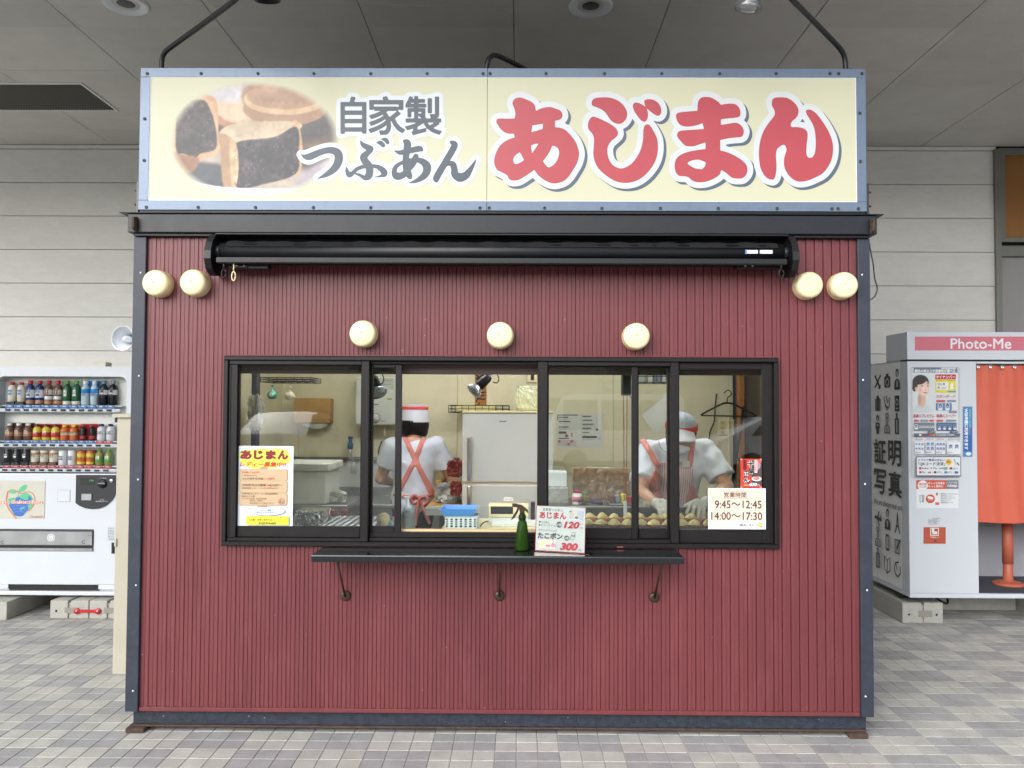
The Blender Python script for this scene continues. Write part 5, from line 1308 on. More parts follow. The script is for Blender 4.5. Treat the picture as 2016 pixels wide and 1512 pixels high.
run(0, 10, 2, 'black bottle with white label', h=.192, col='d_black', cap='d_grey', band=[(.42, .62, 'd_white')], txt=['黒', '無糖'], tcol='222222')
run(1, 0, 3, 'brown milk coffee bottle with white cap', h=.132, col='d_coffee', cap='d_white', card='d_brown', band=[(.25, .5, 'd_tan')], txt=['カフェ'])
run(1, 3, 3, 'yellow and red soup cup before a red card', h=.125, col='d_yellow', cap='d_brown', card='d_red', band=[(.2, .5, 'd_red')], txt=['スープ'])
run(1, 6, 2, 'orange juice bottle before an orange card', h=.122, col='d_orange', cap='d_yellow', card='d_orange', band=[(.35, .5, 'd_cream')], txt=['みかん'], tcol='4a8a3a')
run(1, 8, 2, 'dark cola bottle before a red card', h=.126, col='d_black', cap='d_red', card='d_red', band=[(.1, .3, 'd_red')], w_=.044)
run(1, 10, 2, 'white bottle with navy cap', h=.13, col='d_white', cap='d_navy', band=[(.4, .42, 'd_grey')], txt=['ミルク'], tcol='55555a')
run(2, 0, 3, 'black coffee can on a black stand', h=.125, col='d_black', shape='can', stand='d_black', txt=['JACK', '●'], w_=.056)
run(2, 3, 3, 'beige latte can before a brown card', h=.118, col='d_cream', shape='can', card='d_brown', band=[(.62, .8, 'd_tan')], txt=['ラテ'], tcol='5a3828', stand='d_brown')
run(2, 6, 2, 'white coffee can with round emblem', h=.12, col='d_white', shape='can', txt=['◎', '微糖'], tcol='66666c')
run(2, 8, 2, 'yellow corn can before a red card', h=.115, col='d_orange', shape='can', card='d_red', band=[(.55, .8, 'd_yellow'), (.1, .25, 'd_yellow')], txt=['コーン'], tcol='7a1c1c')
run(2, 10, 2, 'small green tea bottle with green cap and label', h=.125, col='d_tea', cap='d_lime', band=[(.22, .56, 'd_lime')], txt=['お茶'])

# concrete footing blocks
def block(x0, x1, y0, y1, h_, lab, slot=True, link_=False, grp='concrete footing blocks under the machines'):
    t = thing('concrete_block', ((x0 + x1) / 2, y0, 0), lab, 'concrete block', grp)
    m_ = MB().mt('concrete'); xm_ = (x0 + x1) / 2; e = .011 if (x1 - x0) < .3 else .008
    m_.box(x0, xm_ - e, y0, y1, 0, h_, .007); m_.box(xm_ + e, x1, y0, y1, 0, h_, .007); m_.box(xm_ - e - .004, xm_ + e + .004, y0 + .012, y1, 0, h_ - .02, .002); m_.build('block', parent=t)
    for sx_ in (-1, 1): MB().mt('black').lathe([(.008, 0), (.008, .003)], (xm_ + sx_ * (x1 - x0) * .34, y0 + .0005, h_ * .42), (0, -1, 0), 10).build('bolt_hole', parent=t)
    m_ = MB().mt('siding_dark').box(xm_ - .035, xm_ + .07, y0 - .002, y0 - .0003, h_ * .3, h_ * .62, .001); m_.build('recess', parent=t)
    return t
gb = atz(0, 1222, 0)
block(atz(-110, 1222, 0).x, atz(10.5, 1222, 0).x, atz(5, 1221, 0).y, 2.95, .135, 'grey concrete footing block at the left edge under the vending machine')
y_ = atz(150, 1218, 0).y; xa, xb, xc = atz(97.5, 1218, 0).x, atz(175, 1218, 0).x, atz(252, 1218, 0).x
block(xa, xb - .003, y_, 2.95, .135, 'grey concrete block left of the red strap under the vending machine')
block(xb + .003, xc, y_, 2.95, .135, 'grey concrete block right of the red strap under the vending machine')
a_ = atz(151, 1209, .07); x1_, x2_ = atz(152, 1218, 0).x, atz(194, 1218, 0).x; zz = .058
m_ = MB().mt('red_plastic'); 
for xx in (x1_, x2_): m_.lathe([(.023, 0), (.023, .008), (.021, .010), (0, .010)], (xx, y_ - .003, zz), (0, -1, 0), 18)
m_.box(x1_ + .006, x2_ - .006, y_ - .011, y_ - .0035, zz - .012, zz + .012, .003)
m_.mt('steel')
for xx in (x1_, x2_): m_.lathe([(.009, 0), (.009, .004), (0, .004)], (xx, y_ - .0132, zz), (0, -1, 0), 6)
tag(m_.build('block_strap'), 'red strap plate bolted across two concrete blocks under the vending machine', 'strap')
tag(MB().mt('black').tube([(-3.2, 2.5, .012), (-3.05, 2.42, .012), (-3.0, 2.55, .012), (-3.15, 2.66, .012), (-3.28, 2.58, .012), (-3.18, 2.46, .016)], .007, 6, 5).build('power_cable'), 'black power cable coiled on the floor under the vending machine', 'cable')

# ================================================================== BEIGE CABINET BETWEEN KIOSK AND MACHINE
cy = atz(222, 1328, 0).y; cx = atz(221, 1328, 0).x; ct = at(228, 822, cy).z
cab = thing('steel_cabinet', (cx + .22, cy + .2, 0), 'narrow beige steel cabinet standing beside the left end of the kiosk', 'cabinet')
MB().mt('beige_steel').box(cx, cx + .46, cy, cy + .42, .0, ct, .004).build('body', parent=cab)
MB().mt('beige_steel').prism([(cx - .022, cy - .02, ct + .001), (cx + .47, cy - .02, ct + .001), (cx + .47, cy - .02, ct + .038), (cx - .022, cy - .02, ct + .022)], (0, .46, 0)).build('lid', parent=cab)
MB().mt('black').box(cx - .017, cx - .001, cy + .0, cy + .03, ct - .03, ct - .0005, .002).build('hinge', parent=cab)
a_ = at(224, 1068, cy); MB().mt('beige_steel').box(cx - .001, cx + .013, cy - .008, cy - .0005, a_.z - .024, a_.z + .024, .002).build('latch', parent=cab)
for yy in (1240, 1003): q = at(233, yy, cy); MB().mt('steel').lathe([(.004, 0), (.003, .002), (0, .002)], (q.x, cy - .0003, q.z), (0, -1, 0), 8).build('rivet', parent=cab)

# ================================================================== PHOTO BOOTH
bc = at(1787, 900, 2.02); BY = 2.02
bL = at(1787.5, 800, BY).x; bZ0 = at(1792, 1177, BY).z; bZ1 = at(1785, 711, BY).z; hZ1 = at(1785, 653, BY).z; bW = 1.52; bD = .78
pb = thing('photo_booth', (bL + bW / 2, BY + .4, bZ0), 'white identity photo booth with orange curtain and pictograms on its side', 'photo booth')
oX = at(1924, 900, BY).x; oX2 = bL + 1.42
MB().mt('white_machine').box(bL, oX, BY, BY + .12, bZ0 + .035, bZ1, .004).build('front_panel', parent=pb)
mat('booth_side', 'ebebea', .45, var=.02)
MB().mt('booth_side').box(bL + .0005, bL + .03, BY + .1205, BY + bD, bZ0 + .035, bZ1, .004).build('side_panel', parent=pb)
MB().mt('white_machine').box(oX2, bL + bW, BY, BY + bD, bZ0 + .035, bZ1, .004).build('side_panel', parent=pb)
MB().mt('lilac_panel').box(oX, oX2, BY + .60, BY + .64, bZ0 + .036, bZ1 - .03).build('inner_back', parent=pb)
MB().mt('lilac_panel').box(oX + .002, oX + .018, BY + .125, BY + .595, bZ0 + .036, bZ1 - .03).build('inner_side', parent=pb)
MB().mt('lilac_panel').box(oX2 - .018, oX2 - .002, BY + .125, BY + .595, bZ0 + .036, bZ1 - .03).build('inner_side', parent=pb)
MB().mt('white_machine').box(bL, bL + bW, BY, BY + bD, bZ0, bZ0 + .034, .004).build('base', parent=pb)
MB().mt('mat_dark').box(oX + .004, oX2, BY + .006, BY + .59, bZ0 + .0345, bZ0 + .042).build('floor_mat', parent=pb)
MB().mt('white_machine').box(bL, bL + bW, BY + .121, BY + bD, bZ1 + .0005, bZ1 + .012, .003).build('roof', parent=pb)
MB().mt('white_machine').box(oX, bL + bW, BY + .0, BY + .12, at(1924, 716, BY).z, bZ1, .003).build('lintel', parent=pb)
hd = MB().mt('white_machine').box(bL - .002, bL + bW, BY - .004, BY + .34, bZ1 + .0125, hZ1, .005).build('header_box', parent=pb)
MB().mt('black').box(bL + .004, bL + bW, BY - .0005, BY + .30, bZ1 + .004, bZ1 + .0123).build('header_gap', parent=pb)
HX = lambda x, y, Y=BY: at(x, y, Y)
p0 = HX(1801, 663); p1 = HX(2290, 690.5)
P = VPrint(1700, 640, 2.52, BY - .0045, (p0.x, BY - .0045, p0.z))
P.rect(255, 57, 1480, 126, 'c8707e'); P.text('Photo-Me', 432, 66, 733, 118, 'dde1e8', .012)
P.build('header_print', (p0.x, BY - .0045, p0.z), parent=hd)
# curtain on rings
n_ = 90; x0_, x1_ = oX - .006, oX2 - .01; zt_ = HX(1960, 719).z; zb_ = HX(1960, 1031).z; rows_ = []
for j in range(22):
    f = j / 21; z = zt_ + (zb_ - zt_) * f; row = []
    for i in range(n_ + 1):
        u = i / n_; x = x0_ + (x1_ - x0_) * u + (.018 * f ** 3 + .035 * max(0, f - .72) ** 1.3) * (1 - u)
        d_ = .014 * math.sin(u * 34 + .8 * math.sin(f * 3)) * (.5 + .5 * f) + .01 * math.sin(u * 11 + 1) * f + (.0035 * math.sin(u * 90) if f < .15 else 0)
        row.append((x, BY + .035 + d_, z + .003 * math.sin(u * 20)))
    rows_.append(row)
cu = MB().mt('orange_cloth').grid(rows_); cu.build('curtain', parent=pb)
MB().mt('steel').cyl((oX + .001, BY + .05, zt_ + .022), (oX2 - .001, BY + .05, zt_ + .022), .006, 8).build('curtain_rail', parent=pb)
xx = HX(1928, 725).x
while xx < oX2 - .02:
    r_ = MB().mt('chrome').lathe([(.0125, 0), (.0125, .003), (.006, .004), (.0055, .001)], (xx, BY + .013, zt_ - .014), (0, -1, 0), 14)
    r_.tube([(xx + .011 * math.cos(a), BY + .018, zt_ + .012 + .016 * math.sin(a)) for a in [k * math.pi / 6 for k in range(13)]], .002, 5).build('curtain_ring', parent=pb)
    xx += .0905
# stool
sxp = at(1984, 1100, BY + .28); st_ = MB().mt('orange_paint')
sz_ = bZ0 + .042; st_.lathe([(.112, .0), (.112, .012), (.10, .022), (.06, .028), (.036, .036), (.034, .16), (.0335, .162)], (sxp.x, BY + .28, sz_), n=32)
st_.lathe([(.038, .162), (.038, .50)], (sxp.x, BY + .28, sz_), n=28); st_.build('stool_pedestal', parent=pb)
MB().mt('orange_paint').lathe([(.04, .50), (.16, .51), (.17, .525), (.165, .54), (0, .545)], (sxp.x, BY + .28, sz_), n=32).build('stool_seat', parent=pb)
for k in range(6):
    a = k * math.pi / 3 + .3; MB().mt('dark_steel').lathe([(.006, 0), (.005, .003), (0, .003)], (sxp.x + .09 * math.cos(a), BY + .28 + .09 * math.sin(a), sz_ + .0235), n=8).build('stool_bolt', parent=pb)
# front posters
FK = (1770, 700, 3.981)
def fprint(name, Y, draw, **kw):
    o3 = at(FK[0] + kw['box'][0] / FK[2], FK[1] + kw['box'][1] / FK[2], Y); P = VPrint(*FK, Y, o3); draw(P); return P.build(name, o3, parent=pb, m='print')
def face(P, x, y, s_, skin='c9a08c', hair='2a2426', top='e0e0e4', bg=None, new=True):
    if bg: P.rect(x - s_, y - s_ * 1.25, x + s_, y + s_ * 1.25, bg, new=new)
    P.ell(x, y - s_ * .2, s_ * .62, s_ * .85, hair, 12); P.ell(x, y + s_ * 1.1, s_ * .8, s_ * .4, top, 12, new=False); P.ell(x, y, s_ * .42, s_ * .6, skin, 12)
def dp1(P):
    P.rect(97, 92, 478, 958, 'b9bcc0', 4); P.rect(105, 98, 462, 950, 'd3d6d9'); P.rect(97, 92, 458, 135, '6d7888'); P.text('顔色の明るさや背景色が選べる', 122, 108, 440, 134, 'dfe3e8', .03)
    P.rect(330, 94, 446, 108, 'c4c6c4'); P.rect(98, 96, 114, 208, 'c4c6c4', new=False)
    # portrait of a person with short dark hair
    def port(X, Y):
        im = [np.full(X.shape, float(v)) for v in (206, 212, 214)]; r = np.random.default_rng(1)
        def bl(m_, c):
            for i in range(3): im[i][:] = im[i] * (1 - m_) + c[i] * m_
        def el(cx, cy, rx, ry, soft=.2, rot=0):
            c, q = math.cos(rot), math.sin(rot); U = (X - cx) * c + (Y - cy) * q; W = -(X - cx) * q + (Y - cy) * c
            return np.clip((1 - np.hypot(U / rx, W / ry)) / soft, 0, 1)
        bl(el(185, 440, 95, 75, .3), (196, 203, 206)); bl(el(178, 345, 36, 70, .3), (205, 172, 156)); bl(el(160, 345, 18, 60, .6), (186, 150, 134))
        bl(el(168, 208, 68, 60, .12), (58, 52, 54)); bl(el(190, 252, 52, 68, .14, -.12), (222, 190, 174)); bl(el(200, 262, 36, 52, .8), (232, 204, 190))
        bl(el(160, 196, 60, 34, .2, -.2), (62, 56, 58)); bl(el(122, 240, 24, 46, .2), (62, 56, 58)); bl(el(134, 262, 12, 20, .3), (212, 178, 162))
        for ex in (178, 224): bl(el(ex, 222, 14, 4, .6), (96, 78, 74)); bl(el(ex + 1, 238, 10, 4.5, .5), (66, 54, 54))
        bl(el(210, 258, 5, 20, .9), (204, 168, 152)); bl(el(208, 274, 9, 4, .8), (190, 150, 136)); bl(el(205, 291, 20, 6, .5), (186, 96, 102)); bl(el(168, 275, 16, 26, 1), (214, 176, 160))
        return [v + r.normal(0, 2, X.shape) for v in im]
    P.photo(104, 140, 276, 448, 44, 78, port)
    P.rect(283, 148, 444, 186, 'b03040'); P.text('マイナンバー', 288, 155, 438, 180, 'e6e6e6', .03); P.rect(283, 188, 444, 292, 'd6cf48'); P.text('個人番号カード申請用写真', 287, 190, 440, 201, 'a84a38')
    P.rect(292, 208, 384, 270, 'e0e0da'); P.rect(298, 215, 335, 235, 'b8bab8'); face(P, 350, 226, 9, bg='8fb4dc'); face(P, 308, 254, 9, bg='8fb4dc'); P.rect(328, 246, 372, 250, '9a9c98'); P.rect(328, 256, 365, 260, '9a9c98', new=False)
    P.poly('400,225 412,215 424,225 420,245 428,262 395,262 400,245', 'dedede'); P.rect(380, 278, 444, 288, '3f98ac')
    P.text('スタンダード', 288, 308, 440, 332, 'b4505c', .025); P.rect(288, 348, 360, 365, 'c45a5e', 8); P.rect(374, 348, 444, 365, '86919c', 8, False)
    P.rect(286, 372, 410, 430, '5878a8', 6); face(P, 320, 400, 20, bg='9fc0e4'); face(P, 376, 400, 20, bg='9fc0e4', new=False); P.rect(388, 432, 450, 450, '4a4e54'); P.text('1000円', 395, 434, 446, 448, 'e0e0e0')
    P.text('肌美人プレミアム', 110, 458, 272, 486, 'b4505c', .025); P.text('肌美人スーパー', 290, 458, 446, 486, 'b4505c', .025)
    for i, (a_, b2, c_) in enumerate(((112, 152, 'c45a5e'), (160, 225, '86919c'), (232, 270, 'c45a5e'), (288, 342, 'c45a5e'), (362, 446, '86919c'))): P.rect(a_, 502, b2, 517, c_, 7, new=(i == 0))
    P.rect(112, 525, 274, 590, '707c8c', 4); P.rect(290, 525, 448, 590, '56708c', 4, False)
    face(P, 130, 558, 14, bg='d2d6da')
    for i in range(8): face(P, 158 + i * 15, 556, 7, bg='c0b0b4' if i % 2 else 'b8c4d0')
    for i in range(4): face(P, 308 + i * 40, 558, 15, bg='6c94c4')
    P.rect(216, 590, 276, 606, '3c4046'); P.text('1200円', 222, 592, 272, 604, 'e0e0e0'); P.rect(392, 590, 452, 606, '3c4046'); P.text('1100円', 398, 592, 448, 604, 'e0e0e0')
    P.rect(107, 610, 467, 635, '5c6678'); P.text('6 Languages Available', 280, 614, 424, 630, 'dfe2e8', .01)
    for i, c_ in enumerate(('d8dade', 'b03a40', '3a50a0', 'b03a40', 'b8683a', 'b89a40')): P.rect(146 + i * 22, 615, 164 + i * 22, 629, c_, new=(i == 0))
    for (xa, xb, n1, n2, s_) in ((112, 184, 3, 2, 8), (194, 265, 2, 2, 13), (273, 346, 3, 2, 10), (357, 460, 2, 1, 15)):
        P.rect(xa, 674, xb, 772, 'dcdfe1')
        for i in range(n1):
            for j in range(n2): face(P, xa + (xb - xa) * (i + .6) / (n1 + .2), 696 + j * 34 + (18 if n2 == 1 else 0), s_, bg='86aede')
        P.text('証明写真', xa + 4, 648, xb - 14, 660, 'a04a50'); P.text('撮影見本', xa + 2, 752, xa + 44, 762, '6a6c70')
    P.rect(115, 788, 465, 942, '2d4672', 6); P.rect(120, 794, 460, 936, 'd5d9dd', 4)
    P.text('スマホで簡単お支払い', 130, 806, 338, 826, '2c3540', .02); P.text('「QRコード決済」', 130, 832, 340, 862, '2c3540', .025)
    P.ell(368, 832, 24, 24, 'e0b83a'); P.text('簡単!', 352, 822, 386, 842, 'a04020', .01); P.line([(410, 812), (424, 848), (440, 842)], 14, 'b4b9be'); P.line([(436, 838), (446, 856)], 9, '4a4e54')
    P.rect(136, 872, 154, 890, 'c03a3c', 4); P.text('PayPay', 158, 874, 212, 890, '3c3c40', .01); P.text('R Pay', 228, 872, 278, 890, '4a4a4e', .01); P.text('LINE', 292, 875, 326, 887, '3c6c4a', .02); P.rect(328, 872, 358, 890, '4a9a5e', 3); P.text('Pay', 332, 875, 354, 888, 'e2e2e2'); P.rect(374, 872, 394, 890, 'b8363c', 4); P.text('d払い', 398, 874, 440, 888, '4a4a4e', .01)
    P.ell(146, 911, 9, 9, 'b8363c'); P.text('Pay', 158, 904, 184, 919, '3c3c40', .01); P.rect(206, 906, 228, 919, 'c46a50', 3); P.ell(260, 911, 10, 9, '4a4e4e'); P.text('銀行Pay', 274, 904, 312, 918, '4a6a5a'); P.rect(334, 903, 354, 920, '3f88c0', 3); P.text('支付宝', 356, 904, 388, 918, '3f78a8'); P.rect(412, 904, 440, 920, '3a6a94', 3)
fprint('price_poster', BY - .002, dp1, box=(97, 92, 478, 958))
def dp2(P):
    P.rect(498, 398, 577, 796, 'b89aa8'); P.rect(502, 402, 573, 792, '3a84bc'); P.rect(504, 560, 571, 750, '2f62a4')
    P.text('WEB申請に利用できます', 512, 414, 542, 738, 'e2e8ee', .035, rot=90); P.text('証明写真データを申請サイトへ', 548, 420, 562, 620, 'b9d88e', rot=90); P.ell(544, 770, 22, 14, 'd6dce4')
fprint('web_sticker', BY - .002, dp2, box=(498, 398, 577, 796))
def dp3(P):
    P.rect(135, 976, 465, 1196, 'd9dde0'); P.rect(135, 976, 466, 1046, 'c8563f', 6); P.rect(368, 976, 466, 1046, '7c7f88', 6)
    P.ell(186, 1018, 40, 40, 'dfe2e4'); P.text('再印刷', 156, 998, 216, 1018, 'c04030', .02); P.text('対応機種', 158, 1022, 214, 1036, 'c04030'); P.text('キレイな写真を', 228, 990, 358, 1010, 'e6e4e2', .02); P.text('もっと便利に', 228, 1014, 348, 1034, 'e6e4e2', .02)
    P.text('クラウド機能', 376, 988, 456, 1002, 'e0e0e4'); P.text('i-keep', 376, 1006, 456, 1036, 'e0e0e4', .03, shear=.3)
    P.rect(160, 1092, 196, 1150, '9da0a4'); P.rect(166, 1098, 178, 1144, 'd6d9dc'); P.ell(244, 1122, 36, 34, 'c4502f'); P.ell(238, 1112, 18, 10, 'dcdfe0'); P.ell(252, 1116, 16, 9, 'dcdfe0', new=False); P.text('CLOUD', 224, 1124, 266, 1134, 'e4e4e4')
    P.rect(288, 1074, 302, 1096, 'c4605a'); P.rect(282, 1150, 312, 1170, 'c4605a', new=False)
    for i in range(5): P.text('撮影写真データをクラウドに保存'[:14 - (i * 5) % 7], 324, 1078 + i * 17, 452 - (i * 37) % 60, 1089 + i * 17, '4a4e52')
fprint('cloud_notice', BY - .002, dp3, box=(135, 976, 465, 1196))
def dp4(P):
    P.rect(192, 1345, 366, 1475, 'b0523c'); P.rect(244, 1350, 312, 1412, 'd8d8d8'); P.rect(250, 1356, 306, 1406, 'a84e38'); P.rect(262, 1378, 300, 1400, 'd8d8d8'); P.rect(256, 1352, 276, 1388, 'd8d8d8', new=False)
    P.text('写真取出し口', 244, 1418, 312, 1430, 'd8d8d8', .01); P.ell(284, 1453, 10, 10, '1e1c1c'); P.ell(284, 1453, 5, 5, '8a7a70')
    for i in range(5): P.text('ご利用上の注意事項のお知らせ'[:10 + i % 3], 224 + (i == 0) * 30, 1272 + i * 11, 326 - (i * 23) % 40, 1280 + i * 11, '75797d', new=(i == 0))
fprint('pickup_notice', BY - .002, dp4, box=(192, 1272, 366, 1475))
# side pictograms: measured in a flat frame, u runs away from the camera's left
SU, SV = .62, bZ1 - bZ0 - .05; org = (bL - .0006, 2.612, bZ1 - .02)
P = Print((0, 0, 62, 175), .57, 1.75); BK = '2a2827'
def ic(kind, x, y):
    L = lambda *p, w=1.1: P.line([(x + a, y + b2) for a, b2 in p], w, BK)
    E = lambda cx, cy, rx, ry, c=BK, n=14: P.ell(x + cx, y + cy, rx, ry, c, n)
    Rr = lambda a, b2, c, d, col=BK, r=0: P.rect(x + a, y + b2, x + c, y + d, col, r)
    W_ = 'b4b3b1'
    if kind == 'plane': L((-5, -5), (4, 5), w=2.4); L((-5, 4), (0, 0), (5, -5), w=2); L((2, 5), (5, 3), w=1.6)
    if kind == 'plane2': L((-6, 0), (6, 1), w=2.4); L((2, -5), (-1, 0), (2, 6), w=1.8); L((5, -2), (6, 1))
    if kind == 'camera': Rr(-5.5, -4, 5.5, 5, r=1.5); Rr(-2.5, -6, 2.5, -4); E(0, .8, 3.4, 3.4, W_); E(0, .8, 2.2, 2.2)
    if kind in ('person', 'nurse'): E(0, -6, 2.8, 3.4); E(0, -5.2, 1.8, 2.4, W_); P.poly(f'{x-5},{y+7}* {x-4.5},{y+1} {x},{y-1.5} {x+4.5},{y+1} {x+5},{y+7}*', BK); Rr(-1.2, 0, 1.2, 5, W_)
    if kind in ('chef', 'chef2'): Rr(-2.6, -10, 2.6, -6, BK, 1); Rr(-1.8, -9.3, 1.8, -6.6, W_); E(0, -4, 2.2, 2.8); E(0, -4, 1.5, 2, W_); P.poly(f'{x-5},{y+6}* {x-4.5},{y+1} {x},{y-1} {x+4.5},{y+1} {x+5},{y+6}*', BK); P.poly(f'{x-4.1},{y+5.2}* {x-3.8},{y+1.4} {x},{y-.2} {x+3.8},{y+1.4} {x+4.1},{y+5.2}*', W_); Rr(-.4, 1, .4, 5)
    if kind == 'case': Rr(-5, -4, 5, 6, r=1.2); Rr(-2, -6.5, 2, -4); Rr(-3.2, -3.6, -2.6, 5.6, W_); Rr(2.6, -3.6, 3.2, 5.6, W_)
    if kind == 'trolley': Rr(-3.6, -6, 3.6, 6, r=1.2); Rr(-1.8, -10, 1.8, -6); Rr(-1, -9, 1, -6, W_); Rr(-2.2, -5, 2.2, 5, W_, .8); Rr(-1.1, -5, -.5, 5); Rr(.5, -5, 1.1, 5)
    if kind == 'bag': Rr(-3.6, -6, 3.6, 6, r=.8); Rr(-1.6, -10, 1.6, -6); Rr(-1.2, -5, 1.2, 5, W_)
    if kind == 'bird': L((-6, -5), (-4, 0), (0, 5), (4, 2), (5, -5), (1, -1), (-2, -6), w=1); L((-4, 2), (1, 3), w=.9)
    if kind == 'pass': Rr(-4, -6, 4, 6, r=.8); E(0, -1, 2.6, 2.6, W_); E(0, -1, 1.7, 1.7); Rr(-2.4, 3.4, 2.4, 4.4, W_)
    if kind == 'kimono': E(0, -6, 2.8, 2.6); E(0, -4.6, 1.7, 2, W_); Rr(-4, -2, 4, 3, r=1); Rr(-2.4, 3, 2.4, 7); Rr(-1.8, -.6, 1.8, .6, W_)
    if kind == 'tower': L((0, -8), (-1.4, 2), (-4, 7), w=1.5); L((0, -8), (1.4, 2), (4, 7), w=1.5); L((-2.4, 2), (2.4, 2), w=1.2)
    if kind == 'phone': Rr(-3.2, -6.5, 3.2, 6.5, r=1.4); Rr(-2.3, -4.6, 2.3, 4.6, W_)
    if kind == 'note': Rr(-4.5, -5, 3.5, 6); Rr(-3.6, -4.1, 2.6, 5.1, W_); L((-1, 2), (5, -5), w=2)
    if kind == 'book': L((0, -3), (-5, -6), (-5, 4), (0, 7), (5, 4), (5, -6), (0, -3), (0, 7), w=1)
    if kind == 'clock': L((2, -5), (-3, -4), (-5, 1), (-3, 5), (1, 6), (5, 3), (5, -2), w=1.2); L((0, 1), (-2, -3), w=1)
for r_, row in enumerate((('plane', 'camera', 'person'), ('case', 'bird', 'pass'), ('kimono', 'chef', 'bag'))):
    for c_, k_ in enumerate(row): ic(k_, 11 + c_ * 18, 12 + r_ * 17.5)
for c_, (ch, x_, y_) in enumerate((('証', 4, 58), ('明', 31, 58), ('写', 4, 82), ('真', 31, 82))): P.text(ch, x_, y_, x_ + 23, y_ + 20, BK, .022, new=(c_ == 0))
P.text('We are always near you', 3, 106.5, 55, 112, BK, .01)
for r_, row in enumerate((('plane2', 'nurse', 'tower'), ('chef2', 'phone', 'note'), ('trolley', 'book', 'clock'))):
    for c_, k_ in enumerate(row): ic(k_, 11 + c_ * 18, 121.5 + r_ * 17)
P.build('side_print', org, u=(0, -1, 0), parent=pb)
# booth footing
q = atz(1777, 1227, 0); q2 = atz(1854, 1226, 0)
block(q.x, q2.x, q.y, 2.95, .155, 'grey concrete footing block under the near left corner of the photo booth')
block(q.x + 1.12, q.x + 1.42, q.y, 2.95, .155, 'grey concrete footing block under the far right end of the photo booth')
fp = thing('leveling_foot', ((q.x + q2.x) / 2, q.y + .14, .155), 'flat steel levelling foot between concrete block and photo booth', 'levelling foot')
MB().mt('steel').box(q.x + .03, q.x + .27, q.y + .10, q.y + .2, .1555, .163, .002).build('plate', parent=fp)
for dx in (.09, .2): MB().mt('steel').cyl((q.x + dx, q.y + .15, .163), (q.x + dx, q.y + .15, bZ0 - .001), .009, 10).build('bolt', parent=fp)
tag(MB().mt('black').tube([(q.x + .33, q.y + .3, .165), (q.x + .36, q.y + .2, .14), (q.x + .42, q.y + .16, .11), (q.x + .44, q.y + .22, .16), (q.x + .37, q.y + .27, .185)], .008, 6, 5).build('booth_cable'), 'short loop of black cable hanging under the photo booth', 'cable')
MB().mt('concrete').box(q.x + .31, q.x + 1.10, 2.5, 2.8, 0, .14, .008).build('cross_block', parent=None, label='long concrete beam lying crosswise under the photo booth', cat='concrete beam')

# ================================================================== INSIDE THE KIOSK
CT = .972     # worktop height
# --- serving counter
sc_ = thing('serving_counter', (0, .3, .142), 'pale serving counter behind the open middle window', 'counter')
cx0, cx1 = at(872, 1000, .3).x, at(1120, 1000, .3).x
MB().mt('plastic_cream').box(cx0, cx1, .078, .62, CT - .03, CT, .004).build('worktop', parent=sc_)
MB().mt('white_inner').box(at(722, 1000, .1).x, cx0 - .001, .078, .17, CT - .03, CT, .003).build('worktop_strip', parent=sc_)
MB().mt('white_inner').box(cx0 + .01, cx1 - .01, .10, .60, .1425, CT - .031, .003).build('base_cabinet', parent=sc_)
ac = MB().mt('acrylic').box(at(790, 1000, .09).x, at(1053, 1000, .09).x, .086, .090, CT + .001, at(900, 997, .09).z)
tag(ac.build('splash_screen'), 'clear acrylic splash screen standing along the counter edge in the open window', 'screen')
MB().mt('milky').box(at(840, 1000, .75).x, at(905, 1000, .75).x, .70, .80, at(870, 1006, .75).z - .02, at(870, 999, .75).z, .002).build('glass_shelf', label='pale glassy ledge beside the fridge, left of the blue tray', cat='ledge')

# --- pump bottle
p = at(802, 1046, .13); pz = CT; s_ = 4.06 / 1560
t = thing('pump_bottle', (p.x, .13, pz), 'clear hand soap bottle with white pump at the left of the open window', 'pump bottle')
w_ = 15 * s_; MB().mt('milky').lathe([(w_ * .8, 0), (w_, .01), (w_, .085), (w_ * .86, .098), (w_ * .45, .105)], (p.x, .13, pz), n=20).build('bottle', parent=t)
MB().mt('plastic_white').lathe([(w_ * .55, .104), (w_ * .55, .126), (w_ * .2, .13), (w_ * .2, .165), (0, .166)], (p.x, .13, pz), n=16).box(p.x - .018, p.x + .010, .12, .14, pz + .164, pz + .176, .003).build('pump', parent=t)

# --- basket with blue tray
a_ = at(875, 1045, .20); b_ = at(940, 1019, .20); z0 = CT + .001; z1 = at(905, 1018, .2).z
bk = thing('slotted_basket', ((a_.x + b_.x) / 2, .25, z0), 'white slotted plastic basket under the blue tray on the counter', 'basket')
m_ = MB().mt('plastic_white'); W = b_.x - a_.x; H = z1 - z0; nx, nz_ = 7, 4
def slotwall(m_, O, U, n_, ux, nz2):
    dz = Vector((0, 0, 1)); O = Vector(O); U = Vector(U)
    cw = ux / n_; hgt = H
    def bar(u0, u1, v0, v1): m_.prism([O + U * u0 + dz * v0, O + U * u1 + dz * v0, O + U * u1 + dz * v1, O + U * u0 + dz * v1], n_vec)
    n_vec = Vector((-U.y, U.x, 0)) * .002
    bar(0, ux, 0, hgt * .14); bar(0, ux, hgt * .86, hgt)
    for i in range(n_):
        bar(i * cw, i * cw + cw * .25, hgt * .1401, hgt * .8599); bar(i * cw + cw * .75, (i + 1) * cw, hgt * .1401, hgt * .8599)
        for j in range(1, nz2): v = hgt * (.14 + .72 * j / nz2 + (.03 if i % 2 else 0)); bar(i * cw + cw * .2501, i * cw + cw * .7499, v - hgt * .035, v + hgt * .035)
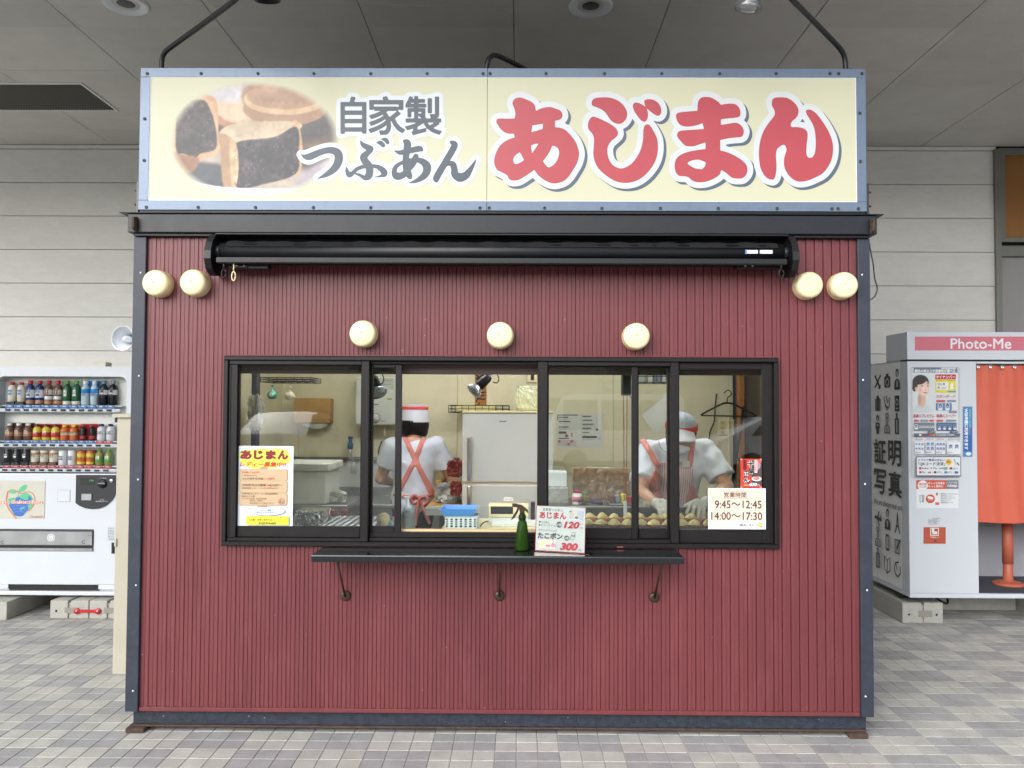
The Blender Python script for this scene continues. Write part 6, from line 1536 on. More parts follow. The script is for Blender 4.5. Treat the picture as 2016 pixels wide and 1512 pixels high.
slotwall(m_, (a_.x, .20, z0), (1, 0, 0), 7, W, 4); slotwall(m_, (b_.x, .20, z0), (0, 1, 0), 5, .14, 4); slotwall(m_, (a_.x, .34, z0), (0, -1, 0), 5, .14, 4)
m_.box(a_.x, b_.x, .34, .342, z0, z1); m_.box(a_.x, b_.x, .202, .34, z0, z0 + .002); m_.build('basket_body', parent=bk)
MB().mt('dark_plastic').box(a_.x + .01, b_.x - .02, .23, .32, z0 + .003, z1 - .02, .008).build('dark_pouch', parent=bk)
MB().mt('plastic_white').box(a_.x - .003, b_.x + .003, .196, .204, z1, z1 + .005, .001).box(a_.x - .003, b_.x + .003, .338, .346, z1, z1 + .005, .001).build('rim', parent=bk)
a2 = at(867, 1004, .2).x; b2 = at(938, 1004, .2).x; t0 = z1 + .006; t1 = t0 + .038
m_ = MB().mt('plastic_blue'); ins_ = .016
lo = [(a2 + ins_, .19, t0), (b2 - ins_, .19, t0), (b2 - ins_, .35, t0), (a2 + ins_, .35, t0)]; hi = [(a2, .175, t1), (b2, .175, t1), (b2, .365, t1), (a2, .365, t1)]
i2 = [(a2 + .004, .179, t1), (b2 - .004, .179, t1), (b2 - .004, .361, t1), (a2 + .004, .361, t1)]; l2 = [(a2 + ins_ + .003, .193, t0 + .003), (b2 - ins_ - .003, .193, t0 + .003), (b2 - ins_ - .003, .347, t0 + .003), (a2 + ins_ + .003, .347, t0 + .003)]
for A, B_ in ((lo, hi), (hi, i2), (i2, l2)):
    m_.add(A + B_, [(i, (i + 1) % 4, (i + 1) % 4 + 4, i + 4) for i in range(4)])
m_.add(l2, [(0, 1, 2, 3)]); m_.add(lo, [(3, 2, 1, 0)])
tag(m_.build('cash_tray'), 'light blue plastic tray resting on the white slotted basket', 'tray')

# --- cash register / scale
ry = .42; a_ = at(962, 1000, ry); b_ = at(1041, 1000, ry); zr1, zr0 = at(1000, 992, ry).z, at(1000, 1019, ry).z
rg = thing('display_unit', ((a_.x + b_.x) / 2, ry, CT), 'cream electronic display unit with a dark screen on the counter', 'display')
MB().mt('plastic_cream').box(a_.x, b_.x, ry, ry + .06, zr0, zr1, .005).build('housing', parent=rg)
MB().mt('dark_plastic').box(at(966, 1000, ry).x, at(1010, 1000, ry).x, ry - .002, ry - .0004, at(1000, 1012, ry).z, at(1000, 997, ry).z, .001).build('screen', parent=rg)
MB().mt('plastic_white').box(a_.x + .0, b_.x, ry + .005, ry + .16, CT + .001, zr0 - .001, .004).build('base', parent=rg)
MB().mt('dark_plastic').box(at(1045, 1000, ry).x, at(1053, 1000, ry).x, ry, ry + .05, zr0 - .03, at(1048, 989, ry).z, .004).build('handset', parent=rg)
P = Print((0, 0, 100, 40), .05, .02); P.rect(0, 0, 100, 40, 'dcdad0'); P.text('領収証', 10, 8, 90, 32, '55555a'); P.build('receipt', (at(992, 980, ry).x, ry + .03, at(992, 980, ry).z), parent=rg, back=.0005)
cy_ = .30; a_ = at(990, 1028, cy_); b_ = at(1021, 1041, cy_)
P = Print((0, 0, 200, 80), b_.x - a_.x, a_.z - b_.z); P.rect(0, 0, 200, 80, 'e2e2de', 26); P.text('ありがとうございます', 22, 14, 180, 34, '6b6f74'); P.text('係員にお申し付け下さい', 22, 44, 186, 66, '6b6f74')
tag(P.build('counter_card', (a_.x, cy_, a_.z), back=.0008), 'small white rounded card with two lines of writing on the counter', 'card')
MB().mt('white_inner').box(a_.x - .06, at(1056, 1000, cy_).x, cy_ + .002, cy_ + .09, CT + .0005, a_.z + .002, .004).build('riser_box', label='low pale riser box behind the little white card on the counter', cat='box')
tag(MB().mt('dark_plastic').tube([at(x, y, .3) for x, y in ((962, 1026), (954, 1028), (947, 1034), (943, 1044))], .003, 6, 5).build('power_lead'), 'thin grey lead curving down beside the white basket on the counter', 'cable')

# --- fridge
fy = 1.30; fx0 = at(910, 900, fy).x; fx1 = fx0 + .60; ft = at(980, 812, fy).z; fs = at(980, 952, fy).z
fg = thing('fridge', (fx0 + .3, fy + .3, .142), 'white two door fridge with a tall chrome handle', 'fridge')
MB().mt('fridge').box(fx0, fx1, fy + .05, fy + .60, .20, ft - .004, .006).build('cabinet', parent=fg)
MB().mt('fridge').box(fx0, fx1, fy, fy + .046, fs + .006, ft - .006, .008).build('upper_door', parent=fg)
MB().mt('fridge').box(fx0, fx1, fy, fy + .046, .22, fs - .006, .008).build('lower_door', parent=fg)
MB().mt('fridge_trim').box(fx0 + .001, fx1 - .001, fy + .003, fy + .05, fs - .0055, fs + .0055).build('door_gap_trim', parent=fg)
MB().mt('plastic_cream').box(fx0 - .002, fx1 + .002, fy - .003, fy + .6, ft - .0055, ft + .010, .004).build('top_board', parent=fg)
hz1_, hz0_ = at(924, 861, fy - .03).z, at(924, 946, fy - .03).z; hx = at(923.5, 900, fy - .03).x
MB().mt('chrome').box(hx - .011, hx + .011, fy - .038, fy - .022, hz0_, hz1_, .006).build('upper_handle', parent=fg)
MB().mt('fridge_trim').box(hx - .016, hx + .016, fy - .021, fy - .001, hz0_ - .004, hz1_ + .006, .004).build('handle_mount', parent=fg)
MB().mt('chrome').box(hx - .011, hx + .011, fy - .038, fy - .022, fs - .30, fs - .012, .006).build('lower_handle', parent=fg)
MB().mt('fridge_trim').box(hx - .016, hx + .016, fy - .021, fy - .001, fs - .31, fs - .008, .004).build('handle_mount', parent=fg)
q = at(983, 828, fy); P = Print((0, 0, 100, 20), .05, .010); P.text('SHARP', 2, 2, 98, 18, '3f4244', .06); P.build('badge', (q.x, fy - .0004, q.z), parent=fg)
# bag on the fridge
def crinkle(name, cx, cy2, cz, sx_, sy_, sz_, m, amp, lab, cat, seed=1, n=26, square=.5):
    r = np.random.default_rng(seed); ph = r.uniform(0, 6.28, (5, 3)); fr_ = r.uniform(2, 9, (5, 3)); P_ = []
    for i in range(n + 1):
        th = math.pi * i / n; row = []
        for k in range(2 * n):
            a = 2 * math.pi * k / (2 * n); c, s2 = math.cos(a), math.sin(a); st = math.sin(th); ct = math.cos(th)
            f = lambda v: math.copysign(abs(v) ** square, v)
            x, y, z = f(c * st), f(s2 * st), f(ct)
            d = 1 + amp * .5 * r.uniform(-1, 1) + amp * sum(abs(math.sin(fr_[q_][0] * x * 2 + fr_[q_][1] * y * 2 + fr_[q_][2] * z * 2 + ph[q_][0])) for q_ in range(5)) / 2.5 - amp
            row.append((cx + x * sx_ * d, cy2 + y * sy_ * d, cz + z * sz_ * d))
        P_.append(row)
    return tag(MB().mt(m).grid(P_, False, True).build(name), lab, cat)
q = at(1036, 790, 1.5)
mat('film_bag', 'c9c9a4', .18, var=.25, scale=60, bump=.8, bscale=40, coat=.5)
crinkle('snack_bag', q.x + .01, 1.5, ft + .010 + .082, .078, .05, .082, 'film_bag', .12, 'pale crinkled plastic bag standing on top of the fridge', 'bag', 3, square=.35)
crinkle('red_bag', at(897, 922, 1.45).x, 1.45, at(897, 922, 1.45).z, .045, .06, .042, 'red_bag', .45, 'crumpled red plastic bag hanging between worker and fridge, the upper one', 'bag', 5)
crinkle('red_bag', at(897, 962, 1.4).x, 1.42, at(897, 962, 1.4).z, .03, .05, .034, 'red_bag', .45, 'crumpled red plastic bag low beside the fridge, under the other red one', 'bag', 6)
mat('clear_bag', 'a8aaa6', .15, var=.3, scale=40, bump=.9, bscale=50, coat=.5)
crinkle('clear_bag', at(882, 971, 1.5).x, 1.5, at(882, 971, 1.5).z, .07, .08, .055, 'clear_bag', .35, 'crumpled clear plastic bag on the wooden board beside the fridge', 'bag', 8)
q = at(880, 990, 1.45); MB().mt('cardboard').box(q.x - .12, fx0 - .01, 1.2, 1.9, q.z - .035, q.z, .004).build('side_board', label='tan wooden board left of the fridge at waist height', cat='board')
q = at(862, 965, 1.75); MB().mt('cardboard').box(q.x - .02, q.x + .03, 1.7, 1.9, q.z - .10, q.z + .07, .003).build('cardboard_box', label='brown cardboard box standing on the tan board behind the worker', cat='box')

# --- back wall things
by = bw - .001
def wpl(x0, y0, x1, y1, Y): a = at(x0, y0, Y); c = at(x1, y1, Y); return a.x, c.x, c.z, a.z
x0, x1, z0, z1 = wpl(936, 730, 957, 813, by)
wsn = thing('wooden_plaque', ((x0 + x1) / 2, by, z0), 'narrow brown wooden plaque with black brush strokes on the back wall', 'plaque')
MB().mt('wood').box(x0, x1, by - .018, by, z0, z1 + .1, .003).build('board', parent=wsn)
P = VPrint(860, 720, 9.6, by - .0185, (x0, by - .0185, z1))
for st in ([(725, 160), (800, 230), (760, 280)], [(740, 250), (880, 170)], [(790, 300), (850, 380), (900, 350)], [(770, 440), (900, 420)], [(830, 400), (820, 520)], [(780, 520), (905, 500)], [(745, 580), (890, 560)], [(810, 545), (745, 680)], [(770, 620), (905, 640)], [(800, 700), (760, 790)]):
    P.line(st, 26, '141212', 3)
P.build('brush_writing', (x0, by - .0185, z1), parent=wsn)
def wirerack(x0, x1, z0, z1, y0, y1, lab, fill=None):
    t = thing('wire_rack', ((x0 + x1) / 2, (y0 + y1) / 2, z0), lab, 'wire rack'); m_ = MB().mt('black'); r = .0028
    for z in (z0, (z0 + z1) / 2, z1):
        for (a, c) in (((x0, y0), (x1, y0)), ((x1, y0), (x1, y1)), ((x1, y1), (x0, y1)), ((x0, y1), (x0, y0))): m_.cyl((*a, z), (*c, z), r, 6)
    n = max(3, int((x1 - x0) / .05))
    for i in range(n + 1):
        x = x0 + (x1 - x0) * i / n; m_.cyl((x, y0, z0), (x, y0, z1), r * .8, 5); m_.cyl((x, y0, z0), (x, y1, z0), r * .8, 5); m_.cyl((x, y1, z0), (x, y1, z1), r * .8, 5)
    m_.build('wire_frame', parent=t)
    return t
x0, x1, z0, z1 = wpl(883, 798, 1002, 812, 2.1)
wirerack(x0, x1, z0, z1, 2.1, by - .005, 'black wire rack on the back wall above the fridge')
MB().mt('custard').box(x0 + .06, x1 - .1, 2.12, 2.3, z0 + .004, z1 - .004, .006).build('yellow_packets', label='yellow flat packets lying in the wire rack above the fridge', cat='packets')
x0, x1, z0, z1 = wpl(1038, 734, 1056, 753, by)
th = thing('wall_thermostat', ((x0 + x1) / 2, by, z0), 'cream wall controller with a small black display', 'controller')
MB().mt('plastic_cream').box(x0, x1 + .03, by - .02, by, z0, z1 + .02, .003).build('case', parent=th); MB().mt('black').box(x0 + .028, x0 + .054, by - .022, by - .0205, z0 + .016, z1 + .002, .001).build('display', parent=th)
# water heater
hy = by - .16; x0, x1, z0, z1 = wpl(700, 742, 779, 837, hy)
wh = thing('water_heater', ((x0 + x1) / 2, hy, z0), 'pale grey gas water heater with a round knob on the back wall', 'water heater')
MB().mt('heater').box(x0, x1, hy, by, z0, z1, .012).build('casing', parent=wh)
k = at(739, 823, hy); MB().mt('heater').lathe([(.036, 0), (.034, .004), (.028, .005), (.026, .022), (0, .024)], (k.x, hy - .0004, k.z), (0, -1, 0), 24).build('knob', parent=wh)
MB().mt('dark_steel').lathe([(.0385, .0), (.0385, .002)], (k.x, hy - .0, k.z), (0, -1, 0), 24).build('knob_ring', parent=wh)
P = VPrint(700, 690, 3.6, hy - .0006, (x0, hy - .0006, z1))
P.rect(145, 195, 270, 275, 'b4b4a6'); P.line([(200, 215), (260, 215)], 3, '6c6c62'); P.line([(160, 240), (250, 240)], 3, '6c6c62'); P.rect(110, 381, 165, 386, '3c3c38'); P.rect(225, 338, 258, 350, 'a89a5c'); P.text('PURUS', 180, 497, 208, 505, '5c5c56', .02)
P.build('heater_print', (x0, hy - .0006, z1), parent=wh)
for (x, y0, y1, mm) in ((730, 838, 905, 'fridge_trim'), (757, 838, 862, 'heater')): a_ = at(x, y0, hy + .06); c_ = at(x, y1, hy + .06); MB().mt(mm).cyl(a_, c_, .008, 10).build('pipe', parent=wh)
tag(MB().mt('dark_plastic').tube([at(x, y, by - .05) for x, y in ((752, 868), (748, 878), (745, 890), (747, 900), (752, 905))], .006, 6, 4).build('gas_hose'), 'dark hose loop on the back wall under the water heater', 'hose')
# wall pipe and sink area
z_ = at(650, 903, by - .03).z
tag(MB().mt('steel').cyl((KL + .06, by - .03, z_), (at(905, 900, by).x, by - .03, z_), .016, 12).build('wall_pipe'), 'long horizontal steel pipe along the back wall', 'pipe')
MB().mt('white_inner').box(KL + .052, at(775, 900, by).x, by - .012, by - .001, at(650, 965, by).z, z_ - .02, .002).build('splash_board', label='pale splash board on the back wall under the steel pipe', cat='board')
sk = thing('sink_unit', (-1.2, 2.0, .142), 'stainless steel sink unit along the back wall behind the left pane', 'sink')
zs_ = at(690, 985, 2.0).z
MB().mt('steel').box(KL + .06, at(880, 980, 1.95).x, 1.75, by - .001, zs_ - .03, zs_, .005).build('sink_top', parent=sk); MB().mt('steel').box(KL + .07, at(870, 980, 1.95).x, 1.78, by - .004, .1425, zs_ - .031, .004).build('sink_base', parent=sk)
MB().mt('steel').box(KL + .06, at(880, 980, 1.95).x, by - .03, by - .0135, zs_ + .001, zs_ + .07, .004).build('backsplash', parent=sk)
v = at(690, 872, by - .06)
fc = thing('hose_tap', (v.x, by - .05, v.z), 'blue handled tap with a white hose on the back wall', 'tap')
MB().mt('blue_valve').lathe([(.010, -.05), (.022, -.045), (.022, -.005), (.014, .0), (.014, .03), (.02, .035), (.02, .05), (0, .052)], v, n=14).build('valve', parent=fc)
MB().mt('steel').tube([v - Vector((0, 0, .045)), at(690, 895, by - .08), at(694, 905, by - .12), at(697, 915, by - .14)], .009, 8, 4).build('spout', parent=fc)
MB().mt('milky').tube([at(697, 910, by - .14), at(697, 922, by - .14), at(695, 932, by - .14)], [.014, .02, .028], 12).build('hose_end', parent=fc)
# paper towel dispenser
dy = by - .11; x0, x1, z0, z1 = wpl(579, 784, 650, 833, dy)
pd = thing('towel_dispenser', ((x0 + x1) / 2, dy, z0), 'tan paper towel dispenser with white paper hanging out', 'dispenser')
MB().mt('cardboard').box(x0, x1, dy, by, z0, z1, .008).build('case', parent=pd)
P_ = []
for i in range(13):
    u = i / 12; x = x0 + .05 + (x1 - x0 - .08) * u; P_.append([(x, dy + .02, z0 + .01), (x + .004, dy + .012, z0 - .01 - .016 * math.sin(u * 3.1)), (x + .008, dy + .02 + .008 * math.sin(u * 7), z0 - .022 - .026 * math.sin(u * 3.1))])
MB().mt('paper').grid(P_).build('paper_towel', parent=pd)
# white pad on the left wall
crinkle('towel_bundle', at(503, 812, 1.35).x, 1.35, at(503, 812, 1.35).z, .03, .06, .085, 'paper', .5, 'crumpled white cloth bundle hanging on the left inner wall', 'cloth', 9)
# hanging rack with scrubbers at the upper left
x0, x1, z0, z1 = wpl(513, 743, 612, 752, 1.05)
wirerack(x0, x1, z0, z1, 1.05, 1.3, 'black wire shelf hanging behind the top of the left pane')
for (x, y, mm, lb) in ((536, 775, 'plastic_green', 'round green hanging dispenser under the wire shelf, left one'), (570, 777, 'plastic_cream', 'round cream hanging dispenser under the wire shelf, right one')):
    c = at(x, y, 1.05); t = thing('hanging_dispenser', c, lb, 'dispenser'); 
    MB().mt(mm).lathe([(0, -.034), (.02, -.033), (.031, -.018), (.031, .002), (.022, .012), (.010, .018), (.008, .03), (0, .031)], c, n=18).build('pot', parent=t)
    MB().mt(mm).lathe([(.018, .045), (.004, .055), (0, .057)], c, n=12).build('hook_cap', parent=t); MB().mt('steel').cyl(c + Vector((0, 0, .03)), (c.x, c.y, z0), .0018, 6).build('wire', parent=t)
    MB().mt('plastic_white').lathe([(.014, 0), (.013, .002), (0, .002)], c + Vector((.004, -.0312, -.008)), (0, -1, 0), 14).build('round_label', parent=t)

CT += .028
# --- left counter: griddle with dimples, foil tray, foam boxes
lx0, lx1 = KL + .055, at(772, 1020, .3).x
lc = thing('left_counter', ((lx0 + lx1) / 2, .35, .142), 'steel work counter behind the left window panes', 'counter')
MB().mt('white_inner').box(lx0, lx1 - .03, .10, .66, .1425, CT - .071, .003).build('base', parent=lc); MB().mt('steel').box(lx0, lx1, .078, .68, CT - .07, CT - .03, .004).build('worktop', parent=lc)
g0, g1 = at(640, 1025, .3).x, at(758, 1025, .3).x
gd = thing('dimpled_griddle', ((g0 + g1) / 2, .3, CT - .03), 'dark dimpled griddle plate with rows of round hollows behind the left pane', 'griddle')
m_ = MB().mt('car_dark'); m_.box(g0, g1, .10, .56, CT - .0295, CT - .010, .003); m_.build('plate', parent=gd)
hm = MB().mt('steel'); nX = int((g1 - g0 - .02) / .036)
for i in range(nX):
    for j in range(12): hm.lathe([(.0155, .0), (.0145, .0035), (.012, .001), (.004, .0006), (0, .0005)], (g0 + .022 + i * .036 + (.0 if j % 2 else .0), .125 + j * .036, CT - .0098), n=10)
hm.build('hollows', parent=gd, kind='stuff')
fy_ = .25; a_ = at(577, 1015, fy_); c_ = at(640, 1015, fy_); P_ = []; r = np.random.default_rng(4)
for i in range(15):
    u = i / 14; row = []
    for j in range(40):
        a = 2 * math.pi * j / 40; f = lambda v: math.copysign(abs(v) ** .35, v); rr_ = 1 if 0 < i < 14 else .0; d = r.uniform(.86, 1.04)
        row.append((a_.x + (c_.x - a_.x) * (u if 0 < i < 14 else (0 if i == 0 else 1)) + r.uniform(-.002, .002), fy_ + .09 + .10 * f(math.cos(a)) * d * rr_, CT + .014 + .042 * f(math.sin(a)) * d * rr_))
    P_.append(row)
tag(MB().mt('foil').grid(P_, False, True).build('foil_tray'), 'box wrapped in crumpled aluminium foil beside the dimpled griddle', 'foil wrapped box')
for (xa, ya, xb, yb, Y, dd, lb, nm) in ((575, 928, 644, 993, 1.0, .38, 'white foam cooler box with a lid on the left behind the poster', 'foam_box'),):
    x0, x1, z0, z1 = wpl(xa - 40, ya, xb, yb, Y); t = thing(nm, ((x0 + x1) / 2, Y, z0), lb, 'box')
    MB().mt('styrofoam').box(x0, x1 - .01, Y, Y + dd, z0, z1, .006).build('body', parent=t); MB().mt('styrofoam').box(x0 - .005, x1 + .012, Y - .012, Y + dd + .01, z1 + .001, z1 + .05, .008).build('lid', parent=t)
    MB().mt('steel').box(KL + .055, x1 + .13, Y - .03, Y + dd + .1, z0 - .03, z0 - .002, .003).build('side_table', label='steel side table under the foam cooler box', cat='table')
crinkle('glove_pile', at(652, 968, 1.15).x + .03, 1.15, z0 + .03, .05, .05, .03, 'paper', .4, 'crumpled white cloth beside the foam cooler box', 'cloth', 12)
crinkle('red_bottle_top', at(658, 1008, .62).x, .62, CT - .002, .018, .018, .022, 'red_bag', .1, 'small red lid beside the foil wrapped box, left one', 'lid', 13, n=10); crinkle('red_bottle_top', at(678, 1008, .62).x, .62, CT - .002, .018, .018, .022, 'red_bag', .1, 'small red lid behind the dimpled griddle, right one', 'lid', 14, n=10)
q = at(757, 1036, .16); tp = thing('tape_dispenser', (q.x, .16, CT - .03), 'light blue tape dispenser with a cream roll behind the narrow pane', 'tape dispenser')
MB().mt('plastic_cyan').prism([(q.x - .035, .14, CT - .029), (q.x + .035, .14, CT - .029), (q.x + .035, .14, CT + .012), (q.x + .02, .14, CT + .022), (q.x - .02, .14, CT + .022), (q.x - .035, .14, CT + .005)], (0, .05, 0)).build('stand', parent=tp)
MB().mt('plastic_cream').lathe([(.034, -.011), (.034, .011), (.02, .012), (.02, -.012)], (q.x, .125, CT + .030), (.3, 1, 0), 22).build('tape_roll', parent=tp)

# --- right side: griddle with cakes
gx0, gx1 = at(1122, 1030, .2).x, at(1418, 1030, .2).x
gr = thing('cake_griddle', ((gx0 + gx1) / 2, .3, CT - .03), 'long griddle with a steel front edge full of round bean cakes', 'griddle')
MB().mt('steel').box(gx0, gx1 + .12, .078, .13, CT - .05, CT - .008, .003).build('front_edge', parent=gr)
MB().mt('griddle').box(gx0, gx1 + .12, .131, .52, CT - .05, CT - .004, .003).build('hot_plate', parent=gr)
MB().mt('dark_steel').box(gx0 - .02, gx1 - .30, .55, .60, CT - .05, at(1200, 1000, .55).z, .003).build('rear_guard', parent=gr)
rcx = MB().mt('dark_steel').box(gx0, gx1 + .12, .14, .50, .1425, CT - .052, .003).build('griddle_base', parent=gr)
mats_c = {}
ORD = ('first', 'second', 'third', 'fourth', 'fifth', 'sixth', 'seventh', 'eighth', 'ninth', 'tenth')
def cake(x, y, z, kind, lab, grp):
    key = kind
    t = thing('bean_cake', (x, y, z), lab, 'cake', grp)
    if key not in mats_c:
        r = np.random.default_rng(20); bz = MB().mt('cake_brown').lathe([(.026, 0), (.031, .004), (.033, .016), (.0315, .03), (.027, .034), (0, .035)] if kind == 'tall' else [(.026, 0), (.031, .002), (.033, .007), (.031, .012), (0, .013)], n=22)
        P_ = []; h0 = .004 if kind == 'low' else .0
        for i in range(9):
            th = math.pi / 2 * (1 - i / 8); row = []
            for k_ in range(20):
                a = 2 * math.pi * k_ / 20; rr_ = (.031 * math.sin(th) ** .8) * (1 + .2 * math.sin(3 * a + i * .5) + .1 * math.sin(7 * a + i)); row.append((rr_ * math.cos(a), rr_ * math.sin(a), (.025 * (1 - math.sin(th) ** 1.8)) * (1 + .1 * math.sin(2 * a)) + .0012 * math.sin(a * 5 + i * 2)))
            P_.append(row)
        cz = MB().mt('custard').grid(P_, True, True)
        mats_c[key] = (bz, cz)
        o1 = bz.build('cake_base', base=False); d1 = o1.data, o1.location.copy(); bpy.data.objects.remove(o1)
        o2 = cz.build('custard'); d2 = o2.data, o2.location.copy(); bpy.data.objects.remove(o2); mats_c[key] = (d1, d2)
    (m1, l1), (m2, l2) = mats_c[key]
    rot = random.uniform(0, 6.28)
    a = link(m1, 'cake_base', Vector((x, y, z)) + l1, t); 
    if kind != 'tall': c = link(m2, 'custard', Vector((x, y, z + .012)) + l2, t); c.rotation_euler.z = rot; s1 = random.uniform(.85, 1.2); c.scale = (s1, random.uniform(.85, 1.15), random.uniform(.8, 1.15))
    return t
for i in range(10):
    x = at(1158 + 26.2 * i, 1030, .17).x
    cake(x, .17, CT - .004, 'low', f'{ORD[i]} custard topped cake from the left in the front row', 'custard topped cakes in the front row')
    if i < 10: cake(x + .026, .245, CT - .004, 'tall', f'{ORD[i]} golden brown cake from the left in the middle row', 'brown cakes in the middle row')
    if i < 9: cake(x + .02, .33, CT + .006, 'low', f'{ORD[i]} custard topped cake from the left in the rear row', 'custard topped cakes in the rear row')
CT -= .028
# things behind the griddle
x0, x1, z0, z1 = wpl(1096, 816, 1187, 880, by)
P = VPrint(1080, 800, 16.8, by - .002, (x0, by - .002, z1)); P.rect(270, 240, 1830, 1350, 'c9c8ba'); P.line([(1080, 260), (1085, 1330)], 6, 'a9a89c')
P.rect(285, 272, 970, 305, '4f6468'); P.rect(288, 320, 318, 468, '1f241f', new=False)
for i, (a, b2, c, d) in enumerate(((335, 345, 655, 375), (335, 488, 705, 520), (335, 668, 655, 700), (335, 830, 590, 905), (335, 1040, 675, 1075), (1120, 312, 1410, 345), (1120, 445, 1445, 475), (1120, 575, 1490, 605), (1120, 712, 1410, 742), (1120, 855, 1345, 882), (1115, 980, 1595, 1050))): P.rect(a, b2, c, d, '2a2c20', new=(i == 0))
for i, (a, b2, t_) in enumerate(((340, 395, '手洗いの手順を守りましょう'), (340, 435, '作業前に必ず確認'), (340, 545, '体調チェック'), (340, 715, '記録をつける'), (340, 760, '温度を確認する'), (350, 940, '禁止事項'), (1130, 370, 'マスク着用'), (1130, 630, '清掃の徹底をお願いします'), (1150, 760, '消毒の実施'), (1130, 910, '点検'), (1130, 1090, '緊急時は責任者へ連絡'))): P.text(t_, a, b2, a + 34 * len(t_), b2 + 28, '55564c', new=(i == 0))
P.ell(595, 970, 62, 55, 'a8585e'); P.line([(560, 940), (630, 1000)], 14, '5e2a30'); P.line([(630, 940), (560, 1000)], 14, '5e2a30'); P.rect(735, 875, 805, 1005, 'b08a7a'); P.rect(300, 1110, 920, 1300, 'c2a8a4')
for i in range(6):
    for j in range(2): P.rect(312 + i * 102, 1120 + j * 92, 395 + i * 102, 1195 + j * 92, 'b9b2ac' if (i + j) % 4 else 'b0484c', 14)
P.ell(1600, 770, 42, 42, '7a5a44'); P.line([(1640, 1020), (1720, 1100)], 10, '6a6a62'); P.line([(1720, 1020), (1650, 1100)], 10, '6a6a62')
tag(P.build('notice_sheet', (x0, by - .002, z1), back=None), 'double page notice sheet pinned on the cream back wall', 'notice')
cbx = thing('tissue_stack', (at(1100, 960, .95).x, .95, CT), 'white napkin box with plastic wrapped packs below it', 'napkin box')
x0, x1, z0, z1 = wpl(1062, 929, 1116, 958, .95); MB().mt('plastic_white').box(x0, x1, .95, 1.1, z0, z1, .006).build('napkin_box', parent=cbx); MB().mt('clear_bag').box(x0 - .01, x1 + .012, .94, 1.12, at(1090, 995, .95).z, z0 - .001, .012).build('wrapped_packs', parent=cbx)
rt = thing('rear_table', (.55, .9, .142), 'low work table standing behind the cake griddle', 'table'); tz = at(1200, 992, .9).z
MB().mt('steel').box(at(1075, 990, .9).x, KR - .36, .78, 1.18, tz - .03, tz, .004).build('table_top', parent=rt)
for xx in (at(1085, 990, .9).x, KR - .40):
    for yy in (.80, 1.15): MB().mt('steel').cyl((xx, yy, .1425), (xx, yy, tz - .031), .015, 8).build('leg', parent=rt)
x0, x1, z0, z1 = wpl(1128, 921, 1242, 985, 1.16)
MB().mt('cardboard').box(x0, x1, 1.165, 1.19, tz + .001, z1, .003).build('cardboard_sheet', label='tan cardboard sheet covered by clear film behind the griddle', cat='cardboard sheet')
P_ = []; r = np.random.default_rng(2)
for i in range(40):
    P_.append([(x0 - .01 + (x1 - x0 + .02) * i / 39, 1.150 + r.uniform(-.008, .008), tz + .003 + (z1 - tz + .012) * j / 24 + r.uniform(-.002, .002)) for j in range(25)])
tag(MB().mt('film').grid(P_).build('plastic_film'), 'shiny crinkled clear film hanging over the cardboard panel', 'plastic film')
q = at(1136, 985, .85); t = thing('jar', (q.x, .85, tz), 'pink and white jar on the table behind the griddle', 'jar'); MB().mt('d_white').lathe([(.026, .001), (.028, .006), (.028, .062), (.022, .07)], (q.x, .85, tz), n=18).build('jar_body', parent=t); MB().mt('d_pink').lathe([(.0285, .02), (.0288, .05)], (q.x, .85, tz), n=18).build('label_band', parent=t); MB().mt('d_red').lathe([(.023, .0705), (.023, .084), (0, .085)], (q.x, .85, tz), n=18).build('lid', parent=t)
q = at(1150, 982, .9); t = thing('jar', (q.x, .9, tz), 'small green lidded jar right of the pink jar', 'jar'); MB().mt('d_tea').lathe([(.018, .001), (.02, .05), (.014, .056)], (q.x, .9, tz), n=16).build('jar_body', parent=t); MB().mt('d_lime').lathe([(.015, .0565), (.015, .066), (0, .067)], (q.x, .9, tz), n=16).build('lid', parent=t)
q = at(1168, 985, .8); t = thing('spatula', (q.x, .8, tz + .02), 'spatula with a dark handle lying behind the griddle', 'spatula'); MB().mt('d_navy').cyl((q.x - .01, .8, tz + .022), (q.x + .055, .78, tz + .018), .011, 10).build('handle', parent=t); MB().mt('dark_steel').box(q.x - .09, q.x - .0105, .795, .805, tz + .02, tz + .026, .001).build('blade', parent=t)
q0, q1 = at(1200, 990, .8), at(1248, 990, .8); t = thing('food_tray', ((q0.x + q1.x) / 2, .85, tz + .02), 'steel tray with colourful packets behind the griddle', 'tray'); MB().mt('steel').box(q0.x, q1.x + .02, .79, .95, tz + .002, tz + .014, .004).build('tray_body', parent=t)
for i, (mm, dx, h_) in enumerate((('d_coffee', .0, .05), ('d_grey', .035, .045), ('d_yellow', .075, .05), ('d_red', .11, .035))): MB().mt(mm).box(q0.x + dx, q0.x + dx + .032, .81 + .01 * i, .9, tz + .0145, tz + h_ + .014, .006, Matrix.Rotation(.15 * (i - 1.5), 3, 'Y')).build('packet', parent=t)
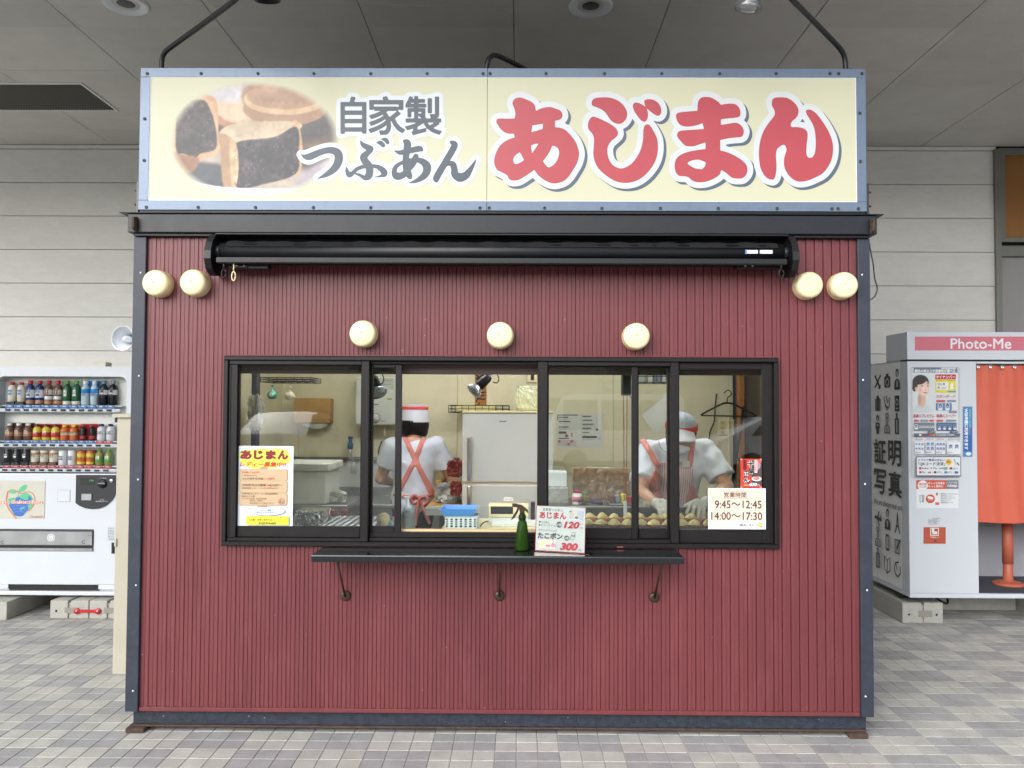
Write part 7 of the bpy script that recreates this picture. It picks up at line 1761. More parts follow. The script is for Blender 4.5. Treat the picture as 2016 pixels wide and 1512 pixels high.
# chain hoist of the ventilator
chx = at(1231, 760, .33).x; cz1, cz0 = at(1231, 775, .33).z, at(1231, 985, .33).z
ch = thing('bead_chain', (chx, .33, cz1), 'brown bead chain loop hanging in front of the back wall with a white handle', 'chain')
m_ = MB().mt('cake_brown'); z = cz0
dxc = 3.6 * 4.26 / 1560
while z < cz1:
    for sx_ in (-1, 1): m_.ball((chx + sx_ * dxc * (.55 + .45 * (z - cz0) / (cz1 - cz0)), .33, z), .0042, 6)
    z += .0092
m_.build('beads', parent=ch, kind='stuff')
MB().mt('plastic_white').box(chx - .009, chx + .009, .322, .338, cz0 - .078, cz0 - .002, .004).build('pull_handle', parent=ch)
MB().mt('black').box(chx - .018, chx + .028, .30, .38, cz1 - .01, cz1 + .13, .008).build('pulley_box', parent=ch)
MB().mt('steel').tube([(chx + .02, .30, cz1 - .012), (chx + .028, .30, cz1 - .03), (chx + .045, .30, cz1 - .03), (chx + .046, .30, cz1 - .01)], .004, 6, 4).build('hook', parent=ch)
# spot lamps inside
def spot(ax, ay, bx, by2, Y, lab, hang=True):
    a = at(ax, ay, Y); b_ = at(bx, by2, Y - .05); d = (b_ - a); L_ = d.length
    t = thing('clamp_lamp', a, lab, 'lamp')
    MB().mt('black').lathe([(0, -.01), (.018, -.006), (.028, .01), (.030, L_ * .62), (.026, L_ * .66)], a, d, 20).build('lamp_body', parent=t)
    MB().mt('bulb_white').lathe([(.018, L_ * .64), (.022, L_ * .72), (.046, L_ * .92), (.050, L_), (.046, L_ * 1.05), (.02, L_ * 1.08), (0, L_ * 1.085)], a, d, 22).build('bulb', parent=t)
    MB().mt('black').cyl(a + Vector((0, 0, .0)), a + Vector((.0, .03, .16)), .008, 8).build('stem', parent=t)
    MB().mt('black').tube([a + Vector(v) for v in ((.012, 0, .012), (.045, 0, .02), (.06, 0, -.01), (.05, .0, -.035), (.025, 0, -.03))], .0032, 6, 5).build('lead', parent=t)
mat('bulb_white', 'c3c6c8', .15, metal=.6, var=.1)
spot(962, 742, 933, 770, .75, 'black clamp lamp with silver reflector bulb under the head of the open window')
spot(733, 742, 744, 774, .2, 'black clamp lamp with silver bulb behind the narrow left pane')
# hanging calendar sheet, hanger, sockets on the right
q = [at(x, y, 1.6) for x, y in ((1264, 817), (1318, 774), (1345, 812), (1292, 856))]
m_ = MB().mt('paper').prism(q, (0, .004, 0)); tag(m_.build('hanging_sheet'), 'pale printed sheet hanging tilted behind the bending worker', 'paper sheet')
hg = at(1432, 792, 1.7); m_ = MB().mt('black')
m_.tube([at(1380, 817, 1.7), at(1400, 806, 1.7), at(1432, 793, 1.7), at(1465, 806, 1.7), at(1489, 819, 1.7)], .007, 8, 4); m_.cyl(at(1380, 818, 1.7), at(1489, 820, 1.7), .005, 8)
m_.tube([at(1432, 793, 1.7), at(1432, 784, 1.7), at(1440, 776, 1.7), at(1434, 768, 1.7), at(1425, 774, 1.7)], .0035, 6, 5)
tag(m_.build('clothes_hanger'), 'black clothes hanger on the inner wall behind the right pane', 'clothes hanger')
x0, x1, z0, z1 = wpl(1413, 825, 1445, 857, by)
so_ = thing('socket_panel', ((x0 + x1) / 2, by, z0), 'cream four way socket panel on the back wall', 'socket panel'); MB().mt('plastic_cream').box(x0, x1, by - .012, by, z0, z1, .003).build('plate', parent=so_)
for i in range(2):
    for j in range(3): MB().mt('fridge_trim').box(x0 + .02 + i * .055, x0 + .05 + i * .055, by - .017, by - .0122, z0 + .012 + j * .038, z0 + .034 + j * .038, .002).build('socket', parent=so_)
tag(MB().mt('black').tube([at(x, y, by - .03) for x, y in ((1411, 775), (1408, 800), (1406, 830), (1398, 850), (1394, 880), (1390, 900))], .005, 6, 5).build('wall_cable'), 'black cable running down the back wall behind the worker', 'cable')
tag(MB().mt('plastic_cream').tube([at(x, y, by - .02) for x, y in ((1436, 768), (1436, 800), (1435, 850), (1437, 900), (1440, 950))], .005, 6, 5).build('wall_cable'), 'pale cable running down past the socket panel', 'cable')
tag(MB().mt('black').cyl(at(1464, 800, 1.75), at(1440, 965, 1.75), .011, 8).build('leaning_pole'), 'dark pole leaning against the inner wall behind the right pane', 'pole')
x0, x1, z0, z1 = wpl(1255, 738, 1325, 753, 1.1)
wirerack(x0, x1 + .02, z0, z1 + .03, 1.1, 1.35, 'black wire shelf with boxes behind the top of the right pane')
for i in range(4): MB().mt(('milky', 'paper', 'blue_grey_cloth', 'clear_bag')[i]).box(x0 + .008 + i * .05, x0 + .05 + i * .05, 1.12, 1.3, z0 + .003, z1 + .022, .004).build('stored_box', label=('milky', 'cream', 'blue grey', 'grey')[i] + ' box on the right hand wire shelf, ' + ('first', 'second', 'third', 'fourth')[i] + ' from the left', cat='box')

# ================================================================== PEOPLE
def V3(p): return (p.x, p.y, p.z)
def smn(Ds, k):
    r = Ds[0]
    for d in Ds[1:]: r = smin(r, d, k)
    return r
def plane(P, o, n):
    n = np.array(n, float); n /= np.linalg.norm(n)
    return sum((P[i] - o[i]) * n[i] for i in range(3))

# ---- worker seen from behind
XC = at(815, 900, 1.85).x; YW = 1.85
zq = lambda y: at(815, y, YW).z
w1 = thing('person', (XC, YW, .142), 'worker seen from behind in white shirt, crossed pink apron straps and white cap', 'person')
SL, SRr = (XC - .165, YW, zq(876)), (XC + .165, YW, zq(876))
eR, hR = V3(at(889, 946, 1.93)), V3(at(866, 950, 2.16)); eL, hL = V3(at(750, 942, 1.93)), V3(at(772, 950, 2.16))
def body1(P):
    D = smn([elp(P, (XC, YW + .015, zq(833)), (.078, .092, .112)), cap(P, (XC, YW + .01, zq(850)), (XC, YW, zq(870)), .05, .056)], .02)
    D = smn([D, cap(P, (XC - .13, YW, zq(877)), (XC + .13, YW, zq(877)), .05, .05), cap(P, (XC, YW, 1.22), (XC, YW, .95), .13, .125, (1, .62, 1))], .03)
    for s_, e_, h_ in ((SL, eL, hL), (SRr, eR, hR)):
        D = smn([D, cap(P, s_, e_, .05, .040), cap(P, e_, h_, .041, .026), cap(P, h_, (h_[0] - .0, h_[1] + .09, h_[2] - .01), .03, .026, None)], .018)
        for k in range(4): D = smin(D, cap(P, (h_[0] - .03 + .018 * k, h_[1] + .08, h_[2]), (h_[0] - .034 + .02 * k, h_[1] + .15, h_[2] - .02), .0095, .008), .006)
    for sg in (-1, 1): D = smn([D, cap(P, (XC + sg * .08, YW, .92), (XC + sg * .085, YW + .01, .55), .085, .055), cap(P, (XC + sg * .085, YW + .01, .55), (XC + sg * .09, YW + .02, .22), .055, .04), cap(P, (XC + sg * .09, YW + .03, .185), (XC + sg * .10, YW + .15, .175), .038, .032)], .03)
    D = smin(D, elp(P, (XC - .078, YW + .015, zq(838)), (.012, .02, .03)), .01); D = smin(D, elp(P, (XC + .078, YW + .015, zq(838)), (.012, .02, .03)), .01)
    return smin(D, elp(P, (XC, YW + .11, zq(838)), (.013, .02, .022)), .01)
nets(body1, (XC - .34, YW - .2, .14), (XC + .36, YW + .56, 1.66), .0095, 'skin', 'body', w1)
hemz = zq(1013)
def shirt1(P, infl=0):
    D = smn([cap(P, (XC, YW, zq(915)), (XC, YW, .93), .152, .150, (1, .68, 1)), cap(P, (XC - .125, YW, zq(880)), (XC + .125, YW, zq(880)), .068, .068), cap(P, (XC, YW, .93), (XC, YW, .78), .150, .158, (1, .7, 1))], .05)
    for s_, e_ in ((SL, eL), (SRr, eR)):
        s2 = sv(*s_); e2 = sv(*e_); t = s2 + (e2 - s2) * .60
        D = smin(D, np.maximum(cap(P, s2 + np.array([0, 0, .0]), s2 + (e2 - s2) * .8, .062, .080), plane(P, t, e2 - s2)), .03)
    D = D + wob(P, 26, .0065) + wob(P, 61, .0025) - infl
    D = np.maximum(D, -cap(P, (XC, YW + .01, zq(862)), (XC, YW + .02, zq(840)), .058, .064))
    return np.maximum(D, hemz + .006 * np.sin(P[0] * 30) - P[2])
nets(shirt1, (XC - .34, YW - .22, .78), (XC + .34, YW + .26, 1.45), .0085, 'shirt', 'shirt', w1)
def trous1(P):
    D = cap(P, (XC, YW, .88), (XC, YW, .82), .132, .14, (1, .68, 1))
    for sg in (-1, 1): D = smn([D, cap(P, (XC + sg * .08, YW, .86), (XC + sg * .09, YW + .015, .25), .10, .062)], .04)
    return np.maximum(D + wob(P, 30, .003), .20 - P[2])
nets(trous1, (XC - .25, YW - .2, .18), (XC + .25, YW + .2, .95), .012, 'trousers', 'trousers', w1)
def seg2(P, a, b_, wd):
    """distance in the XZ plane to a strip"""
    dx, dz = b_[0] - a[0], b_[1] - a[1]; L2 = dx * dx + dz * dz
    t = np.clip(((P[0] - a[0]) * dx + (P[2] - a[1]) * dz) / L2, -.02, 1.02)
    return np.hypot(P[0] - a[0] - t * dx, P[2] - a[1] - t * dz) - wd
w2 = lambda x, y: (at(x, y, YW - .1).x, at(x, y, YW - .1).z)
def straps1(P):
    S = shirt1(P, .007); R_ = np.minimum(seg2(P, w2(836, 852), w2(818, 905), .0185), seg2(P, w2(818, 905), w2(784, 968), .0185))
    R_ = np.minimum(R_, np.minimum(seg2(P, w2(791, 854), w2(818, 905), .0185), seg2(P, w2(818, 905), w2(849, 972), .0185)))
    R_ = np.minimum(R_, np.minimum(seg2(P, w2(776, 975), w2(823, 980), .011), seg2(P, w2(823, 980), w2(862, 972), .011)))
    return np.maximum(np.maximum(np.maximum(S, R_), P[1] - YW - .0), -shirt1(P, -.006))
nets(straps1, (XC - .2, YW - .22, .85), (XC + .2, YW + .02, 1.45), .0062, 'apron_pink', 'apron_straps', w1)
def skirt1(P):
    D = cap(P, (XC, YW, 1.0), (XC, YW, .60), .158, .19, (1, .78, 1)) + wob(P, 32, .006)
    D = np.maximum(D, -(D + .012)); D = np.maximum(D, P[2] - zq(985) + .0 - .35 * np.abs(P[0] - XC) ); D = np.maximum(D, .62 - P[2])
    return np.maximum(D, (YW - .055) - P[1])
nets(skirt1, (XC - .26, YW - .25, .6), (XC + .26, YW + .25, 1.05), .0095, 'apron_pink', 'apron_skirt', w1)
bow = MB().mt('apron_pink'); yb_ = YW - .135
def ribbon(pts, wd, y0, nrm=.004):
    P_ = []; pv = [Vector(p) for p in pts]; pv = crv(pv, 5)
    for i, p in enumerate(pv):
        t = (pv[min(i + 1, len(pv) - 1)] - pv[max(i - 1, 0)]).normalized(); s_ = Vector((-t.z, 0, t.x)).normalized() * wd / 2
        P_.append([p - s_ + Vector((0, .002, 0)), p + Vector((0, -.004, 0)), p + s_ + Vector((0, .002, 0)), p + Vector((0, .006, 0))])
    bow.grid(P_, True, True)
pp = lambda x, y, dy=0: (at(x, y, YW - .12).x, yb_ + dy, at(x, y, YW - .12).z)
ribbon([pp(826, 981), pp(816, 975, -.015), pp(810, 982, -.02), pp(816, 990, -.015), pp(826, 984)], .022, 0)
ribbon([pp(827, 981), pp(838, 977, -.015), pp(844, 985, -.02), pp(837, 992, -.012), pp(828, 985)], .022, 0)
ribbon([pp(826, 984, -.006), pp(822, 1000, -.01), pp(821, 1018, -.008), pp(819, 1034, -.004)], .026, 0)
ribbon([pp(829, 984, -.006), pp(835, 1002, -.012), pp(841, 1016, -.01), pp(846, 1031, -.004)], .030, 0)
bow.ball(pp(827, 983, -.012), .012, 8, (1, .8, 1)); bow.build('apron_bow', parent=w1)
def hair1(P):
    D = smn([elp(P, (XC, YW + .01, zq(830)), (.094, .104, .118)), cap(P, (XC - .045, YW - .0, zq(838)), (XC - .05, YW - .0, zq(850)), .062, .052), cap(P, (XC + .045, YW, zq(838)), (XC + .048, YW, zq(850)), .062, .052)], .03)
    D = D + .0009 * np.sin(np.arctan2(P[1] - YW, P[0] - XC) * 22 + 2 * np.sin(P[2] * 14))
    D = np.maximum(D, (zq(857) + .010 * np.cos((P[0] - XC) * 30)) - P[2] - .004)
    D = np.maximum(D, P[2] - zq(827))
    return np.maximum(D, -elp(P, (XC, YW + .12, zq(842)), (.066, .07, .085)))
nets(hair1, (XC - .13, YW - .14, 1.36), (XC + .13, YW + .15, 1.66), .0062, 'hair', 'hair', w1)
hc = (at(817.5, 815, YW).x, YW + .005); z0, z1 = zq(831), zq(801)
MB().mt('hat_white').lathe([(.0985, z0), (.0995, z0 + .004), (.095, z1 - .022)], (hc[0], hc[1], 0), n=32, caps=False).build('cap_band', parent=w1)
MB().mt('hat_red').lathe([(.0955, z1 - .0215), (.0955, z1 - .003), (.0925, z1 + .002), (.086, z1), (.084, z1 - .012)], (hc[0], hc[1], 0), n=32, caps=False).build('cap_rim', parent=w1)
crn = MB().mt('hat_mesh').lathe([(.0835, z1 - .012), (.080, z1 - .002), (.062, z1 + .014), (.035, z1 + .019), (0, z1 + .018)], (hc[0], hc[1], 0), n=28).build('cap_crown', parent=w1)

# ---- bending worker
w3 = thing('person', (.94, .95, .142), 'bending worker in white shirt, cap and striped pink apron, gloved hands over the cakes', 'person')
A = lambda x, y, Y: np.array(V3(at(x, y, Y)))
hd_ = A(1342, 850, .62); xc = A(1332, 900, .80)[0]
sLf, sRt = A(1276, 886, .78), A(1390, 884, .78)
eLf, wLf = A(1262, 966, .62), A(1290, 990, .49); eRt, wRt = A(1430, 958, .68), A(1399, 984, .48)
chest = A(1333, 925, .80); hip = np.array([xc, 1.0, .95])
def body2(P):
    D = smn([elp(P, hd_, (.074, .092, .102)), elp(P, hd_ + np.array([0, -.045, -.035]), (.058, .06, .07)), cap(P, hd_ + np.array([0, .03, -.05]), A(1334, 872, .76), .05, .056)], .02)
    D = smn([D, cap(P, A(1290, 886, .79), A(1378, 886, .79), .05, .05), cap(P, A(1333, 900, .80), hip, .125, .13, (1, .68, 1))], .03)
    for s_, e_, h_ in ((sLf, eLf, wLf), (sRt, eRt, wRt)):
        D = smn([D, cap(P, s_, e_, .048, .038), cap(P, e_, h_, .039, .026), cap(P, h_, h_ + (h_ - e_) * .18, .025, .022)], .018)
    for sg in (-1, 1): D = smn([D, cap(P, (xc + sg * .08, 1.0, .92), (xc + sg * .09, .98, .55), .085, .055), cap(P, (xc + sg * .09, .98, .55), (xc + sg * .1, 1.02, .22), .055, .04), cap(P, (xc + sg * .1, 1.0, .185), (xc + sg * .11, .88, .175), .038, .032)], .03)
    D = smin(D, elp(P, hd_ + np.array([0, -.105, -.03]), (.013, .018, .02)), .012)   # nose
    for sg in (-1, 1): D = smin(D, elp(P, hd_ + np.array([sg * .075, .01, -.02]), (.012, .02, .03)), .01)
    return D
nets(body2, (xc - .34, .34, .14), (xc + .38, 1.2, 1.62), .0095, 'skin', 'body', w3)
for sg in (-1, 1): MB().mt('black').ball(hd_ + np.array([sg * .028, -.094, -.012]), .008, 8, (1.3, .6, .6)).build('eye', parent=w3)
def shirt2(P, infl=0):
    D = smn([cap(P, A(1333, 915, .80), hip, .150, .152, (1, .70, 1)), cap(P, A(1294, 889, .79), A(1374, 888, .79), .066, .066)], .05)
    for s_, e_ in ((sLf, eLf), (sRt, eRt)):
        t = s_ + (e_ - s_) * .76
        D = smin(D, np.maximum(cap(P, s_, s_ + (e_ - s_) * .95, .060, .084), plane(P, t, e_ - s_)), .03)
    D = D + wob(P, 27, .0065) + wob(P, 63, .0025) - infl
    D = np.maximum(D, -cap(P, A(1335, 872, .75), hd_, .062, .07))
    return np.maximum(D, .86 - P[2])
nets(shirt2, (xc - .36, .45, .84), (xc + .40, 1.2, 1.45), .0085, 'shirt', 'shirt', w3)
def trous2(P):
    D = cap(P, (xc, 1.0, .92), (xc, 1.0, .84), .140, .142, (1, .7, 1))
    for sg in (-1, 1): D = smn([D, cap(P, (xc + sg * .08, 1.0, .88), (xc + sg * .1, 1.02, .25), .10, .062)], .04)
    return np.maximum(D, .20 - P[2])
nets(trous2, (xc - .25, .8, .18), (xc + .25, 1.22, 1.0), .012, 'trousers', 'trousers', w3)
w4 = lambda x, y, Y=.68: (at(x, y, Y).x, at(x, y, Y).z)
def inquad(P, pts):
    """inside test in XZ of a convex polygon given clockwise as seen"""
    D = None
    for (a, b_) in zip(pts, pts[1:] + pts[:1]):
        nx_, nz2 = (b_[1] - a[1]), -(b_[0] - a[0]); L_ = math.hypot(nx_, nz2); d = -((P[0] - a[0]) * nx_ + (P[2] - a[1]) * nz2) / L_
        D = d if D is None else np.maximum(D, d)
    return D
def bibreg(P): return inquad(P, [w4(1286, 911), w4(1364, 910), w4(1378, 1040), w4(1266, 1040)][::1])
def bib(P):
    R_ = bibreg(P)
    cen = sum([(P[0] - w4(1325, 960)[0]) * 0])
    return np.maximum(np.maximum(np.maximum(shirt2(P, .010), R_), P[1] - .86), -shirt2(P, -.004))
bo_ = nets(bib, (xc - .25, .5, .84), (xc + .25, .9, 1.32), .0062, 'stripe_cloth', 'apron_bib', w3, stripe=lambda V_: (V_[:, 0] - xc) * 74 + V_[:, 2] * 2.0)
if len(bo_.data.vertices) < 50: print('BIB EMPTY')
def str2(P):
    R_ = np.minimum(seg2(P, w4(1268, 864), w4(1292, 914), .0165), seg2(P, w4(1368, 862), w4(1359, 914), .0165))
    R_ = np.minimum(R_, np.minimum(inquad(P, [w4(1283, 926), w4(1292, 926), w4(1318, 1000), w4(1262, 965)]), inquad(P, [w4(1362, 955), w4(1372, 960), w4(1398, 1010), w4(1352, 1030)])))
    return np.maximum(np.maximum(np.maximum(shirt2(P, .014), R_), P[1] - .86), -shirt2(P, .0))
nets(str2, (xc - .28, .5, .86), (xc + .28, .9, 1.45), .0062, 'apron_pink', 'apron_straps', w3)
q = A(1349.5, 914, .655); MB().mt('paper').box(q[0] - .026, q[0] + .024, q[1] - .012, q[1] - .009, q[2] - .019, q[2] + .019, .002).build('name_badge', parent=w3)
def hair2(P):
    D = smn([elp(P, hd_ + np.array([0, .014, .008]), (.087, .100, .104)), cap(P, hd_ + np.array([-.05, .03, -.03]), hd_ + np.array([-.075, .02, -.07]), .035, .012)], .02)
    return np.maximum(D, -elp(P, hd_ + np.array([0, -.09, -.03]), (.075, .085, .085)))
nets(hair2, hd_ - .15, hd_ + .15, .007, 'hair', 'hair', w3)
up_ = np.array([0, -.30, 1.0]); up_ /= np.linalg.norm(up_); cr = hd_ + np.array([0, .005, .028])
def crown2(P): return np.maximum(elp(P, cr, (.088, .106, .086)), -plane(P, cr + up_ * .018, up_))
nets(crown2, cr - .13, cr + .13, .006, 'hat_mesh', 'cap_crown', w3)
def band2(P): return np.maximum(np.maximum(elp(P, cr, (.093, .111, .090)), -plane(P, cr - up_ * .010, up_)), plane(P, cr + up_ * .026, up_))
nets(band2, cr - .13, cr + .13, .006, 'hat_red', 'cap_band', w3)
vz = A(1344, 853, .50)
def visor(P):
    n_ = np.array([0, -.62, .78]); D = elp(P, vz, (.084, .075, .075))
    D = np.maximum(D, np.abs(plane(P, vz + np.array([0, .0, .0]), n_) + 5.5 * (P[0] - vz[0]) ** 2) - .0055)
    return D
nets(visor, vz - .12, vz + .12, .0045, 'hat_white', 'cap_visor', w3)
mk = A(1339, 884, .555); nets(lambda P: elp(P, mk, (.052, .042, .034)) + wob(P, 90, .0015), mk - .08, mk + .08, .006, 'shirt', 'face_mask', w3)
MB().mt('blue_grey_cloth').tube([A(1297, 868, .70), A(1300, 880, .66), A(1312, 890, .62), A(1326, 886, .56)], .0022, 5, 4).build('mask_strap', parent=w3)
def glove(wr, kn, tips, th, mname, name):
    wr, kn = np.array(wr), [np.array(k) for k in kn]; tips = [np.array(t_) for t_ in tips]
    kc = sum(kn) / len(kn)
    def f(P):
        D = cap(P, wr, wr + (kc - wr) * .35, .028, .032)
        for k in kn: D = smin(D, cap(P, wr + (kc - wr) * .25, k, .020, .0125), .012)
        for k, t_ in zip(kn, tips):
            mid = (k + t_) / 2 + np.array([0, -.006, .010]); D = smin(D, np.minimum(cap(P, k, mid, .0115, .0105), cap(P, mid, t_, .0105, .0088)), .005)
        tb, tt = [np.array(v) for v in th]; m_ = (tb + tt) / 2 + np.array([0, -.008, .004])
        D = smin(D, np.minimum(cap(P, tb, m_, .014, .0115), cap(P, m_, tt, .0115, .0095)), .008)
        D = smin(D, np.maximum(cap(P, wr + (wr - kc) * .35, wr + (wr - kc) * .75, .032, .035), -cap(P, wr + (wr - kc) * .3, wr + (wr - kc) * .8, .029, .032)), .006)
        return D
    allp = np.array(kn + tips + [wr, wr + (wr - kc) * .8] + [np.array(v) for v in th])
    return nets(f, allp.min(0) - .045, allp.max(0) + .045, .0036, mname, name, w3)
glove(wRt, [A(1362, 992, .40), A(1369, 995, .395), A(1377, 999, .40), A(1385, 1002, .41)], [A(1352, 1010, .36), A(1361, 1018, .355), A(1373, 1022, .36), A(1385, 1023, .37)], (A(1372, 986, .425), A(1349, 996, .40)), 'glove', 'glove')
glove(wLf, [A(1314, 990, .40), A(1309, 995, .395), A(1303, 999, .40), A(1297, 1001, .41)], [A(1322, 1010, .36), A(1315, 1018, .355), A(1307, 1021, .36), A(1299, 1020, .37)], (A(1303, 986, .425), A(1322, 997, .39)), 'glove', 'glove')

# ================================================================== PARKED VEHICLES ACROSS THE LANE (behind the camera; they show in the panes)
def car(x, y, L_, H_, W_, m, lab, van=False, cat='car', ry=0):
    t = thing('parked_van' if van else 'parked_car', (0, 0, 0), lab, cat, 'vehicles parked across the lane')
    h = L_ / 2
    if van: prof = [(-h, .35), (-h, 1.0), (-h + .1, 1.15), (-h + .45, H_ - .12), (-h + .7, H_), (h - .12, H_), (h - .02, H_ - .15), (h, .9), (h, .35)]
    else: prof = [(-h, .35), (-h, .68), (-h + .12, .82), (-h + .95, .98), (-h + 1.75, H_ - .04), (-h + 2.3, H_), (h - 1.1, H_ - .03), (h - .28, 1.02), (h - .04, .92), (h, .6), (h, .35)]
    ptsc = []
    body = MB().mt(m); n = len(prof); rws = []
    for (yy, sc_) in ((-W_ / 2 + .10, .0), (-W_ / 2, .04), (-W_ / 2 + .0, .0), (W_ / 2, .0), (W_ / 2, .0), (W_ / 2 - .10, .0)): pass
    for s_ in (-1, 1):
        ring1 = []; ring2 = []
        for px_, pz_ in prof:
            inset = .10 * max(0, (pz_ - .9) / (H_ - .9)) * 1.6
            ring1.append((px_, s_ * (W_ / 2 - inset), pz_))
        rws.append(ring1)
    mid = [[(a[0], a[1] * k, a[2] + (.03 if a[2] > .9 else 0) * (1 - k * k)) for a in rws[1]] for k in (-.6, 0, .6)]
    G_ = [rws[0]] + mid + [rws[1]]
    body.grid(G_, True, True)
    for g_ in (G_[0], G_[-1]): body.add(g_, [tuple(range(n))])
    ob = body.build('body', parent=t)
    gl = MB().mt('car_glass'); zb = 1.02 if not van else 1.1
    for s_ in (-1, 1):
        ins_ = lambda z: W_ / 2 - .16 * max(0, (z - .9) / (H_ - .9)) + .006
        wins = [(-h + 1.15, -h + 1.95, -.15), (-.1, h - .75, .0)] if not van else [(-h + .5, -h + 1.35, 0), (-h + 1.45, h - 1.2, 0), (h - 1.1, h - .25, 0)]
        for i, (a, b_, c) in enumerate(wins):
            a2 = a + (.45 if i == 0 and not van else .0); b2 = b_ - (.25 if i == len(wins) - 1 and not van else 0)
            gl.prism([(a, s_ * ins_(zb), zb), (b_, s_ * ins_(zb), zb), (b2, s_ * ins_(H_ - .15), H_ - .15), (a2, s_ * ins_(H_ - .15), H_ - .15)], (0, -s_ * .015, 0))
    gl.build('side_windows', parent=t)
    ws = MB().mt('car_glass')
    if van: ws.prism([(-h + .11, -W_ / 2 + .2, 1.17), (-h + .11, W_ / 2 - .2, 1.17), (-h + .42, W_ / 2 - .25, H_ - .16), (-h + .42, -W_ / 2 + .25, H_ - .16)], (-.02, 0, .01))
    else: ws.prism([(-h + 1.02, -W_ / 2 + .18, 1.03), (-h + 1.02, W_ / 2 - .18, 1.03), (-h + 1.72, W_ / 2 - .26, H_ - .05), (-h + 1.72, -W_ / 2 + .26, H_ - .05)], (-.02, 0, .02))
    ws.build('windscreen', parent=t)
    for s_ in (-1, 1):
        for xx in (-h + .8, h - .75):
            wl = MB().mt('rubber').lathe([(.2, -.02), (.30, -.015), (.315, .03), (.315, .15), (.30, .18), (.2, .18)], (xx, s_ * (W_ / 2 + .01), .315), (0, -s_, 0), 24).build('wheel', parent=t)
            hb = MB().mt('steel').lathe([(.205, -.012), (.21, .0), (.205, .01), (.185, .012)], (xx, s_ * (W_ / 2 + .012), .315), (0, -s_, 0), 24)
            for k in range(7):
                a = k * 2 * math.pi / 7; hb.box(xx - .018, xx + .018, s_ * (W_ / 2 + .006) - .006, s_ * (W_ / 2 + .006) + .006, .325, .52, 0, Matrix.Rotation(a, 3, 'Y'), (xx, s_ * (W_ / 2 + .006), .315))
            o2 = hb.build('hub_cap', parent=wl)
        MB().mt('bulb_white').box(-h - .012, -h + .10, s_ * (W_ / 2 - .30) - .14, s_ * (W_ / 2 - .30) + .14, .62, .76, .02).build('headlight', parent=t)
        MB().mt('red_plastic').box(h - .05, h + .012, s_ * (W_ / 2 - .16) - .09, s_ * (W_ / 2 - .16) + .09, .72, .90, .02).build('tail_light', parent=t)
    MB().mt('car_dark').box(-h + .05, h - .05, -W_ / 2 + .12, W_ / 2 - .12, .2, .349).build('underbody', parent=t)
    t.location = (x, y, -.03); t.rotation_euler.z = ry
car(-5.6, -16.2, 4.2, 1.5, 1.7, 'car_silver', 'silver hatchback parked at the far left of the row', ry=math.pi / 2 + .05)
car(-2.0, -17.0, 3.4, 1.85, 1.48, 'car_white', 'white delivery van parked between two cars', van=True, cat='van', ry=math.pi / 2)
car(2.4, -16.4, 3.5, 2.0, 1.6, 'car_white', 'tall white van parked right of the smaller delivery van', van=True, cat='van', ry=0.04)
car(6.9, -15.4, 4.4, 1.46, 1.72, 'car_white', 'white saloon parked side on at the right end', ry=math.pi)

# ================================================================== ACROSS THE CAR PARK (seen in the panes only)
def farhouse(x0, x1, y, h, wall, lab, floors=2):
    t = thing('far_building', ((x0 + x1) / 2, y, 0), lab, 'building', 'low buildings beyond the car park')
    MB().mt(wall).box(x0, x1, y - 9, y, -.03, h, .02).build('wall', parent=t)
    MB().mt('alu_grey').box(x0 - .3, x1 + .3, y - 9.3, y + .35, h + .01, h + .35, .03).build('roof', parent=t)
    n = int((x1 - x0) / 3.2); fh = h / floors
    for f in range(floors):
        for i in range(n):
            xx = x0 + (i + .5) * (x1 - x0) / n
            w_ = MB().mt('alu_grey').box(xx - .85, xx + .85, y + .002, y + .08, f * fh + .9, f * fh + 2.3, .01).build('window', parent=t)
            for k in (-1, 1): MB().mt('car_glass').box(xx + (k - 1) * .39 + .03 - .03, xx + (k - 1) * .39 + .74, y + .081, y + .095, f * fh + 1.0, f * fh + 2.2).build('pane', parent=w_)
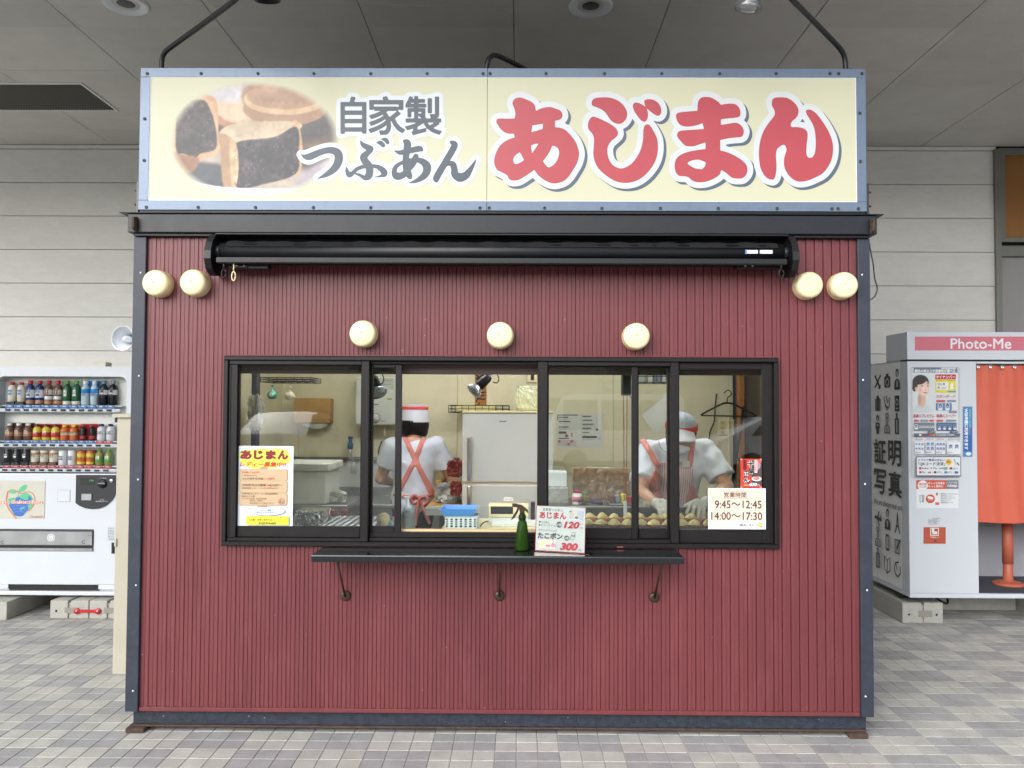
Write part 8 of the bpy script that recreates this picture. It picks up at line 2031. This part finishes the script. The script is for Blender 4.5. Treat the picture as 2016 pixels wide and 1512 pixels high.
mat('far_wall_beige', '8d8475', .85, var=.1, scale=.6); mat('far_wall_grey', '77777a', .85, var=.1, scale=.6); mat('far_wall_brown', '6d5d50', .85, var=.1, scale=.6)
farhouse(-44, -17, -42, 6.6, 'far_wall_grey', 'grey two storey block far across the car park at the left end')
farhouse(-16, 7, -40, 6.2, 'far_wall_beige', 'beige two storey block straight across the car park')
farhouse(8, 24, -43, 7.2, 'far_wall_brown', 'brown two storey block across the car park on the right')
farhouse(25, 50, -41, 6.4, 'far_wall_grey', 'grey two storey block far across the car park at the right end')
def tree(x, y, h, seed, lab):  # unseen trees, added as a backdrop that darkens what the panes reflect
    r = random.Random(seed); t = thing('added_tree', (x, y, 0), lab, 'tree', 'unseen trees added beyond the car park to darken the reflections')
    m_ = MB().mt('bark').tube([(x, y, -.03), (x + .05, y, h * .3), (x - .05, y + .05, h * .6), (x, y, h * .85)], [.16, .12, .08, .03], 8, 3)
    for k in range(6):
        a = r.uniform(0, 6.28); z = h * r.uniform(.35, .6); m_.tube([(x, y, z), (x + math.cos(a) * .6, y + math.sin(a) * .6, z + .5), (x + math.cos(a) * 1.2, y + math.sin(a) * 1.2, z + 1.1)], [.05, .035, .015], 5, 2)
    m_.build('trunk', parent=t)
    cr_ = MB().mt('leaf'); cl = [(r.gauss(0, .9), r.gauss(0, .9), r.uniform(h * .45, h)) for _ in range(26)]
    for _ in range(2600):
        c = r.choice(cl); p = Vector((x + c[0] + r.gauss(0, .33), y + c[1] + r.gauss(0, .33), c[2] + r.gauss(0, .28))); u = Vector((r.gauss(0, 1), r.gauss(0, 1), r.gauss(0, 1))).normalized() * .10; v = u.orthogonal().normalized() * .06
        cr_.add([p - u, p + v, p + u, p - v], [(0, 1, 2, 3)])
    cr_.build('crown', parent=t)
for i, (x, y, h) in enumerate(((-13, -27, 4.8), (-4.5, -28, 5.4), (4.6, -27, 5.0), (12.5, -28.5, 5.6))):
    tree(x, y, h, i, ('added round green tree far left behind the silver hatchback', 'added green tree behind the white delivery van', 'added green tree between the tall van and the saloon', 'added tall green tree behind the white saloon')[i])
